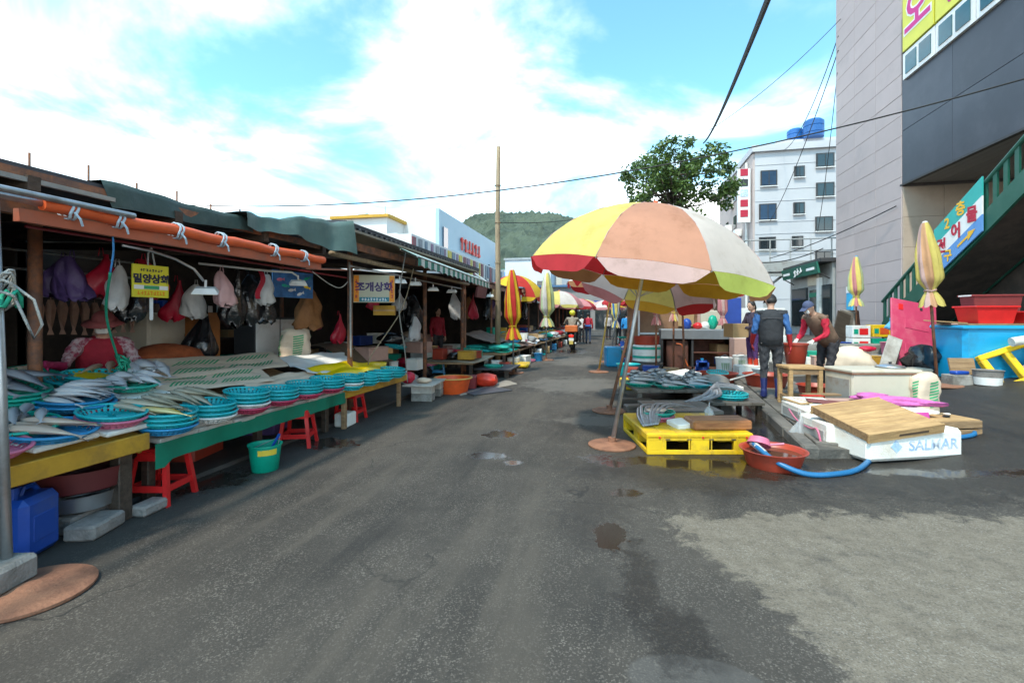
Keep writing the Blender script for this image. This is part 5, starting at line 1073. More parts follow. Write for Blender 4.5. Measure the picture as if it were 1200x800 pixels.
# man with his back turned
J = stand(wrl=(.27,-.10,.90), ell=(.25,.05,1.13), elr=(-.25,.06,1.12), wrr=(-.285,.0,.87), hal=(.26,-.14,.81), har=(-.29,-.02,.77), glove=.75, boot=.42, look=(.25,-1,-.25), head=(0,-.03,1.61))
C1 = dict(skin=SKIN, top=pm('charcoal vest',(.028,.03,.035)), sleeve=pm('blue shirt',(.035,.12,.32)), trousers=pm('dark grey trousers',(.045,.045,.052)), boot=mat('blue boots',(.02,.03,.14),.4), hand=mat('red rubber',(.42,.02,.025),.45), cap=pm('black cap',(.015,.015,.018)))
t, M = person('person in charcoal vest, blue sleeves and red gloves seen from behind', (2.58,8.80,.123), R(180-8), J, C1, .011, 'cap', 1.02)
vest(t, J, C1['top'])
MB().box((0,.138,1.32), (.30,.012,.012)).build('vest_seam', pm('seam',(.05,.05,.055)), t)
# person bending over the bucket
J = stand(pelvis=(0,.10,.92), chest=(0,-.10,1.19), neck=(0,-.25,1.37), head=(0,-.34,1.49), shl=(.185,-.20,1.31), shr=(-.185,-.20,1.31), ell=(.24,-.22,1.03), elr=(-.24,-.22,1.03), wrl=(.17,-.42,.92), wrr=(-.17,-.42,.92), hal=(.13,-.50,.88), har=(-.13,-.50,.88), palml=(.3,0,1), palmr=(-.3,0,1), hpl=(.1,.10,.87), hpr=(-.1,.10,.87), knl=(.13,-.02,.48), knr=(-.12,.05,.48), anl=(.14,-.02,.08), anr=(-.12,.14,.08), tol=(.15,-.17,.035), tor=(-.13,0,.035), look=(0,-1,-.55), curl=.9, boot=.2)
C2 = dict(skin=SKIN, top=pm('brown quilted vest',(.17,.10,.065)), sleeve=pm('red jumper',(.42,.008,.03)), trousers=pm('black trousers',(.022,.02,.024)), boot=mat('dark boots',(.02,.02,.022),.5), hand=pm('white cotton glove',(.6,.58,.5)), cap=pm('blue grey cap',(.06,.075,.14)))
t, M = person('person in brown quilted vest and red sleeves bending over the red bucket', (3.74,9.72,.115), R(-62), J, C2, .011, 'cap', 1.04)
vest(t, J, C2['top']); MB().box((0,0,0), (.10,.05,.075), bev=.02).build('mask', m_white, t, None, M @ Vector((0,-.08,-.05)), M.to_euler())
bu = thing('red_bucket', 'red plastic bucket held between the two bending workers', 'bucket', (3.12,9.28,.60))
MB().lathe([(.13,0),(.14,.01),(.19,.40),(.205,.40),(.205,.43),(.18,.42),(.13,.02),(0,.015)], 28, capt=False).build('body', m_dred, bu, 40); MB().tube([(.195,0,.41),(.1,-.12,.36),(-.1,-.12,.36),(-.195,0,.41)], .006, 5).build('handle', m_steel, bu)
# helper behind with red boots
J = stand(ell=(.24,-.1,1.13), elr=(-.24,-.1,1.13), wrl=(.16,-.32,1.08), wrr=(-.16,-.32,1.08), hal=(.13,-.4,1.1), har=(-.13,-.4,1.1), boot=.5, look=(.3,-1,-.3), head=(0,-.05,1.59))
C3 = dict(skin=SKIN, top=pm('black patterned jacket',(.05,.035,.06)), sleeve=pm('black patterned sleeve',(.045,.03,.05)), trousers=pm('purple trousers',(.07,.025,.12)), boot=mat('orange red boots',(.55,.045,.015),.4), hand=pm('white cotton glove',(.6,.58,.5)), cap=pm('brown hair hat',(.06,.03,.02)))
person('person in purple trousers and red rubber boots carrying a cardboard carton', (3.22,12.3,.13), R(-70), J, C3, .014, 'long', 1.02)
# seated stallholder in the shade
J = stand(pelvis=(0,.15,.55), chest=(0,.06,.86), neck=(0,-.02,1.07), head=(0,-.07,1.21), shl=(.18,.0,1.0), shr=(-.18,.0,1.0), ell=(.27,-.1,.76), elr=(-.3,-.12,.80), wrl=(.2,-.34,.78), wrr=(-.42,-.36,.84), hal=(.15,-.43,.78), har=(-.46,-.44,.85), hpl=(.1,.1,.52), hpr=(-.1,.1,.52), knl=(.17,-.3,.5), knr=(-.17,-.3,.5), anl=(.17,-.32,.08), anr=(-.17,-.32,.08), tol=(.18,-.47,.035), tor=(-.18,-.47,.035), look=(-.5,-1,-.4), glove=.9)
C4 = dict(skin=SKIN, top=mat('floral red top',(.28,.03,.07),.8,.5,30,dirt=(.5,.4,.42),damt=.5,dscale=22), sleeve=mat('floral red sleeve',(.28,.03,.07),.8,.5,30,dirt=(.5,.4,.42),damt=.5,dscale=22), trousers=pm('red apron',(.32,.012,.03)), boot=m_black, hand=mat('magenta glove',(.42,.03,.12),.45), cap=pm('faded maroon hat',(.24,.06,.06)))
t, M = person('person in floral red top and maroon hat sitting behind the fish', (-5.25,4.0,.16), R(62), J, C4, .013, 'hat', 1.05)
vest(t, J, pm('red apron bib',(.32,.012,.03)), 0, .0)
MB().box((0,0,0), (.11,.05,.085), bev=.02).build('mask', m_white, t, None, M @ Vector((0,-.078,-.05)), M.to_euler())
# far figures
def C_(top, tr, cap=None): return dict(skin=SKIN, top=top, sleeve=top, trousers=tr, boot=m_black, hand=SKIN, cap=cap or m_black)
jean = pm('jeans',(.05,.075,.14)); dk = pm('dark trousers',(.03,.03,.035))
J = stand(look=(0,-1,-.1), knl=(.1,-.12,.5), anl=(.105,-.1,.09), tol=(.12,-.26,.04))
tp, _ = person('person in red vest and jeans walking away past the scooter', (-1.45,27.2,0), R(178), J, C_(pm('red vest',(.5,.02,.03)), jean), .02, 'short', 1.0, False, .4)
MB().box((0,.16,1.25), (.30,.12,.42), bev=.05).build('backpack', pm('crimson backpack',(.4,.02,.05)), tp); MB().box((0,.17,1.02), (.34,.10,.12), bev=.03).build('blue_pouch', pm('blue pouch',(.03,.12,.4)), tp)
person('person in bright blue jacket walking under the far parasols', (.62,25.6,0), R(170), stand(), C_(pm('bright blue jacket',(.02,.25,.6)), dk), .02, 'short', 1.0, False, .4)
person('person in navy jacket beside the bright blue one', (.2,26.6,0), R(150), stand(), C_(pm('navy jacket',(.02,.035,.10)), dk), .02, 'short', 1.0, False, .4)
person('person in white top walking beside the red vest', (-1.9,28.6,0), R(175), stand(), C_(pm('white top',(.6,.6,.6)), dk), .02, 'short', .95, False, .4)
person('person in pale jacket at the far end of the street', (-.4,33,0), R(10), stand(), C_(pm('pale jacket',(.45,.42,.4)), dk), .022, 'short', 1.0, False, .4)
Js = stand(pelvis=(0,.15,.55), chest=(0,.05,.86), neck=(0,-.03,1.07), head=(0,-.06,1.22), shl=(.18,.0,1.0), shr=(-.18,.0,1.0), ell=(.24,-.1,.78), elr=(-.24,-.1,.78), wrl=(.14,-.33,.78), wrr=(-.14,-.33,.78), hal=(.1,-.42,.78), har=(-.1,-.42,.78), hpl=(.1,.1,.52), hpr=(-.1,.1,.52), knl=(.15,-.3,.5), knr=(-.15,-.3,.5), anl=(.15,-.32,.08), anr=(-.15,-.32,.08), tol=(.16,-.47,.035), tor=(-.16,-.47,.035), look=(.2,-1,-.3))
person('person in orange top sitting behind the striped sacks', (-4.75,18.6,.28), R(40), Js, C_(pm('orange top',(.6,.10,.02)), dk), .018, 'short', 1.05, True, .4)
person('person in red apron standing in the shaded far stall', (-5.2,13.6,.04), R(60), stand(), C_(pm('red apron',(.4,.02,.03)), dk), .018, 'short', 1.0, True, .4)

# ================================================================ SCOOTER
sc_ = thing('scooter', 'dark scooter with orange crate and red tail light riding away', 'scooter', (-1.9,21.9,0), 0)
m_scb = mat('scooter paint', (.03,.032,.035), .3, .1, 3); m_tyre = mat('tyre', (.015,.015,.016), .85, .1, 20)
for y, nm in ((-.1,'rear_wheel'),(1.15,'front_wheel')):
    w = MB(); w.tube([(0, .2*math.cos(a), .25+.2*math.sin(a)) for a in [k*math.pi/12 for k in range(24)]], .055, 8, closed=True); wo_ = w.build(nm, m_tyre, sc_, True, (0,y,0)); MB().lathe([(.14,-.03),(.14,.03),(.03,.05)], 16, M=Matrix.Translation((0,0,.25)) @ Euler((0,R(90),0)).to_matrix().to_4x4()).build('rim', m_alu, wo_)
b = MB(); loft(b, [((0,-.35,.72),.07,.05),((0,-.22,.68),.16,.12),((0,.05,.58),.17,.18),((0,.35,.5),.15,.18),((0,.5,.42),.13,.12)], (1,0,0), 14); b.build('tail_body', m_scb, sc_, True)
MB().box((0,.7,.3), (.3,.5,.08), bev=.03).build('footboard', m_scb, sc_); MB().box((0,.98,.62), (.36,.08,.62), (R(-14),0,0), bev=.035).build('front_shield', m_scb, sc_)
MB().box((0,.15,.79), (.26,.62,.09), bev=.04).build('seat', m_black, sc_); MB().box((0,-.375,.66), (.20,.05,.09), bev=.02).build('tail_light', mat('tail light red',(.5,.01,.01),.2,.05,emit=((1,.02,.01),.6)), sc_)
MB().box((0,-.36,.50), (.22,.012,.13)).build('number_plate', m_frame, sc_); MB().box((0,-.375,.36), (.17,.02,.16)).build('mud_flap', mat('yellow flap',(.55,.42,.1),.6), sc_)
MB().box((0,-.27,.30), (.2,.06,.3), (R(12),0,0)).build('mudguard', m_black, sc_); MB().tube([(.17,.2,.25),(.19,-.05,.28),(.19,-.35,.33)], [.03,.05,.055], 10).build('exhaust', m_steel, sc_, True)
MB().tube([(-.33,.82,1.0),(-.1,.95,1.02),(.1,.95,1.02),(.33,.82,1.0)], .018, 6).build('handlebar', m_black, sc_, True)
for s in (-1,1): m_ = MB().tube([(s*.26,.86,1.0),(s*.30,.9,1.2)], .007, 5).build('mirror_stem', m_black, sc_); MB().ball((s*.31,.9,1.23), (.06,.015,.04), 10, 6).build('mirror', m_black, m_)
MB().box((0,-.2,.98), (.56,.42,.30), bev=.03).build('crate', mat('orange crate',(.6,.14,.03),.5), sc_)
J = stand(pelvis=(0,.05,.0), chest=(0,-.03,.32), neck=(0,-.06,.53), head=(0,-.09,.68), shl=(.2,-.05,.46), shr=(-.2,-.05,.46), ell=(.34,-.2,.26), elr=(-.34,-.2,.26), wrl=(.31,-.45,.22), wrr=(-.31,-.45,.22), hal=(.3,-.53,.2), har=(-.3,-.53,.2), hpl=(.1,.0,-.02), hpr=(-.1,.0,-.02), knl=(.2,-.38,-.08), knr=(-.2,-.38,-.08), anl=(.17,-.42,-.46), anr=(-.17,-.42,-.46), tol=(.17,-.57,-.5), tor=(-.17,-.57,-.5))
person('person in beige jacket and yellow helmet riding the scooter', (-1.9,22.05,.92), R(180), J, C_(pm('beige jacket',(.27,.23,.18)), dk, mat('yellow helmet',(.6,.55,.03),.3)), .018, 'helmet', 1.1, True, .4)
# ================================================================ INSIDE THE LEFT STALLS
def bag_mesh(w, h, m, sd, flat=.5):
    rr = random.Random(sd*13+1); ph = [rr.uniform(0,6) for _ in range(6)]; seg = 22; mb = MB(); drape = sd % 3 != 0; v = []; f = []; n = 12
    for i in range(n+1):
        u = i/n
        if drape: r = w*(.10+.34*min(1,u*2.2)**.7+.08*u); z = -h*u
        else: r = w*(.05+.46*math.sin(min(1,u*1.05)**1.7*math.pi*.78)); z = -h*(1-(1-u)**1.15)
        if i == n: r *= .55
        ox, oy = w*.12*math.sin(u*3+ph[3]), w*.06*math.sin(u*4+ph[4])
        for k in range(seg):
            a = 2*math.pi*k/seg; q = r*(1+.16*math.sin(3*a+ph[0]+u*3)+.17*math.sin(7*a+ph[1]+u*2)*(.3+u)+.12*math.sin(4*a+ph[2]-u*9))
            v.append((q*math.cos(a)+ox, q*math.sin(a)*flat+oy, z+.05*h*math.sin(3*a+ph[2])*u+.03*h*math.sin(7*a+ph[5])*u))
    for i in range(n):
        for k in range(seg): l = (k+1) % seg; f.append((i*seg+k, (i+1)*seg+k, (i+1)*seg+l, i*seg+l))
    f.append(tuple(n*seg+k for k in range(seg))); mb.add(v, f); mb.tube([(-.02,0,-.02),(-.01,0,.06),(.01,0,.06),(.02,0,-.02)], .005, 5); return mb
def hang(label, x, y, ztop, w, h, m, sd, rz=0, group=None, flat=.5):
    return one('hanging_bag', bag_mesh(w, h, m, sd, flat), m, label, 'bag', (x,y,ztop), rz, group, True)
i = 0
for (lab, x, y, z, w, h, m) in (('large red plastic bag hanging beside the yellow shop sign',-4.9,3.72,2.1,.32,.42,m_redbag),('second red bag tucked behind the white bag',-4.9,4.15,2.1,.30,.40,m_redbag),('white plastic bag hanging left of the yellow shop sign',-4.65,3.68,1.98,.16,.42,m_whitebag),('black plastic bag hanging just behind the yellow shop sign',-4.7,3.9,1.98,.26,.52,m_blackbag),('purple film bag hanging among the red bags',-4.95,3.5,2.05,.24,.4,m_purple),('purple bag behind the red bags',-5.2,3.6,2.05,.28,.36,m_purple),('crimson apron hanging past the yellow sign',-5.4,5.0,1.95,.26,.5,m_redbag),('grey knit bag hanging by the floodlight arm',-5.2,5.1,1.9,.24,.42,m_whitebag),('pale pink bag hanging from the red rail',-4.3,4.55,2.0,.2,.38,m_pinkbag),
    ('tall black bag hanging from the red rail',-4.7,5.2,2.08,.3,.7,m_blackbag),('second tall black bag on the red rail',-4.75,5.45,2.05,.34,.65,m_blackbag),('third black bag near the red ribbon',-4.7,5.65,2.02,.3,.6,m_blackbag),('black coat hanging low behind the pink bag',-5.4,5.4,1.65,.4,.8,m_blackbag),('white film bag hanging beside the blue fish sign',-4.55,5.55,2.06,.2,.4,m_whitebag),('brown net bag hanging past the blue fish sign',-4.9,6.95,1.95,.42,.66,m_brownbag),('magenta bag hanging behind the brown net bag',-5.8,8.3,1.62,.36,.36,mat('magenta film',(.4,.02,.12),.4,.2,5,.6,12)),
    ('red bag hanging above the yellow carton',-4.6,8.6,2.0,.22,.36,m_redbag),('black padded coat hanging in the shellfish stall',-4.6,10.4,2.0,.4,.75,m_blackbag),('white shirt hanging in the shellfish stall',-4.7,9.9,2.05,.3,.4,m_whitebag),('second black coat hanging in the shellfish stall',-5.0,11.0,2.0,.36,.7,m_blackbag),('pale bag hanging at the post of the shellfish stall',-4.2,9.6,1.5,.26,.5,m_whitebag),('magenta apron hanging behind the white cord',-5.2,8.3,1.55,.26,.55,m_redbag),('red bag at the steel post in the left shade',-4.0,1.9,1.95,.2,.42,m_redbag)):
    hang(lab, x, y, z, w, h, m, i, .9+.2*math.sin(i)); i += 1
rb = MB(); rb.grid(2, 8, lambda u, v: (-4.45+.02*math.sin(v*6), 5.28+.09*u+.03*math.sin(v*5), 2.08-.36*v)); one('red_ribbon', rb, m_redbag, 'bright red ribbon dangling from the red rail', 'ribbon', smooth=True)
# dried fish in a row
m_dried = mat('dried fish flesh', (.26,.15,.11), .6, .2, 15)
for k in range(13):
    mb = MB(); mb.tube([(0,0,0),(0,0,-.05)], .003, 4); mb.add([(-.025,0,-.05),(.025,0,-.05),(.05,.01,-.14),(.035,.015,-.26),(.012,.01,-.38),(.03,.01,-.44),(-.03,.01,-.44),(-.012,.01,-.38),(-.035,.015,-.26),(-.05,.01,-.14),(0,-.02,-.16),(0,-.015,-.28)], [(0,1,10),(1,2,10),(0,10,9),(10,2,3,11),(9,10,11,8),(11,3,4,7,8),(4,5,6,7)])
    one('dried_fish', mb, m_dried, 'split dried fish hanging in a row behind the seated stallholder', 'fish', (-6.15,4.02+.115*k,1.72+.01*math.sin(k)), .9+rnd.uniform(-.3,.3), 'row of dried fish')
# signs
def board_sign(name, label, loc, w, h, m, rz=R(90)):
    t = thing(name, label, 'sign', loc, rz); MB().box((0,.01,0), (w,.02,h), bev=.003).build('board', m, t); return t
RX = (R(90),0,0)
t = board_sign('shop_sign', 'yellow hanging sign board with black Korean shop name', (-4.0,3.46,1.80), .31, .285, mat('yellow sign',(.62,.55,.03),.55,.06), R(84))
lettering(t, '밀양상회', .085, m_txtdark, (0,-.003,.015), RX, .0035); print_marks(t, 8, .2, .024, m_txtdark, (0,-.003,.095), RX, 1); MB().box((0,-.002,-.055), (.29,.004,.035)).build('white_band', m_frame, t); MB().box((0,-.005,-.055), (.13,.003,.03)).build('green_band', m_prgrn, t)
print_marks(t, 9, .24, .034, m_txtorg, (0,-.003,-.105), RX, 2)
MB().tube([(-.03,0,.14),(-.02,.01,.24),(.0,0,.30)], .007, 5).build('cord', m_rope, t); MB().tube([(.03,0,.14),(.02,.01,.24),(.0,0,.30)], .007, 5).build('cord', m_rope, t)
MB().box((.02,.03,-.24), (.03,.004,.2)).build('paper_strip', m_frame, t)
t = board_sign('shop_sign', 'cream and orange hanging sign board with purple Korean shop name', (-3.75,7.0,1.94), .64, .44, mat('cream sign',(.50,.46,.33),.6,.06), R(22))
lettering(t, '조개상회', .155, mat('purple lettering',(.06,.03,.13),.6), (0,-.003,.02), RX, .006)
for s in (-1,1):
    b = MB().box((s*.275,-.002,0), (.08,.005,.42)).build('orange_band', m_txtorg, t)
    [print_marks(b, 1, .055, .055, m_txtred, (s*.275,-.006,.12-.08*q), RX, 10+q+4*s) for q in range(4)]
MB().box((0,-.002,-.17), (.46,.005,.07)).build('teal_band', mat('teal sign band',(.04,.2,.25),.6), t); print_marks(t, 9, .4, .045, m_txtwhite, (0,-.007,-.17), RX, 3)
t = board_sign('fish_sign', 'blue printed fish picture sign behind a white floodlight', (-4.5,6.05,1.95), .7, .37, mat('blue sea print',(.03,.12,.3),.5,.5,6), R(78))
for k, (x, z, c) in enumerate(((-.24,.06,m_pinkp),(-.16,-.02,m_teal2),(.12,.06,m_yelp),(.22,-.02,m_yelp),(.22,.1,m_grnp),(-.05,-.08,m_whitebag),(.1,-.13,m_whitebag))):
    b = MB(); b.ball((0,0,0), (.05,.006,.022), 10, 6); b.add([(.04,0,0),(.08,0,.025),(.08,0,-.025)], [(0,1,2)]); b.build('printed_fish', c, t, None, (x,-.004,z), (0,rnd.uniform(-.5,.5),0))
# floodlights
m_lampw = mat('lamp white', (.75,.74,.7), .4); m_lens = mat('lamp lens', (.8,.74,.6), .25)
def flood(label, loc, rz, arm=None, lens=m_lens, armm=None):
    t = thing('floodlight', label, 'lamp', loc, rz); h = MB(); h.add([(-.11,-.08,0),(.11,-.08,0),(.11,.08,0),(-.11,.08,0),(-.08,-.055,.05),(.08,-.055,.05),(.08,.055,.05),(-.08,.055,.05)], [(0,3,2,1),(4,5,6,7),(0,1,5,4),(1,2,6,5),(2,3,7,6),(3,0,4,7)]); h.build('housing', m_lampw, t, None, (0,0,0), (R(14),0,0))
    MB().box((0,0,-.004), (.2,.14,.006)).build('lens', lens, t, None, (0,0,0), (R(14),0,0)); MB().tube([(0,0,.04),(0,.02,.12)], .012, 6).build('stem', m_lampw, t)
    if arm: MB().tube([tuple(Vector(p)-Vector(loc)) for p in arm], .013, 8).build('arm', armm or m_alu, t, True, (0,0,0), (0,0,-rz))
    return t
flood('floodlight on curved chrome arm past the yellow sign', (-3.85,3.88,1.72), R(40), [(-4.0,3.2,2.08),(-4.0,3.45,2.07),(-3.96,3.66,2.02),(-3.9,3.8,1.94),(-3.86,3.87,1.83)])
flood('white floodlight in front of the blue fish sign', (-4.1,5.6,1.92), R(40), [(-4.35,4.3,2.06),(-4.2,5.2,2.06),(-4.12,5.5,2.07),(-4.1,5.58,2.03)], armm=m_lampw)
flood('white floodlight beside the cream and orange sign', (-3.45,7.3,2.06), R(30), [(-3.8,6.5,2.2),(-3.5,7.2,2.19),(-3.45,7.3,2.17)]); flood('second white floodlight beyond the cream sign', (-3.42,7.85,2.06), R(20)); flood('yellowed floodlight under the striped awning', (-3.5,8.9,2.02), R(25), lens=m_txtyel); flood('grey floodlight at the awning end', (-3.5,10.0,2.04), R(10))
# ropes and cords
def cord(label, pts, r, m, name='cord'):
    P = [Vector(p) for p in pts]; out = []
    for i in range(len(P)-1):
        for k in range(6):
            u = k/6; p0, p1, p2, p3 = P[max(i-1,0)], P[i], P[i+1], P[min(i+2,len(P)-1)]
            out.append(.5*((2*p1)+(-p0+p2)*u+(2*p0-5*p1+4*p2-p3)*u*u+(-p0+3*p1-3*p2+p3)*u**3))
    out.append(P[-1]); return one(name, MB().tube(out, r, 6), m, label, name.replace('_',' '), smooth=True)
cord('blue string hanging from the orange roll', [(-3.36,2.62,2.1),(-3.42,2.68,1.95),(-3.5,2.72,1.80)], .006, m_blrope, 'string'); cord('green strap slanting down to the fish table', [(-3.5,2.72,1.80),(-3.9,3.0,1.5),(-4.3,3.4,1.14),(-4.32,3.46,1.02)], .009, m_groper, 'strap')
kn = MB()
for k in range(7): kn.tube([(rnd.uniform(-.05,.05),rnd.uniform(-.05,.05),rnd.uniform(-.12,.1)) for _ in range(4)], .009, 5)
one('knot_of_rope', kn, m_groper, 'tangled green rope knot beside the pale fish', 'rope', (-4.33,3.48,1.06), smooth=True)
cord('white cord looping between the two stall roofs', [(-4.1,5.9,2.12),(-3.95,6.1,1.95),(-3.9,6.3,1.92),(-3.85,6.45,2.05)], .008, m_rope); cord('white rope hanging down the rusty post', [(-3.83,6.4,2.3),(-3.8,6.38,1.9),(-3.8,6.38,1.4),(-3.78,6.36,.9)], .014, m_rope, 'rope')
cord('long pale cord tied from the awning to the ground block', [(-3.35,7.3,2.55),(-3.42,7.2,1.7),(-3.5,7.6,.9),(-3.52,7.75,.35)], .009, m_rope); cord('ochre cord slanting from the awning to the yellow sheet', [(-3.3,7.5,2.3),(-3.45,7.35,1.6),(-3.7,6.9,.95),(-3.75,6.8,.75)], .008, m_zwood)
# cabinets, boxes, tarps inside
t = thing('refrigerator', 'old cream refrigerator in the shade behind the yellow sign', 'refrigerator', (-6.3,5.45,.05), R(90)); MB().box((0,0,.75), (.62,.6,1.5), bev=.02).build('body', m_cream, t); MB().box((0,-.31,1.0), (.6,.03,.95), bev=.01).build('door', m_cream, t); MB().box((.22,-.34,1.05), (.02,.02,.3)).build('handle', m_dark, t)
t = thing('cabinet', 'white ribbed steel cabinet behind the standing sack', 'cabinet', (-6.0,7.4,.05), R(80)); MB().box((0,0,.72), (1.0,.5,1.44), bev=.01).build('body', m_dark, t)
for s in (-1,1): d = MB().box((s*.25,-.26,.74), (.47,.03,1.32), bev=.008).build('door', m_white, t); MB().box((s*.04,-.285,.8), (.015,.02,.3)).build('handle', m_dark, d)
one('orange_cabinet', MB().box((0,0,.75), (.3,.3,1.5), bev=.01), mat('dull orange board',(.36,.13,.03),.7), 'narrow dull orange cabinet behind the hanging pink bag', 'cabinet', (-5.6,5.6,.05), .1)
def lump(name, label, cat, m, loc, r, sd, rz=0, amp=.2, group=None):
    rr = random.Random(sd); ph = [rr.uniform(0,6) for _ in range(6)]; mb = MB(); seg, rings = 18, 10; v = []; f = []
    for i in range(rings+1):
        th = math.pi*i/rings
        for k in range(seg):
            a = 2*math.pi*k/seg; d = 1+amp*(math.sin(3*a+ph[0]+2*th)*.5+math.sin(5*a+ph[1]-3*th)*.35+math.sin(7*th+2*a+ph[2])*.4)*math.sin(th)
            v.append((r[0]*d*math.sin(th)*math.cos(a), r[1]*d*math.sin(th)*math.sin(a), max(-.92*r[2], -r[2]*math.cos(th)*(.85+.15*d))+r[2]*.92))
    for i in range(rings):
        for k in range(seg): l = (k+1) % seg; f.append((i*seg+k, i*seg+l, (i+1)*seg+l, (i+1)*seg+k))
    mb.add(v, f); return one(name, mb, m, label, cat, loc, rz, group, True)
lump('cloth_heap', 'heap of rust orange cloth behind the paper sacks', 'cloth', mat('rust cloth',(.30,.07,.02),.85,.3,10,.6,20), (-5.3,4.75,.75), (.35,.4,.22), 3, 0, .3); one('crate', MB().box((0,0,.36), (.8,1.3,.72), bev=.02), m_dwood, 'dark timber bench under the rust cloth', 'bench', (-5.35,4.75,.04))
lump('cloth_heap', 'tan bundle beside the rust cloth', 'cloth', m_paper, (-5.5,4.4,.75), (.22,.25,.16), 4, 0, .25)
def sack(label, loc, h, r, sd, rz=0, prints=True, group=None):
    t = thing('paper_sack', label, 'sack', loc, rz, group); rr = random.Random(sd); ph = [rr.uniform(0,6) for _ in range(4)]
    def P(u, v, e=0):
        a = 2*math.pi*u; rx, ry = r*1.15, r*.85; w = 1+.07*math.sin(3*a+ph[0]+v*5)+.05*math.sin(5*a+ph[1]-v*7)+.03*math.sin(9*v*3+a)
        tp = 1-.15*max(0,(v-.75)/.25)-.35*max(0,(v-.93)/.07)
        q = math.copysign(abs(math.cos(a))**.7, math.cos(a)), math.copysign(abs(math.sin(a))**.7, math.sin(a))
        return ((rx*w*tp+e)*q[0]+.03*h*v, (ry*w*tp+e)*q[1], h*v+.03*h*math.sin(2*a+ph[2])*(v > .9))
    b = MB(); b.grid(28, 16, lambda u, v: P(u, v)); b.add([P(k/28, 1) for k in range(28)], [tuple(range(28))]); b.build('body', m_paper, t, True)
    if prints:
        g_ = MB()
        for u0 in (.02,.52,.74):
            for k in range(9): v0 = .18+.07*k; g_.grid(3, 1, lambda u, v: P(u0+.07*u, v0+.04*v+.05*u, .004))
        g_.build('green_print', m_prgrn, t)['kind'] = 'stuff'
    return t
sack('standing cream paper sack with green stripes behind the white sheet', (-5.0,6.75,.78), .52, .19, 8, .6); one('crate', MB().box((0,0,.38), (.8,1.0,.76), bev=.02), m_dwood, 'dark timber bench under the standing sack', 'bench', (-5.1,6.75,.02))
def f(u, v):
    x = -4.55-1.1*v; y = 7.7+1.7*u; return (x, y, .55+.42*math.sin(min(1,v*1.5)*1.4)*(1-.5*max(0,u-.55)/.45)+.02*math.sin(9*u+4*v))
sheet('canvas_cover', 'sloping brown canvas cover over goods in the shellfish stall', m_btarp, 'cover', f, 20, 12)
one('crate', MB().box((0,0,.3), (1.0,1.7,.6), bev=.02), m_dwood, 'dark goods bench under the brown canvas', 'bench', (-5.15,8.5,.02))
t = thing('carton', 'yellow wooden fish crate hanging below the cream sign', 'crate', (-3.95,7.75,1.52), R(20)); MB().box((0,0,.085), (.36,.24,.17), bev=.006).build('body', m_ybd, t); MB().box((0,-.125,.085), (.36,.008,.03)).build('slat', m_wood2, t)
for k in range(2):
    sh = thing('shelf_rack', ['wooden shelf rack at the back of the orange curtain stall','wooden shelf rack at the back of the shellfish stall'][k], 'shelf', (-8.2,2.0+6.5*k,.04)); 
    for z in (.5,1.0,1.5): MB().box((0,0,z), (.4,3.0,.04)).build('shelf', m_dwood, sh)
    for y in (-1.45,1.45): MB().box((0,y,.85), (.38,.06,1.7)).build('upright', m_dwood, sh)
    for j in range(12):
        c = rnd.choice(['cardboard','terracotta','white','blue','green']); mm = dict(cardboard=m_card,terracotta=m_dred,white=m_white,blue=m_navyp,green=m_grnp)[c]; h = rnd.uniform(.15,.3)
        one('storage_box', MB().box((0,0,h/2), (.3,.36,h), bev=.012), mm, '%s storage box on the shelf rack of the %s stall' % (c, ['orange curtain','shellfish'][k]), 'box', (-8.18,.85+6.5*k+.75*(j % 4),.53+.5*(j//4)), 0, 'boxes on the %s stall rack' % ['orange curtain','shellfish'][k])
for k, (lab, m, x, y, d) in enumerate((('brown carton beside the seated stallholder',m_card,-5.0,3.1,(.5,.5,.72)),('dark crate in the left corner of the fish stall',m_dwood,-5.2,2.3,(.6,.6,.8)),('black sack of shells behind the grey fish',m_blackbag,-5.1,2.9,(.3,.3,.2)),('pale carton behind the big grey fish',m_pcard,-5.3,3.4,(.4,.4,.6)))): one('carton', MB().box((0,0,d[2]/2), d, bev=.02), m, lab, 'carton', (x,y,.04+(.74 if k == 2 else 0)), .2*k)

# ================================================================ LEFT ROW FURTHER DOWN
t = thing('block_bench', 'pale plank bench resting on two concrete blocks', 'bench', (-3.4,8.25,0), .1); MB().box((0,0,.29), (.55,.95,.035), bev=.006).build('plank', m_wbd, t)
for y in (-.3,.3): 
    for z in (0,1): MB().box((.05,y,.07+.135*z), (.38,.2,.132), bev=.012).build('block', [m_conc,m_wbd][z], t)
lump('cloth_bundle', 'small bundle of beige cloth on the block bench', 'cloth', m_paper, (-3.35,8.05,.31), (.14,.1,.05), 12); lump('net_ball', 'red net ball on the plank bench by the table corner', 'net', m_redbag, (-3.6,7.95,.31), (.12,.12,.11), 13)
def tub(label, loc, r, h, m, rimm=None, water=None, name='tub'):
    t = thing(name, label, 'tub', loc); MB().lathe([(r*.78,0),(r*.8,.01),(r*.95,h*.93),(r*1.03,h*.95),(r*1.04,h),(r*.97,h),(r*.92,h*.93),(r*.76,.03),(0,.025)], 32, capt=False).build('body', m, t, 40)
    if rimm: MB().tube([(r*1.03*math.cos(a), r*1.03*math.sin(a), h-.005) for a in [k*math.pi/16 for k in range(32)]], .016, 6, closed=True).build('rim', rimm, t, True)
    if water: MB().lathe([(r*.88,h*.72),(0.001,h*.72)], 32, capb=False, capt=False).build('water', water, t)
    return t
m_water = mat('murky water', (.12,.05,.03), .06, .1, 3)
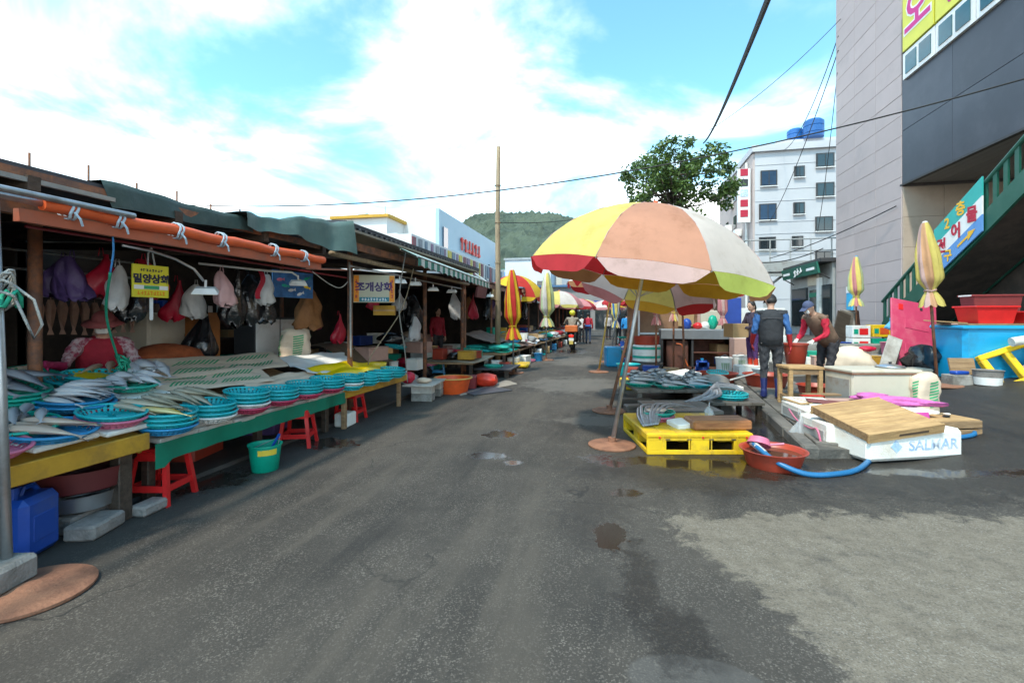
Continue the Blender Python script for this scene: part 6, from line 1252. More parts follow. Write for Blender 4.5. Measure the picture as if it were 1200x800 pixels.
tub('big rust orange tub with yellowish rim beside the block bench', (-3.12,9.0,0), .36, .30, m_orgp, mat('yellowish rim',(.55,.33,.08),.5)); one('crimson_box', MB().box((0,0,.13), (.3,.4,.26), bev=.02), mat('dark crimson board',(.2,.02,.025),.6), 'dark crimson box between the tub and the red bag', 'box', (-2.98,9.62,0), .2)
lump('red_bag', 'bright orange red plastic bag lying by the slate board', 'bag', mat('orange red film',(.7,.05,.02),.4,.15,4,.5,10), (-2.72,9.95,0), (.28,.26,.15), 14)
o = one('slate_board', MB().box((0,0,.01), (.62,.95,.02), bev=.004), mat('slate grey board',(.07,.072,.085),.6,.15,3), 'thin slate grey board lying flat on the road edge', 'board', (-2.55,9.25,.004), R(-38)); cloth('floor_cloth', 'crumpled grey beige cloth lying on the road', mat('grey beige cloth',(.26,.23,.19),.9,.15,5,.6,20), 'cloth', [(-2.95,8.75,.015),(-2.85,8.65,.015),(-2.1,10.5,.02),(-2.5,10.9,.03)], 10, 20, .012, 17)
def low_table(label, loc, w, l, h, m, rz=0, thick=.05, legm=None, name='display_table'):
    t = thing(name, label, 'table', loc, rz); n = max(2, round(w/.22))
    for i in range(n): MB().box((-w/2+(i+.5)*w/n,0,h-thick/2), (w/n-.006,l,thick), bev=.006).build('plank', m, t)
    for sx in (-1,1):
        for sy in (-1,1): MB().box((sx*(w/2-.06),sy*(l/2-.08),(h-thick)/2), (.07,.07,h-thick)).build('leg', legm or m_dwood, t)
    return t
low_table('low plank table with a beige padded cover', (-3.9,11.7,0), 1.3, 1.9, .42, m_wood); cloth('padded_cover', 'thick beige cover hanging over the low plank table', mat('beige canvas',(.40,.34,.24),.85,.12,4,.5,14), 'cover', [(-3.2,10.75,.42),(-3.2,12.7,.44),(-4.5,12.7,.47),(-4.5,10.75,.46)], 24, 14, .015, 18)
pm_ = thing('dark_platform', 'low dark board platform with one green basket', 'platform', (-2.95,12.0,0)); MB().box((0,0,.20), (.95,1.25,.04), bev=.006).build('board', mat('dark grey board',(.06,.058,.062),.55,.2,4), pm_)
for x in (-.35,.35):
    for y in (-.5,.5): MB().box((x,y,.09), (.1,.1,.18)).build('foot', m_dwood, pm_)
BK['green'].at((-3.0,11.75,.221), (0,0,0), 'single green basket on the low dark platform', None, (1.2,1.2,1))
o = one('foam_board', MB().box((0,0,.06), (.55,.8,.10), bev=.03), m_yelp, 'yellow plastic board lying by the folded vivid parasol', 'board', (-2.75,14.0,.02), .1)
# netted goods
low_table('plank table under the green netting', (-3.7,14.0,0), 1.5, 2.2, .48, m_wood)
for k in range(9): BK[['green','teal'][k % 2]].at((-3.15-.42*(k % 3),13.3+.55*(k//3),.49+.035*((k*7) % 3)), (.1,.05,0), ['green','teal'][k % 2]+' basket on the plank table under green netting', 'baskets under the green netting', (1.25,1.25,1))
for k, (x, y) in enumerate(((-3.25,13.4),(-3.6,13.9),(-3.2,14.5),(-4.0,13.5))): lump('green_net', ['green net heap at the front corner of the plank table','green net heap in the middle of the plank table','green net heap at the far corner of the plank table','green net heap at the back of the plank table'][k], 'net', m_netg, (x,y,.56), (.32,.34,.07), 20+k, 0, .35)
m_strp = mat('brown striped mat', (.20,.12,.09), .9, .3, 9, .5, 30)
cloth('woven_mat', 'brown woven mat draped over goods behind the green netting', m_strp, 'mat', [(-2.95,14.9,.55),(-2.85,17.2,.5),(-4.0,17.3,.95),(-4.2,14.9,1.0)], 20, 14, .03, 31); cloth('woven_mat', 'grey brown woven mat beside the first one', mat('grey brown mat',(.24,.17,.13),.9,.3,9,.5,30), 'mat', [(-3.4,13.2,.75),(-3.3,14.8,.78),(-4.2,14.8,1.08),(-4.4,13.2,1.05)], 20, 14, .03, 32)
low_table('plank table under the brown woven mats', (-3.65,16.2,0), 1.4, 2.4, .46, m_wood)
covers = [('white film',m_wtarp),('blue film',mat('blue film',(.03,.22,.5),.45,.15,4,.5,12)),('brown mat',m_strp),('grey sheet',mat('grey sheet',(.3,.31,.31),.6,.15,4,.5,12)),('beige sheet',mat('beige sheet',(.45,.36,.26),.8,.15,4,.5,12)),('green film',m_netg),('pale film',m_whitebag),('crimson sheet',mat('crimson sheet',(.32,.02,.03),.6,.2,4,.5,12))]
for k in range(9):
    nm, cm_ = covers[k % 8] if k < 8 else ('terracotta sheet', m_dred); y = 18.0+1.9*k; w = 1.3; x = -3.45+.06*k
    low_table('market table with %s on its goods' % nm, (x,y,0), w, 1.8, .5, m_wood)
    cloth('goods_cover', 'crumpled %s heaped on a far market table' % nm, cm_, 'cover', [(x+.6,y-.85,.55),(x+.6,y+.85,.56),(x-.6,y+.85,.85),(x-.6,y-.85,.82)], 14, 12, .045, 40+k)
    lump('goods_heap', 'heap of goods in %s at the road side of a far table' % covers[(k+3) % 8][0] if k < 8 else 'heap of goods in grey sheet on the farthest left table', 'goods', covers[(k+3) % 8][1], (x+.3,y-.3,.55), (.3,.4,.13), 60+k, 0, .3)
    one('fish_box', MB().box((0,0,.14), (.45,.6,.28), bev=.02), [m_foam,m_card,m_bluep,m_dred][k % 4], ['white foam','cardboard','blue plastic','terracotta plastic'][k % 4]+' box under the table with %s' % nm, 'box', (x+.5,y+.1,0), .1)
one('white_tub', MB().lathe([(.13,0),(.16,.25),(.17,.26),(.14,.25),(0,.03)], 20, capt=False), m_bluep, 'pale blue bucket standing under the folded pale parasol', 'bucket', (-2.55,16.2,0), smooth=40)
for k in range(14):
    c = ['white','red','brown','black','pale pink','purple'][k % 6]; hang('%s garment hanging under the far left roofs' % c, -4.3+.25*math.sin(k*2.2), 12.6+1.05*k, 2.15, .35, .7, [m_whitebag,m_redbag,m_brownbag,m_blackbag,m_pinkbag,m_purple][k % 6], 80+k, .9, 'garments under the far left roofs')
# tall bamboo pole
mb = MB(); mb.tube([(0,0,0),(.02,0,2.2),(.0,.01,4.4),(.03,0,6.55)], [.085,.08,.072,.062], 10)
t = thing('bamboo_pole', 'tall weathered wooden pole rising above the left stalls', 'pole', (-3.4,13.8,0)); mb.build('pole', m_zwood, t, True)
for z in (2.0,3.1,4.3,5.4): MB().tube([(.085*math.cos(a)+.01, .085*math.sin(a), z) for a in [k*math.pi/6 for k in range(12)]], .012, 5, closed=True).build('joint_ring', m_zwood, t, True)
# end of the street
t = thing('street_end_block', 'low grey market block closing the far end of the street', 'building', (1,58,0)); MB().box((-2,4,2.6), (26,8,5.2)).build('wall', mat('drab wall',(.25,.23,.22),.8,.1,1), t); MB().box((-2,3.9,5.3), (26.6,8.6,.25)).build('roof', hr[1], t)
for i in range(9): o = MB().box((-13+2.7*i,-.05,1.5), (2.1,.12,2.6)).build('shopfront', m_glass, t); MB().box((-13+2.7*i,-.2,3.2), (2.4,.3,.6)).build('shop_board', [m_redbag,m_yelp,m_white,m_teal2,m_navyp][i % 5], o)
for i, (x, y, h, c) in enumerate(((-11,64,9,1),(-4,68,8,3),(-8.5,75,11,0))):
    t = thing('town_house', ['white','grey','cream'][i]+' flat roofed house rising behind the street end', 'house', (x,y,0)); MB().box((0,0,h/2), (6,6,h)).build('wall', hw[c], t); MB().box((0,0,h+.1), (6.3,6.3,.25)).build('roof', m_grey, t)
    for a in (-1.8,0,1.8): 
        for z in range(2, int(h)-1, 3): MB().box((a,-3.03,z+.6), (1.1,.1,1.2)).build('window', m_glass, t)

# ---------------------------------------------------------------- stock inside and before the left stalls
def stock(where, spots, seed, big=1.0):
    rr = random.Random(seed); kinds = [('white foam box',m_foam),('brown carton',m_card),('terracotta crate',m_dred),('blue crate',m_navyp),('grey timber box',m_gwood),('yellow crate',m_ybd),('green crate',m_grnp),('pale carton',m_pcard)]
    for (x, y, z) in spots:
        k = rr.random(); s = rr.uniform(.8,1.2)*big
        if k < .62:
            nm, m = rr.choice(kinds); d = (rr.uniform(.28,.5)*s, rr.uniform(.3,.55)*s, rr.uniform(.14,.30)*s)
            t = thing('stock_box', '%s %s' % (nm, where), 'box', (x,y,z), rr.uniform(-.3,.3), '%s %s' % (nm, where)); MB().box((0,0,d[2]/2), d, bev=.012).build('box', m, t); MB().box((0,0,d[2]+.008), (d[0]*1.03,d[1]*1.03,.02), bev=.005).build('lid', m, t)
        elif k < .8:
            c = rr.choice(['teal','green','blue','pink']); BK[c].at((x,y,z), (rr.uniform(-.15,.15),rr.uniform(-.15,.15),0), '%s basket %s' % (c, where), '%s baskets %s' % (c, where), (1.2*big,1.2*big,1))
        else:
            nm, m = rr.choice([('white film bundle',m_whitebag),('beige sack',m_paper),('green net bundle',m_netg),('brown mat roll',m_strp),('black bag',m_blackbag),('red bag',m_redbag)])
            lump('stock_bundle', '%s %s' % (nm, where), 'bundle', m, (x,y,z), (rr.uniform(.16,.26)*s,rr.uniform(.18,.3)*s,rr.uniform(.08,.16)*s), rr.randint(0,9999), 0, .3, '%s %s' % (nm, where))
rs = random.Random(77)
stock('on the benches at the back of the shellfish stall', [(-5.6+.45*(i%3)-.2*rs.random(), 8.0+.5*i/1.3, .62+.18*(i%2)) for i in range(9)], 1)
stock('piled between the shellfish stall posts', [(-4.4-.5*(i%3), 9.7+.42*(i//3)+.1*rs.random(), .04+.27*(i%2)) for i in range(12)], 2)
stock('on the beige covered table', [(-3.5-.33*(i%3), 11.0+.4*(i//3)+.15*rs.random(), .47) for i in range(9)], 3, .8)
stock('behind the green netting', [(-4.9-.4*(i%3), 12.6+.5*(i//3), .05+.3*(i%3)) for i in range(18)], 4)
for j in range(5):
    stock(['beyond the brown mats','under the vivid parasol','past the vivid parasol','near the pink striped parasol','near the left street end'][j], [(-3.3-.45*(i%4)+.1*rs.random(), 17.2+4.0*j+.75*(i//4)+.2*rs.random(), .52+.24*(i%4 > 1)+.1*rs.random()) for i in range(20)], 10+j)
    stock(['in the back of the stall with rust red roof','in the back of the stall with blue roof','in the back of the stall with grey roof','in the back of the stall with canvas roof','in the back of the stall with green roof'][j], [(-6.2-.5*(i%3), 12.6+6.2*j+.9*(i//3), .05+.32*(i%3)) for i in range(15)], 20+j, 1.3)
stock('on the floor of the orange curtain stall', [(-6.9-.4*(i%3), .6+.55*i, .05+.3*(i%3)) for i in range(12)], 30, 1.3)
stock('beside the old cream refrigerator', [(-5.9-.3*(i%2), 5.0+.4*(i//2)-.8*(i%2), .05+.4*(i%2)) for i in range(6)], 31, 1.2)

stock('on the ground before the far left tables', [(-2.75-.2*rs.random(), 15.0+.85*i+.2*rs.random(), .0) for i in range(22)], 40, .9)
stock('on the low ground trays before the green netting', [(-3.0-.3*(i%2), 12.9+.45*(i//2), .02) for i in range(8)], 41, .8)
stock('spread over the brown woven mats', [(-3.2-.35*(i%3), 15.2+.5*(i//3), .66+.13*(i%3)) for i in range(12)], 42, .8)
for k in range(5): flood('grey floodlight under the far roof %s' % ['with rust red sheets','with blue sheets','with grey sheets','of brown canvas','with green sheets'][k], (-3.55+.1*k,13.5+6.0*k,2.1), R(10+9*k))
# ================================================================ RIGHT ROW: PALLET, FISH, TUBS
RZ = R(12)
def loc2(o, x, y, z=0): c, s = math.cos(RZ), math.sin(RZ); return (o[0]+c*x-s*y, o[1]+s*x+c*y, z)
t = thing('plastic_pallet', 'yellow plastic pallet with fork openings on the wet road', 'pallet', (.79,6.02,0), RZ)
H_ = .23
for i in range(7): MB().box((-.489+i*.163,0,H_-.012), (.160,1.1,.024), bev=.004).build('deck_slat', m_yelp, t)
MB().box((0,0,H_-.045), (1.14,1.12,.03), bev=.006).build('deck_frame', m_yelp, t)
for sy in (-1,1):
    y = sy*.545
    MB().box((0,y,.185), (1.15,.03,.075), bev=.006).build('upper_rail', m_yelp, t); MB().box((0,y,.024), (1.15,.03,.048), bev=.006).build('bottom_rail', m_yelp, t)
    for x, w in ((-.47,.21),(0,.20),(.47,.21)): MB().box((x,y-.002*sy,.098), (w,.032,.106), bev=.004).build('face_block', m_yelp, t); MB().box((x,sy*.50,.11), (w*.8,.1,.17), bev=.006).build('foot_block', m_yelp, t)
    for x in (-.35,-.12,.12,.36): MB().box((x,y+sy*.017,.165), (.05,.008,.010)).build('slot', m_dark, t)
    for x in (-.40,-.12,.12,.40): MB().box((x,y+sy*.016,.105), (.012,.008,.19)).build('moulded_rib', m_yelp, t)
for x in (-.47,0,.47): MB().box((x,0,.1), (.17,.2,.17), bev=.008).build('foot_block', m_yelp, t); MB().box((x+.03,-.565,.185), (.02,.01,.02)).build('red_plug', m_redp, t)
for x in (-.56,.56): MB().box((x,0,.185), (.03,1.06,.07), bev=.005).build('side_rail', m_yelp, t); MB().box((x,0,.024), (.03,1.06,.045), bev=.005).build('side_rail', m_yelp, t)
O = (.79,6.02)
t = thing('timber_block', 'thick orange stained timber chopping block on the yellow pallet', 'timber', loc2(O,.30,-.28,H_), RZ+.03)
b = MB(); b.box((0,0,.055), (.66,.32,.11), bev=.02); b.build('block', m_wood3, t)
for y in (-.13,0.02): MB().box((0,y,.1105), (.64,.004,.002)).build('crack', m_dwood, t)
one('foam_scrap', MB().box((0,0,.03), (.2,.26,.06), (R(3),R(-5),0), bev=.01), m_foam, 'dirty white foam scrap between the timber block and fish', 'foam', loc2(O,-.1,-.22,H_), RZ+.2)
one('clear_bag', bag_mesh(.2,.12,m_clear,5), m_clear, 'flattened clear bag beyond the timber block', 'bag', loc2(O,.45,.3,H_+.13), 1.2, smooth=True)
BK['pink'].at(loc2(O,-.27,.16,H_+.002), (0,0,0), 'pink basket under the green one with a tan flatfish', None, (1.1,1.1,1)); BK['green'].at(loc2(O,-.25,.17,H_+.045), (0,0,0), 'green basket with a tan flatfish on the yellow pallet', None, (1.05,1.05,1))
fl = MB(); fl.lathe([(.002,.0),(.11,.004),(.12,.012),(.09,.024),(.002,.03)], 20, capb=False, capt=False); fl.add([(.11,0,.012),(.2,.05,.012),(.2,-.05,.012)], [(0,1,2)]); o = one('flatfish', fl, FM['tan'], 'tan flatfish lying on the green basket', 'fish', loc2(O,-.26,.17,H_+.10), .5, smooth=True); o.scale = (1.2,.8,1.2)
def hairtail(label, pts, w, group):
    P = [Vector(p) for p in pts]; mb = MB(); out = []
    for i in range(len(P)-1):
        for k in range(5): out.append(P[i].lerp(P[i+1], k/5))
    out.append(P[-1]); n = len(out); sm = [out[0]]+[(out[i-1]+out[i]*2+out[i+1])/4 for i in range(1,n-1)]+[out[-1]]
    v = []; f = []; seg = 8; lat = Vector((0,0,1))
    for i, p in enumerate(sm):
        u = i/(n-1); r = w*(.5+.5*min(1,u*8))*(1-.75*u**1.6); tdir = (sm[min(i+1,n-1)]-sm[max(i-1,0)]).normalized(); sd = tdir.cross(lat).normalized(); upv = sd.cross(tdir)
        for k in range(seg): a = 2*math.pi*k/seg; v.append(p+sd*r*math.cos(a)+upv*r*.75*math.sin(a))
    for i in range(n-1):
        for k in range(seg): l = (k+1) % seg; f.append((i*seg+k, (i+1)*seg+k, (i+1)*seg+l, i*seg+l))
    f.append(tuple(range(seg))); mb.add(v, f); return one('hairtail', mb, m_hair, label, 'fish', smooth=True, group=group)
m_hair = mat('silver hairtail skin', (.27,.28,.30), .3, .3, 14, spec=.7, metal=.25)
for k in range(8):
    q = .052*k; dz_ = rnd.uniform(-.02,.03); hairtail('long silver hairtail curved beside the green basket on pallet', [loc2(O,-.54+q*.5,-.30+q*.25,H_+.02), loc2(O,-.52+q*.7,.0,H_+.08+dz_), loc2(O,-.45+q,.30+rnd.uniform(-.03,.03),H_+.13+dz_), loc2(O,-.30+q*1.2,.52,H_+.11+dz_), loc2(O,.0+q*1.2,.58+.02*k,H_+.05)], .024, 'hairtails on the yellow pallet')
t2 = low_table('low wet grey board table behind the yellow pallet', loc2(O,.35,1.15,0), .95, .85, .22, m_gwood, RZ)
O2 = (1.75,8.15); low_table('second low wet grey board table by the kerb', (O2[0],O2[1],0), .8, .8, .2, m_gwood, RZ)
for k in range(2): BK['teal'].at((1.78,8.1,.202+.035*k), (0,0,0), 'teal basket holding folded hairtails by the kerb', 'teal baskets by the kerb', (1.3,1.3,1))
for k in range(6): hairtail('long silver hairtail draped towards the teal baskets', [(1.0+.07*k,7.3+.05*k,.26),(1.28+.06*k,7.6+.02*k,.30+.02*(k%2)),(1.5+.02*k,7.9+.07*k,.40+.02*(k%3)),(1.8+.03*k,8.15+.07*k,.37),(2.05,8.2+.05*k,.30)], .027, 'hairtails by the kerb')
# dark fish heaps
low_table('wet timber table under the dark fish heaps', (.95,9.1,0), 1.45, 1.3, .26, m_gwood, RZ, legm=m_gwood)
for k, (x, y) in enumerate(((.45,8.9),(.85,9.25),(.95,8.75),(1.4,8.95))): BK[['green','teal','green','teal'][k]].at((x,y,.262), (0,0,0), ['green basket under the left dark fish heap','teal basket under the tallest dark fish heap','green basket under the front dark fish heap','teal basket under the dark fish next to the grey sack'][k], None, (1.35,1.35,1))
for (x, y, n, s, lab) in ((.45,8.9,6,.95,'silver dark fish heaped on the left green basket'),(.85,9.25,8,1.0,'dark blue fish in the tallest heap under the parasol'),(.95,8.75,7,1.0,'dark blue fish heaped on the front green basket'),(1.4,8.95,8,1.05,'dark blue fish heaped next to the grey sack')):
    for q in range(4): heap('dark', [n//2+1,n//2,n//2-1,2][q], (x,y+.03*q,.335+.05*q), R(4+16*q), .36-.08*q, lab, lab, .022, s, .6, .2)
lump('grey_sack', 'crumpled wet grey sack behind the dark fish', 'sack', mat('wet grey sack',(.22,.20,.18),.5,.15,4,.6,12), (1.78,9.25,.0), (.3,.26,.24), 91, 0, .25)
one('wet_board', MB().box((0,0,.02), (1.2,.35,.04), bev=.008), m_gwood, 'wet board lying before the dark fish table', 'board', (1.1,8.35,.05), RZ); one('timber_baulk', MB().box((0,0,.07), (.5,.16,.14), bev=.015), m_dwood, 'dark timber baulk left of the fish table', 'timber', (.35,8.2,0), RZ)
one('timber_baulk', MB().box((0,0,.06), (.6,.2,.12), bev=.015), m_gwood, 'grey timber baulk before the second board table', 'timber', (.45,7.75,0), RZ+.1)
one('yellow_board', MB().box((0,0,.10), (.4,.5,.20), bev=.02), m_yelp, 'yellow plastic crate beside the rusty leaning pole', 'crate', (.35,10.3,0), RZ)
one('foam_sheet', MB().box((0,0,.03), (.75,.5,.06), (R(4),R(-6),0), bev=.012), m_foam, 'cream foam lid lying behind the dark fish', 'lid', (1.25,10.1,.30), RZ+.3); one('carton', MB().box((0,0,.13), (.8,.5,.26), bev=.01), m_card, 'flat cardboard carton under the cream foam lid', 'carton', (1.25,10.1,.0), RZ)
one('foam_tray', MB().box((0,0,.04), (.5,.45,.08), bev=.012), m_foam, 'cream foam tray in front of the terracotta tub', 'tray', (2.05,9.7,.12), RZ); one('carton', MB().box((0,0,.06), (.5,.45,.12), bev=.01), m_dwood, 'dark box under the cream foam tray', 'box', (2.05,9.7,.0), RZ)
tub('terracotta tub with a teal basin floating inside', (2.2,11.2,0), .42, .28, m_dred, None, m_water); BK['teal'].at((2.2,11.15,.235), (.15,0,0), 'teal basket lying in the terracotta tub', None, (1.1,1.1,1))
tub('wide terracotta tub on the pavement beside the blue boots', (2.95,10.35,.122), .42, .24, m_dred, None, m_water); lad = thing('ladle', 'grey plastic ladle resting on the wide terracotta tub', 'ladle', (2.75,10.05,.39), R(30)); MB().tube([(-.75,-.05,-.08),(-.1,0,.02)], .016, 6).build('handle', m_ghose, lad); MB().lathe([(.02,0),(.11,.02),(.15,.1),(.14,.1),(.1,.03),(0,.02)], 20, capt=False).build('cup', mat('pale blue grey plastic',(.4,.47,.5),.4), lad, 40)
tub('terracotta tub beyond the wooden work stool', (3.35,9.0,.122), .3, .22, m_dred, None, m_water)
b = thing('water_jug', 'blue plastic water jug under the steel counter', 'jug', (2.3,13.6,0)); MB().box((0,0,.17), (.32,.26,.34), bev=.05).build('body', m_navyp, b, True); MB().lathe([(.04,.34),(.04,.39)], 12).build('cap', m_bluep, b)
def pail(label, loc, s=1.0):
    t = thing('white_pail', label, 'pail', loc); t.scale = (s,s,s); MB().lathe([(.14,0),(.15,.01),(.175,.38),(.185,.38),(.185,.41),(.17,.40),(.14,.02),(0,.015)], 24, capt=False).build('body', m_white, t, 40); MB().tube([(-.18,0,.36),(0,-.12,.48),(.18,0,.36)], .007, 5).build('handle', m_steel, t)
    lb = MB(); lb.grid(6, 1, lambda u, v: ((.158+.012*v)*math.cos(-2.1+1.1*u), (.158+.012*v)*math.sin(-2.1+1.1*u), .14+.16*v)); lb.build('label', mat('pail print',(.35,.45,.3),.5), t); return t
pail('white pail with green print by the counter', (2.72,13.0,.0), 1.15); pail('second white pail touching the first', (3.12,13.05,.12)); one('white_crate', MB().box((0,0,.12), (.5,.34,.24), bev=.02), m_white, 'white plastic crate before the two pails', 'crate', (3.05,12.2,.122), RZ)
one('carton', MB().box((0,0,.16), (.42,.34,.32), bev=.006), m_card, 'brown cardboard carton held by the helper in red boots', 'carton', (2.80,12.12,1.02), R(25)); one('carton_stack', MB().box((0,0,.4), (.5,.4,.8), bev=.01), m_pcard, 'stack of flattened cartons behind the white pails', 'cartons', (3.35,13.9,.12), .1)
# drum, counter, kiosk
t = thing('brine_drum', 'white and green striped drum with red tub on a trolley', 'drum', (.88,13.9,0)); MB().lathe([(.36,.26),(.38,.28),(.38,.70),(.36,.72)], 28).build('body', m_white, t, 40)
for z in (.36,.60): MB().lathe([(.384,z),(.384,z+.07)], 28, capb=False, capt=False).build('band', m_teal2, t)
MB().lathe([(.30,.72),(.33,.73),(.36,.96),(.34,.96),(.3,.75),(0,.74)], 28, capt=False).build('tub', m_dred, t, 40); MB().box((0,0,.23), (.8,.8,.05)).build('trolley_deck', m_dark, t)
for x in (-.3,.3):
    for y in (-.3,.3): MB().lathe([(.09,-.025),(.09,.025)], 14, M=Matrix.Translation((x,y,.095)) @ Euler((0,R(90),0)).to_matrix().to_4x4()).build('wheel', m_black, t)
t = thing('steel_counter', 'dark steel work counter with open cabinets under the parasols', 'counter', (2.25,14.6,0)); MB().box((0,0,1.12), (1.9,.8,.06), bev=.006).build('top', m_steel, t); MB().box((0,-.40,1.0), (1.9,.03,.24)).build('front_panel', mat('dull steel',(.2,.21,.22),.45,.1,4,metal=.5), t)
m_rw = mat('rusty brown panel',(.12,.045,.03),.75,.3,5,dirt=(.06,.03,.02),damt=.4)
MB().box((0,.36,.55), (1.86,.05,1.1)).build('back_panel', m_rw, t)
for x in (-.92,-.1,.92): MB().box((x,0,.55), (.05,.76,1.1)).build('partition', m_dark, t)
MB().box((.42,0,.5), (1.0,.7,.03)).build('shelf', m_rw, t); MB().box((0,0,.06), (1.86,.76,.05)).build('shelf', m_rw, t); MB().box((-.5,-.1,.45), (.6,.4,.75), bev=.02).build('boiler', m_rw, t)
cord('orange gas hose under the steel counter', [(1.7,14.1,.75),(1.85,14.05,.7),(1.9,14.05,.4),(2.0,14.0,.12)], .018, m_ohose, 'hose')
for lab, x, m, h in (('navy bottle on the steel counter',2.05,m_navyp,.32),('red bottle crate on the steel counter',2.35,m_redp,.2),('green jacket bundle on the steel counter',2.75,m_grnp,.42),('white pot on the steel counter',2.55,m_white,.22)): lump('counter_item', lab, 'item', m, (x,14.6,1.15), (.13,.12,h/2), int(x*100))
t = thing('plywood_kiosk', 'brown plywood kiosk with white framed opening behind counter', 'kiosk', (1.9,16.6,0)); m_ply = mat('brown plywood',(.24,.13,.07),.8,.15,2,dirt=(.16,.08,.045),damt=.4); MB().box((0,.6,1.1), (2.9,1.2,2.2)).build('wall', m_ply, t); MB().box((0,.5,2.25), (3.2,1.6,.08)).build('roof', m_dark, t)
f_ = MB().box((-1.1,-.03,1.4), (.06,.05,1.5)).build('frame', m_frame, t); MB().box((-.55,-.03,.95), (1.1,.05,.06)).build('sill', m_frame, t); MB().box((.4,-.05,1.5), (.5,.05,.6)).build('panel', m_card, t); MB().box((1.0,-.05,1.5), (.5,.05,.5)).build('panel', m_pcard, t)
for k, (lab, x, y, z, d, m) in enumerate((('royal blue panel behind the counter end',3.55,16.2,1.2,(.7,.1,.9),mat('royal blue board',(.02,.06,.32),.5)),('white van like box behind the counter',4.6,18.5,.4,(2.0,1.6,1.4),m_white),('cardboard carton on the white table edge',3.9,15.6,.75,(.8,.5,.5),m_card),('white freezer chest behind the helper',4.2,15.2,.12,(1.1,.7,.85),m_white),('cream panel beside the royal blue one',3.0,16.0,.9,(.7,.08,.8),m_cream),('brown carton under the cream panel',2.9,15.5,.1,(.6,.5,.7),m_card),('light ribbed crate behind the pails',3.55,14.6,.12,(.5,.5,.8),m_cream))):
    one('stall_box', MB().box((0,0,d[2]/2), d, bev=.015), m, lab, 'box', (x,y,z), .1)
cloth('green_sheet', 'green plastic sheet across the cartons behind the helper', m_teal2, 'sheet', [(3.4,15.0,1.2),(4.6,15.2,1.25),(4.6,15.7,1.3),(3.4,15.6,1.28)], 12, 8, .02, 95)
t = thing('hand_trolley', 'white tubular hand trolley behind the helper in red boots', 'trolley', (3.9,13.9,.12), .2)
for x in (-.2,.2): MB().tube([(x,0,.05),(x,0,1.15)], .018, 8).build('upright', m_lampw, t)
MB().tube([(-.2,0,1.15),(-.18,-.03,1.28),(.18,-.03,1.28),(.2,0,1.15)], .018, 8).build('handle', m_black, t, True); MB().box((0,-.15,.05), (.45,.32,.02)).build('toe_plate', m_steel, t)
for z in (.4,.8): MB().tube([(-.2,0,z),(.2,0,z)], .014, 6).build('rung', m_lampw, t)
# far right row
for k in range(8):
    y = 17.5+2.4*k; c = ['blue','green','terracotta','white','cyan','red','ochre','teal'][k]; mm = [m_bluep,m_grnp,m_dred,m_white,m_cyan,m_redp,m_ybd,m_teal][k]
    low_table('far right market table before the %s tub' % c, (.9+.05*k,y,0), 1.1, 1.5, .5, m_wood); tub('%s tub on a far right market table' % c, (.8+.05*k,y-.3,.5), .32, .24, mm)
    lump('goods_heap', 'heap of fish goods beside the %s tub' % c, 'goods', [m_whitebag,m_strp,m_netg,m_dark][k % 4], (1.15,y+.35,.5), (.28,.3,.14), 120+k, 0, .3)
one('blue_bin', MB().box((0,0,.3), (.45,.45,.6), bev=.03), m_cyan, 'bright blue bin by the ochre parasol pole', 'bin', (-.05,14.9,0), .2); tub('cyan tub standing behind the leaning poles', (.35,12.6,0), .3, .3, m_teal); BK['green'].at((.35,17.3,.75), (0,0,0), 'green basket topping the far right table', None, (1.2,1.2,1))
for k in range(6):
    x0 = 5.0+.4*k; y0 = 17+5.0*k
    if k > 1: x0 = 3.5
    s = thing('stall_shelter', ['right stall shelter with rust roof by the kiosk','right stall shelter with grey roof past the tree','right stall shelter with brown roof down the street','right stall shelter with dark green roof down the street','right stall shelter with blue roof near the street end','right stall shelter with red roof at the street end'][k], 'market stall', (x0,y0+6,0)) if k > 1 else None
    if s:
        mb = MB(); roof_panel(mb, -2.0, 2.0, 0, 4.6, 2.5, 2.7, .06); mb.build('roof', [m_rust,m_roof,m_btarp,m_sgreen,hr[1],m_dred][k], s); MB().box((2,2.3,1.3), (.06,4.6,2.6)).build('back_wall', m_dwall, s); MB().box((0,4.6,1.3), (3.9,.06,2.5)).build('side_wall', m_dwall, s)
        for yy in (.1,4.5): MB().tube([(-1.9,yy,0),(-1.9,yy,2.5)], .04, 8).build('post', m_rustpipe, s)
        for q in range(3): MB().box((-1.95,.8+1.4*q,2.3), (.06,1.1,.35)).build('shop_board', [m_yelp,m_redp,m_white,m_bluep][(k+q) % 4], s)

# ================================================================ RIGHT FOREGROUND: BASIN, HOSE, CRATES
tub('terracotta basin with a pink dipper standing in spilled water', (1.55,5.22,0), .30, .17, m_dred, None, m_water); dp = thing('dipper', 'pink plastic dipper floating in the terracotta basin', 'dipper', (1.44,5.3,.12)); MB().lathe([(.09,.07),(.115,.0),(.11,.0),(.08,.06),(0,.07)], 20, M=Matrix.Translation((0,0,.06)) @ Euler((R(-25),R(15),0)).to_matrix().to_4x4(), capt=False).build('cup', m_pinkp, dp, 40); MB().tube([(.08,-.02,.07),(.22,-.06,.1)], .012, 6).build('handle', m_pinkp, dp)
hz_ = cord('blue hose curling from the terracotta basin round the foam box', [(1.38,5.30,.20),(1.40,5.16,.185),(1.52,4.97,.10),(1.75,4.90,.03),(2.05,5.0,.025),(2.3,5.2,.025),(2.6,5.62,.03),(3.0,6.3,.03),(3.5,6.35,.08),(3.95,6.45,.12),(4.12,6.62,.14),(4.1,6.95,.14),(3.8,7.2,.12)], .026, m_hose, 'hose')
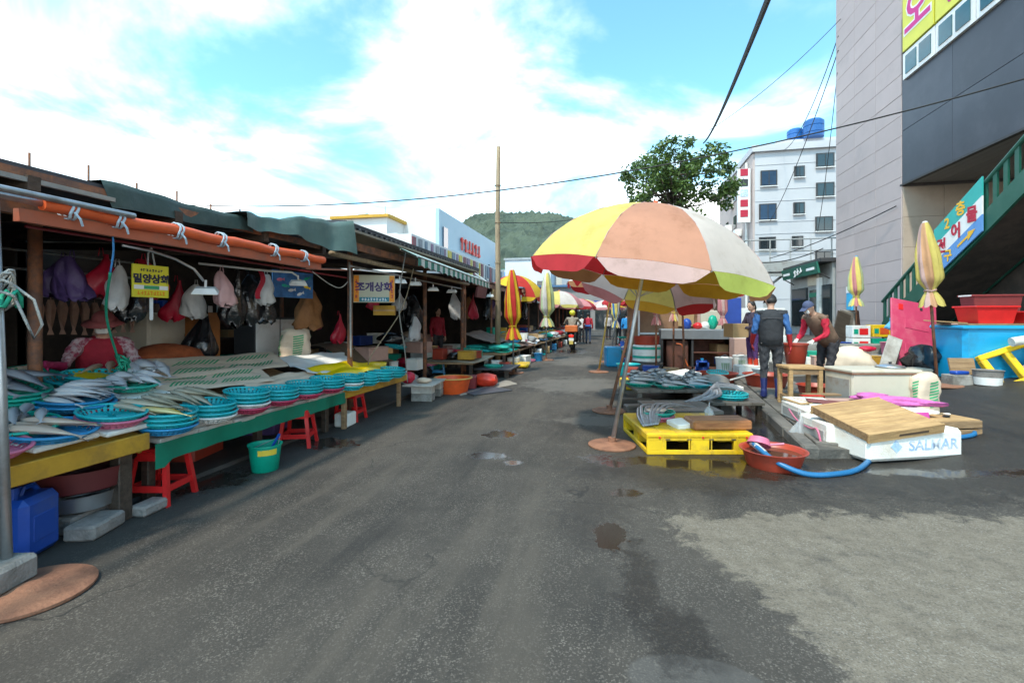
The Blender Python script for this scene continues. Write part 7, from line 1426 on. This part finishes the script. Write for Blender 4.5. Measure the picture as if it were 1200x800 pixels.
mb = MB(); mb.tube([(1.39,5.36,.165),(1.38,5.30,.20),(1.395,5.19,.19),(1.44,5.09,.155)], [.028,.030,.030,.028], 10); one('hose_nozzle', mb, m_ghose, 'pale grey end piece of the blue hose on the basin rim', 'nozzle', smooth=True)
t = thing('work_stool', 'worn square wooden work stool on the kerb beside the workers', 'stool', (2.84,8.28,.123), R(6))
for i in range(3): MB().box((0,-.15+.15*i,.585), (.52,.145,.04), bev=.006).build('top_plank', m_wood2, t)
for sx in (-1,1):
    for sy in (-1,1): MB().box((sx*.215,sy*.18,.28), (.06,.06,.565), bev=.006).build('leg', m_wood2, t)
    MB().box((sx*.215,0,.52), (.04,.32,.07)).build('apron', m_wood, t); MB().box((sx*.215,0,.12), (.035,.32,.05)).build('stretcher', m_wood, t)
for sy in (-1,1): MB().box((0,sy*.18,.52), (.38,.04,.07)).build('apron', m_wood, t); MB().box((0,sy*.18,.12), (.38,.035,.05)).build('stretcher', m_wood, t)
t = thing('chest_freezer', 'old white chest freezer with rusty lid edge on the kerb', 'freezer', (3.72,8.05,.08), RZ)
MB().box((0,0,.30), (.98,.62,.60), bev=.025).build('body', m_cream, t); MB().box((0,0,.63), (1.0,.64,.05), bev=.015).build('lid', m_cream, t); MB().box((0,-.01,.6), (1.004,.63,.014)).build('rust_seam', m_rust, t); MB().box((-.495,0,.28), (.01,.5,.46)).build('side_shade', mat('grey side panel',(.33,.33,.31),.6,.1,3,dirt=(.22,.14,.08),damt=.35), t)  # grey on the left face paints its shaded side, with brown dirt over it
one('pot_lid', MB().lathe([(.0,.05),(.05,.045),(.17,.02),(.19,.0),(.185,.0),(0,.03)], 28, capb=False, capt=False), m_alu, 'domed aluminium pot lid lying on the freezer', 'lid', (4.02,8.15,.745), smooth=True); one('lid_knob', MB().lathe([(.012,0),(.02,.015),(.022,.03),(.0,.035)], 10, capt=False), m_black, 'black knob of the aluminium pot lid', 'knob', (4.02,8.15,.79), smooth=True)
sack('cream paper sack with green stripes standing right of the freezer', (4.27,7.85,.12), .58, .16, 21, .3)
# boxes under sheets
for (lab, x, y, z, d, rz, m) in (('dirty white foam fish box at the kerb beside the green crate',2.55,6.95,.12,(.5,.8,.22),.05,m_foam),('dirty white foam fish box near the clear bag',2.48,6.15,.02,(.5,.62,.30),.12,m_foam),('white foam box in the middle of the covered pile',3.1,6.9,.12,(.5,.8,.2),.05,m_foam),('cardboard box at the back of the covered pile',3.6,7.1,.1,(.5,.6,.2),.2,m_card)): 
    t = thing('foam_fish_box', lab, 'box', (x,y,z), rz); MB().box((0,0,d[2]/2), d, bev=.02).build('body', m, t); MB().box((-.002-d[0]/2,0,d[2]*.45), (.012,d[1]*.8,d[2]*.5), bev=.004).build('side_recess', mat('grey recess',(.4,.4,.38),.7), t)
one('green_crate', MB().box((0,0,.1), (.34,.34,.2), bev=.015), m_grnp, 'dark green plastic crate at the near stool leg', 'crate', (2.62,7.55,.122), RZ)
def flat(label, x, y, z, w, d, m, rz, tilt=(0,0), h=.008, cat='card', name='card_sheet'): return one(name, MB().box((0,0,0), (w,d,h), bev=.002), m, label, cat, (x,y,z), rot=(tilt[0],tilt[1],rz))
flat('white foam lid on the covered pile near the green crate', 2.62,7.2,.35,.55,.45,m_foam,.15,(0,.02),.03,'foam','foam_sheet'); flat('maroon card sheet across the covered pile', 3.0,6.75,.385,.75,.5,m_mcard,.3,(.03,-.02)); flat('second maroon card sheet by the red ribbon', 2.75,7.0,.375,.5,.3,m_mcard,-.2,(0,.04)); flat('pinkish card sheet at the freezer foot', 3.3,7.25,.36,.9,.4,m_pcard,.15,(.02,0)); flat('pinkish card sheet beside the slatted lid', 2.75,6.4,.365,.75,.42,m_pcard,.35,(-.05,.03)); flat('white paper sheet on the covered pile', 2.65,6.7,.37,.38,.25,m_foam,.3,(0,.02)); flat('beige card at the kerb edge of the pile', 2.4,7.1,.36,.16,.45,m_card,.2,(0,-.1)); flat('pale foam sheet under the pink towel', 3.45,6.75,.345,.6,.4,m_foam,.3,(0,0),.03); flat('short brown plank before the stool legs', 2.95,7.75,.36,.5,.14,m_wood,.25,(0,0),.025,'plank','plank')
flat('red plastic strip beside the short brown plank', 2.75,7.55,.37,.3,.1,m_redp,.2)
cord('pink ribbon tied along the foam fish boxes', [(2.24,6.9,.28),(2.2,6.5,.22),(2.22,6.15,.2),(2.2,5.9,.24),(2.22,5.85,.1)], .012, m_pinkp, 'ribbon')
one('clear_bag', bag_mesh(.2,.34,m_clear,9,.6), m_clear, 'clear crumpled plastic bag hanging from the foam boxes', 'bag', (2.16,6.3,.33), .5, smooth=True)
# big foam box with slatted wooden lid
t = thing('salmon_box', 'large white foam box with blue print lying under the slatted lid', 'box', (2.95,5.86,.02), R(21.8))
MB().box((0,.04,.15), (1.16,.52,.30), bev=.035).build('body', m_foam, t); lettering(t, 'SALMAR', .15, m_txtblue, (.2,-.2215,.15), RX, .002, sx=1.1); MB().box((-.25,-.221,.15), (.10,.004,.09), (0,R(45),0)).build('logo', m_txtblue, t)
t = thing('slatted_lid', 'tilted lid of honey pine planks resting on the foam box', 'crate lid', (2.76,5.92,.385), rot=(R(12),R(-5),R(21)))
for i in range(5): MB().box((0,-.30+.15*i,.03), (.88,.146,.03), (rnd.uniform(-.01,.01),0,0), bev=.005).build('plank', m_wood2, t)
for y in (-.375,.36): MB().box((0,y,.0), (.90,.022,.10), bev=.004).build('side_board', m_wood2, t)
for x in (-.43,.43): MB().box((x,0,-.0), (.022,.71,.085), bev=.004).build('end_board', m_wood, t)
MB().box((.08,-.3872,-.005), (.35,.002,.022)).build('stamped_print', mat('dark stamp',(.08,.05,.03),.8), t)
t = thing('wooden_crate', 'weathered wooden crate with rubbish beside the foam box', 'crate', (3.8,6.72,.07), R(20))
for z in (.06,.16): 
    for s in (-1,1): MB().box((0,s*.22,z), (.72,.018,.085), bev=.003).build('side_slat', m_wood, t); MB().box((s*.35,0,z), (.018,.42,.085), bev=.003).build('end_slat', m_wood, t)
MB().box((0,0,.205), (.70,.42,.012)).build('lid', m_wood2, t); MB().box((0,0,.01), (.7,.42,.015)).build('bottom', m_wood, t)
for k, (x, y, m) in enumerate(((-.1,.05,m_bluep),(.1,-.05,m_black),(.2,.08,m_foam),(-.2,-.1,m_redp))): lump('litter_scrap', ['blue scrap on the weathered wooden crate','black scrap on the weathered wooden crate','white scrap on the weathered wooden crate','red scrap on the weathered wooden crate'][k], 'scrap', m, (3.8+x,6.72+y+.35*x,.285), (.04,.03,.012), 140+k)
flat('bright pink card standing between foam box and wooden crate', 3.42,6.35,.33,.28,.12,mat('bright pink card',(.65,.08,.35),.7),R(20),(R(80),0)); lump('pink_towel', 'rumpled pink patterned towel lying over the pile edge', 'towel', m_pinktowel, (3.55,7.0,.36), (.40,.12,.06), 150, R(-20), .4); lump('pink_towel', 'second fold of pink towel by the paper sack', 'towel', m_pinktowel, (3.35,7.25,.365), (.22,.14,.06), 151, .3, .4)

# ================================================================ RIGHT BACKGROUND AT THE STAIR
t = thing('fish_tank', 'large cyan fibreglass fish tank under the green stair', 'tank', (7.66,10.75,.28), R(4))
MB().box((0,0,.52), (2.9,.8,1.04), bev=.06).build('body', m_cyan, t, 60); MB().box((0,0,1.02), (2.98,.88,.07), bev=.02).build('rim', m_cyan, t); MB().box((.05,0,1.075), (2.9,.8,.03)).build('cover_board', m_wood, t)
def rtub(label, loc, w, d, h, m, rz=0):
    t = thing('square_tub', label, 'tub', loc, rz); b = MB(); b.add([(-w*.42,-d*.42,0),(w*.42,-d*.42,0),(w*.42,d*.42,0),(-w*.42,d*.42,0),(-w/2,-d/2,h),(w/2,-d/2,h),(w/2,d/2,h),(-w/2,d/2,h)], [(3,2,1,0),(0,1,5,4),(1,2,6,5),(2,3,7,6),(3,0,4,7)]); b.build('body', m, t)
    for s in (-1,1): MB().box((0,s*d/2,h-.012), (w+.06,.04,.035), bev=.008).build('lip', m, t); MB().box((s*w/2,0,h-.012), (.04,d,.035), bev=.008).build('lip', m, t)
    return t
rtub('square red tub standing on the fish tank cover', (6.85,10.7,1.372), .72, .5, .32, m_redp, .15); rtub('second red tub at the stair end of the fish tank', (7.6,10.75,1.372), .5, .4, .22, m_redp, .1); rtub('dark red mesh crate behind the red tubs', (7.25,11.2,1.372), .8, .4, .55, mat('dark red mesh',(.2,.03,.03),.6)); flat('white strip lying on the dark red mesh crate', 7.25,11.2,1.91,.85,.42,m_white,0,(0,0),.03,'board','board')
flat('cardboard piece on the fish tank cover', 6.2,10.7,1.40,.5,.4,m_card,.3,(.05,.06),.02); flat('pale cardboard piece beside the red tub', 6.4,10.6,1.36,.4,.3,m_pcard,-.2,(0,0),.02)
t = thing('broken_pallet', 'broken yellow plastic pallet leaning on the cyan tank', 'pallet', (7.05,9.98,.36), rot=(R(-24),R(-20),R(6)))
for z in (.05,.62): MB().box((0,0,z), (.95,.12,.10), bev=.015).build('rail', m_yelp, t)
for x in (-.43,-.02,.43): MB().box((x,0,.335), (.11,.12,.48), bev=.015).build('stile', m_yelp, t)
lump('foam_chunk', 'torn grey foam chunk inside the broken pallet', 'foam', mat('grey foam',(.33,.29,.24),.95,.2,6,.6,30), (7.25,10.05,.36), (.24,.1,.22), 160, 0, .3); one('foam_roll', MB().tube([(-.3,0,0),(.3,0,.12)], .08, 12), m_white, 'white foam roll on top of the broken pallet', 'roll', (7.1,10.02,1.05), smooth=40)
t = thing('old_pot', 'weathered two tone pot with pale rim before the tank', 'pot', (6.28,9.75,.32)); MB().lathe([(.16,0),(.18,.01),(.19,.14)], 24, capt=False).build('lower_body', m_white, t, 40); MB().lathe([(.19,.14),(.2,.25),(.215,.26),(.19,.25),(.17,.1),(0,.05)], 24, capb=False, capt=False).build('upper_body', m_brick, t, 40)
one('small_crate', MB().box((0,0,.09), (.4,.28,.18), bev=.01), m_conc, 'grey box with blue packet before the tank', 'box', (5.98,9.95,.29), .1); one('packet', MB().box((0,0,.03), (.26,.14,.06), bev=.015), m_navyp, 'blue packet lying on the grey box', 'packet', (5.98,9.95,.475), .3); one('board', MB().box((0,0,.2), (.42,.03,.4), (R(-15),0,0)), m_wood, 'small brown board leaning on the tank', 'board', (6.15,10.15,.35), .1)
o = thing('pink_board', 'big magenta plastic board leaning behind the black bag', 'board', (6.15,11.55,.33), rot=(R(-18),R(12),R(8))); MB().box((0,0,.8), (.95,.05,1.6), bev=.01).build('panel', m_magp, o); MB().box((-.28,-.03,1.42), (.09,.01,.13)).build('slot', m_redp, o); MB().box((.15,-.03,1.45), (.05,.01,.06)).build('slot', m_dark, o)
for z in (.5,1.05): MB().box((.05,-.028,z), (.5,.012,.2), bev=.004).build('raised_panel', m_magp, o)
lump('rubbish_bag', 'shiny black rubbish bag against the magenta board', 'bag', m_blackbag, (5.98,11.0,.32), (.28,.27,.33), 170, 0, .55)
for lab, x, y, z, r, sd in (('upper pale stone slab by the parasol base',5.62,10.55,.40,(.3,.2,.07),171),('lower pale stone slab by the parasol base',5.68,10.5,.27,(.32,.22,.08),172)): lump('stone', lab, 'stone', mat('pale stone',(.34,.31,.25),.9,.2,5,.6,30), (x,y,z), r, sd, .2, .15)
one('white_plank', MB().box((0,0,.45), (.28,.03,.9), bev=.004), m_wbd, 'whitish plank leaning by the cream sack', 'plank', (5.35,11.1,.25), rot=(R(-10),R(22),.1)); one('wood_plank', MB().box((0,0,.4), (.2,.03,.8), bev=.004), m_wood, 'narrow brown plank behind the whitish one', 'plank', (5.5,11.25,.25), rot=(R(-10),R(20),.1))
lump('cream_sack', 'slumped cream sack with red cloth in front of the steps', 'sack', m_paper, (4.85,11.3,.2), (.42,.36,.36), 173, 0, .2); lump('red_cloth', 'red cloth on top of the slumped cream sack', 'cloth', m_redbag, (5.1,11.2,.78), (.16,.12,.06), 174)
st = thing('concrete_steps', 'low worn concrete steps behind the bending worker', 'steps', (4.9,12.7,0)); 
for i in range(3): MB().box((.25*i,.35*i,.2+.11*i), (2.2,.9,.36+.24*i), bev=.02).build('step', m_conc, st)
one('foam_box', MB().box((0,0,.09), (.5,.3,.18), bev=.015), m_foam, 'white printed foam box lying on the concrete steps', 'box', (4.6,12.45,.38), .1)
for k, (x, z, c, lab) in enumerate(((6.0,.66,m_white,'lower white produce carton with red fruit print'),(6.0,.98,m_white,'upper white produce carton with red fruit print'),(6.45,1.0,m_yelp,'orange and yellow produce carton beside the white ones'),(6.45,.66,m_grnp,'green produce carton beside the white ones'))):
    t = thing('produce_carton', lab, 'carton', (x,13.6,z), .1); MB().box((0,0,.15), (.42,.3,.30), bev=.008).build('box', c, t); MB().box((.05,-.153,.15), (.2,.006,.16)).build('print', [m_redp,m_redp,m_orgp,m_white][k], t); MB().box((-.13,-.153,.15), (.1,.006,.12)).build('leaf_print', m_grnp, t)
one('blue_bag', bag_mesh(.4,.4,m_whitebag,31,.8), mat('sky blue film',(.12,.42,.68),.35,.15,4,.5,10), 'sky blue plastic bag behind the magenta board', 'bag', (6.4,12.7,1.6), .3, smooth=True); one('pink_pail', MB().lathe([(.14,0),(.18,.28),(.19,.29),(.15,.27),(0,.02)], 20, capt=False), m_pinkp, 'pale pink pail next to the produce cartons', 'pail', (6.25,12.7,.62), smooth=40)
for k, (x, m, lab, s) in enumerate(((5.35,m_bluep,'pale blue jar on the concrete steps',.14),(5.6,m_navyp,'royal blue tub on the concrete steps',.16),(4.3,m_bluep,'turquoise basin at the left of the steps',.2))): one('blue_tub', MB().lathe([(s*.8,0),(s,.2),(s*1.08,.21),(s*.9,.2),(0,.03)], 20, capt=False), m, lab, 'tub', (x,13.4 if k < 2 else 12.9,.66 if k < 2 else .49), smooth=40)
for k in range(4): one('leaning_board', MB().box((0,0,.62), (.42,.03,1.25), bev=.004), [m_dwood,m_gwood,m_conc,m_rw][k], ['dark board leaning by the small folded parasol','grey board leaning by the small folded parasol','pale concrete slab leaning at the mauve wall','rusty brown board leaning by the small folded parasol'][k], 'board', (6.35+.24*k,15.7+.15*k,.5), rot=(R(-14),R(22-6*k),.2))
for k in range(5): flat(['grey wet board on the steps edge','brown board piled by the steps','dark board under the foam box','pale board piled before the slumped sack','yellowed board in the pile by the steps'][k], 4.7+.12*k, 11.9-.1*k, .27+.035*k, .7, .25, [m_gwood,m_wood,m_dwood,m_wbd,m_ybd][k], .3*k, (0,0), .03, 'board', 'board')

stock('on the ground before the far right tables', [(.25+.25*rs.random(), 15.6+.95*i+.2*rs.random(), .0) for i in range(18)], 50, .9)
stock('around the steel counter', [(.4+.5*(i%3), 12.0+.55*(i//3), .0) for i in range(6)], 51, .9)
stock('stacked behind the white pails', [(3.0+.4*(i%3), 14.3+.4*(i//3), .12+.3*(i%2)) for i in range(9)], 52, 1.0)
stock('lying about the concrete steps', [(4.6+.35*(i%4), 12.2+.35*(i//4), .38+.1*(i//4)) for i in range(8)], 53, .7)
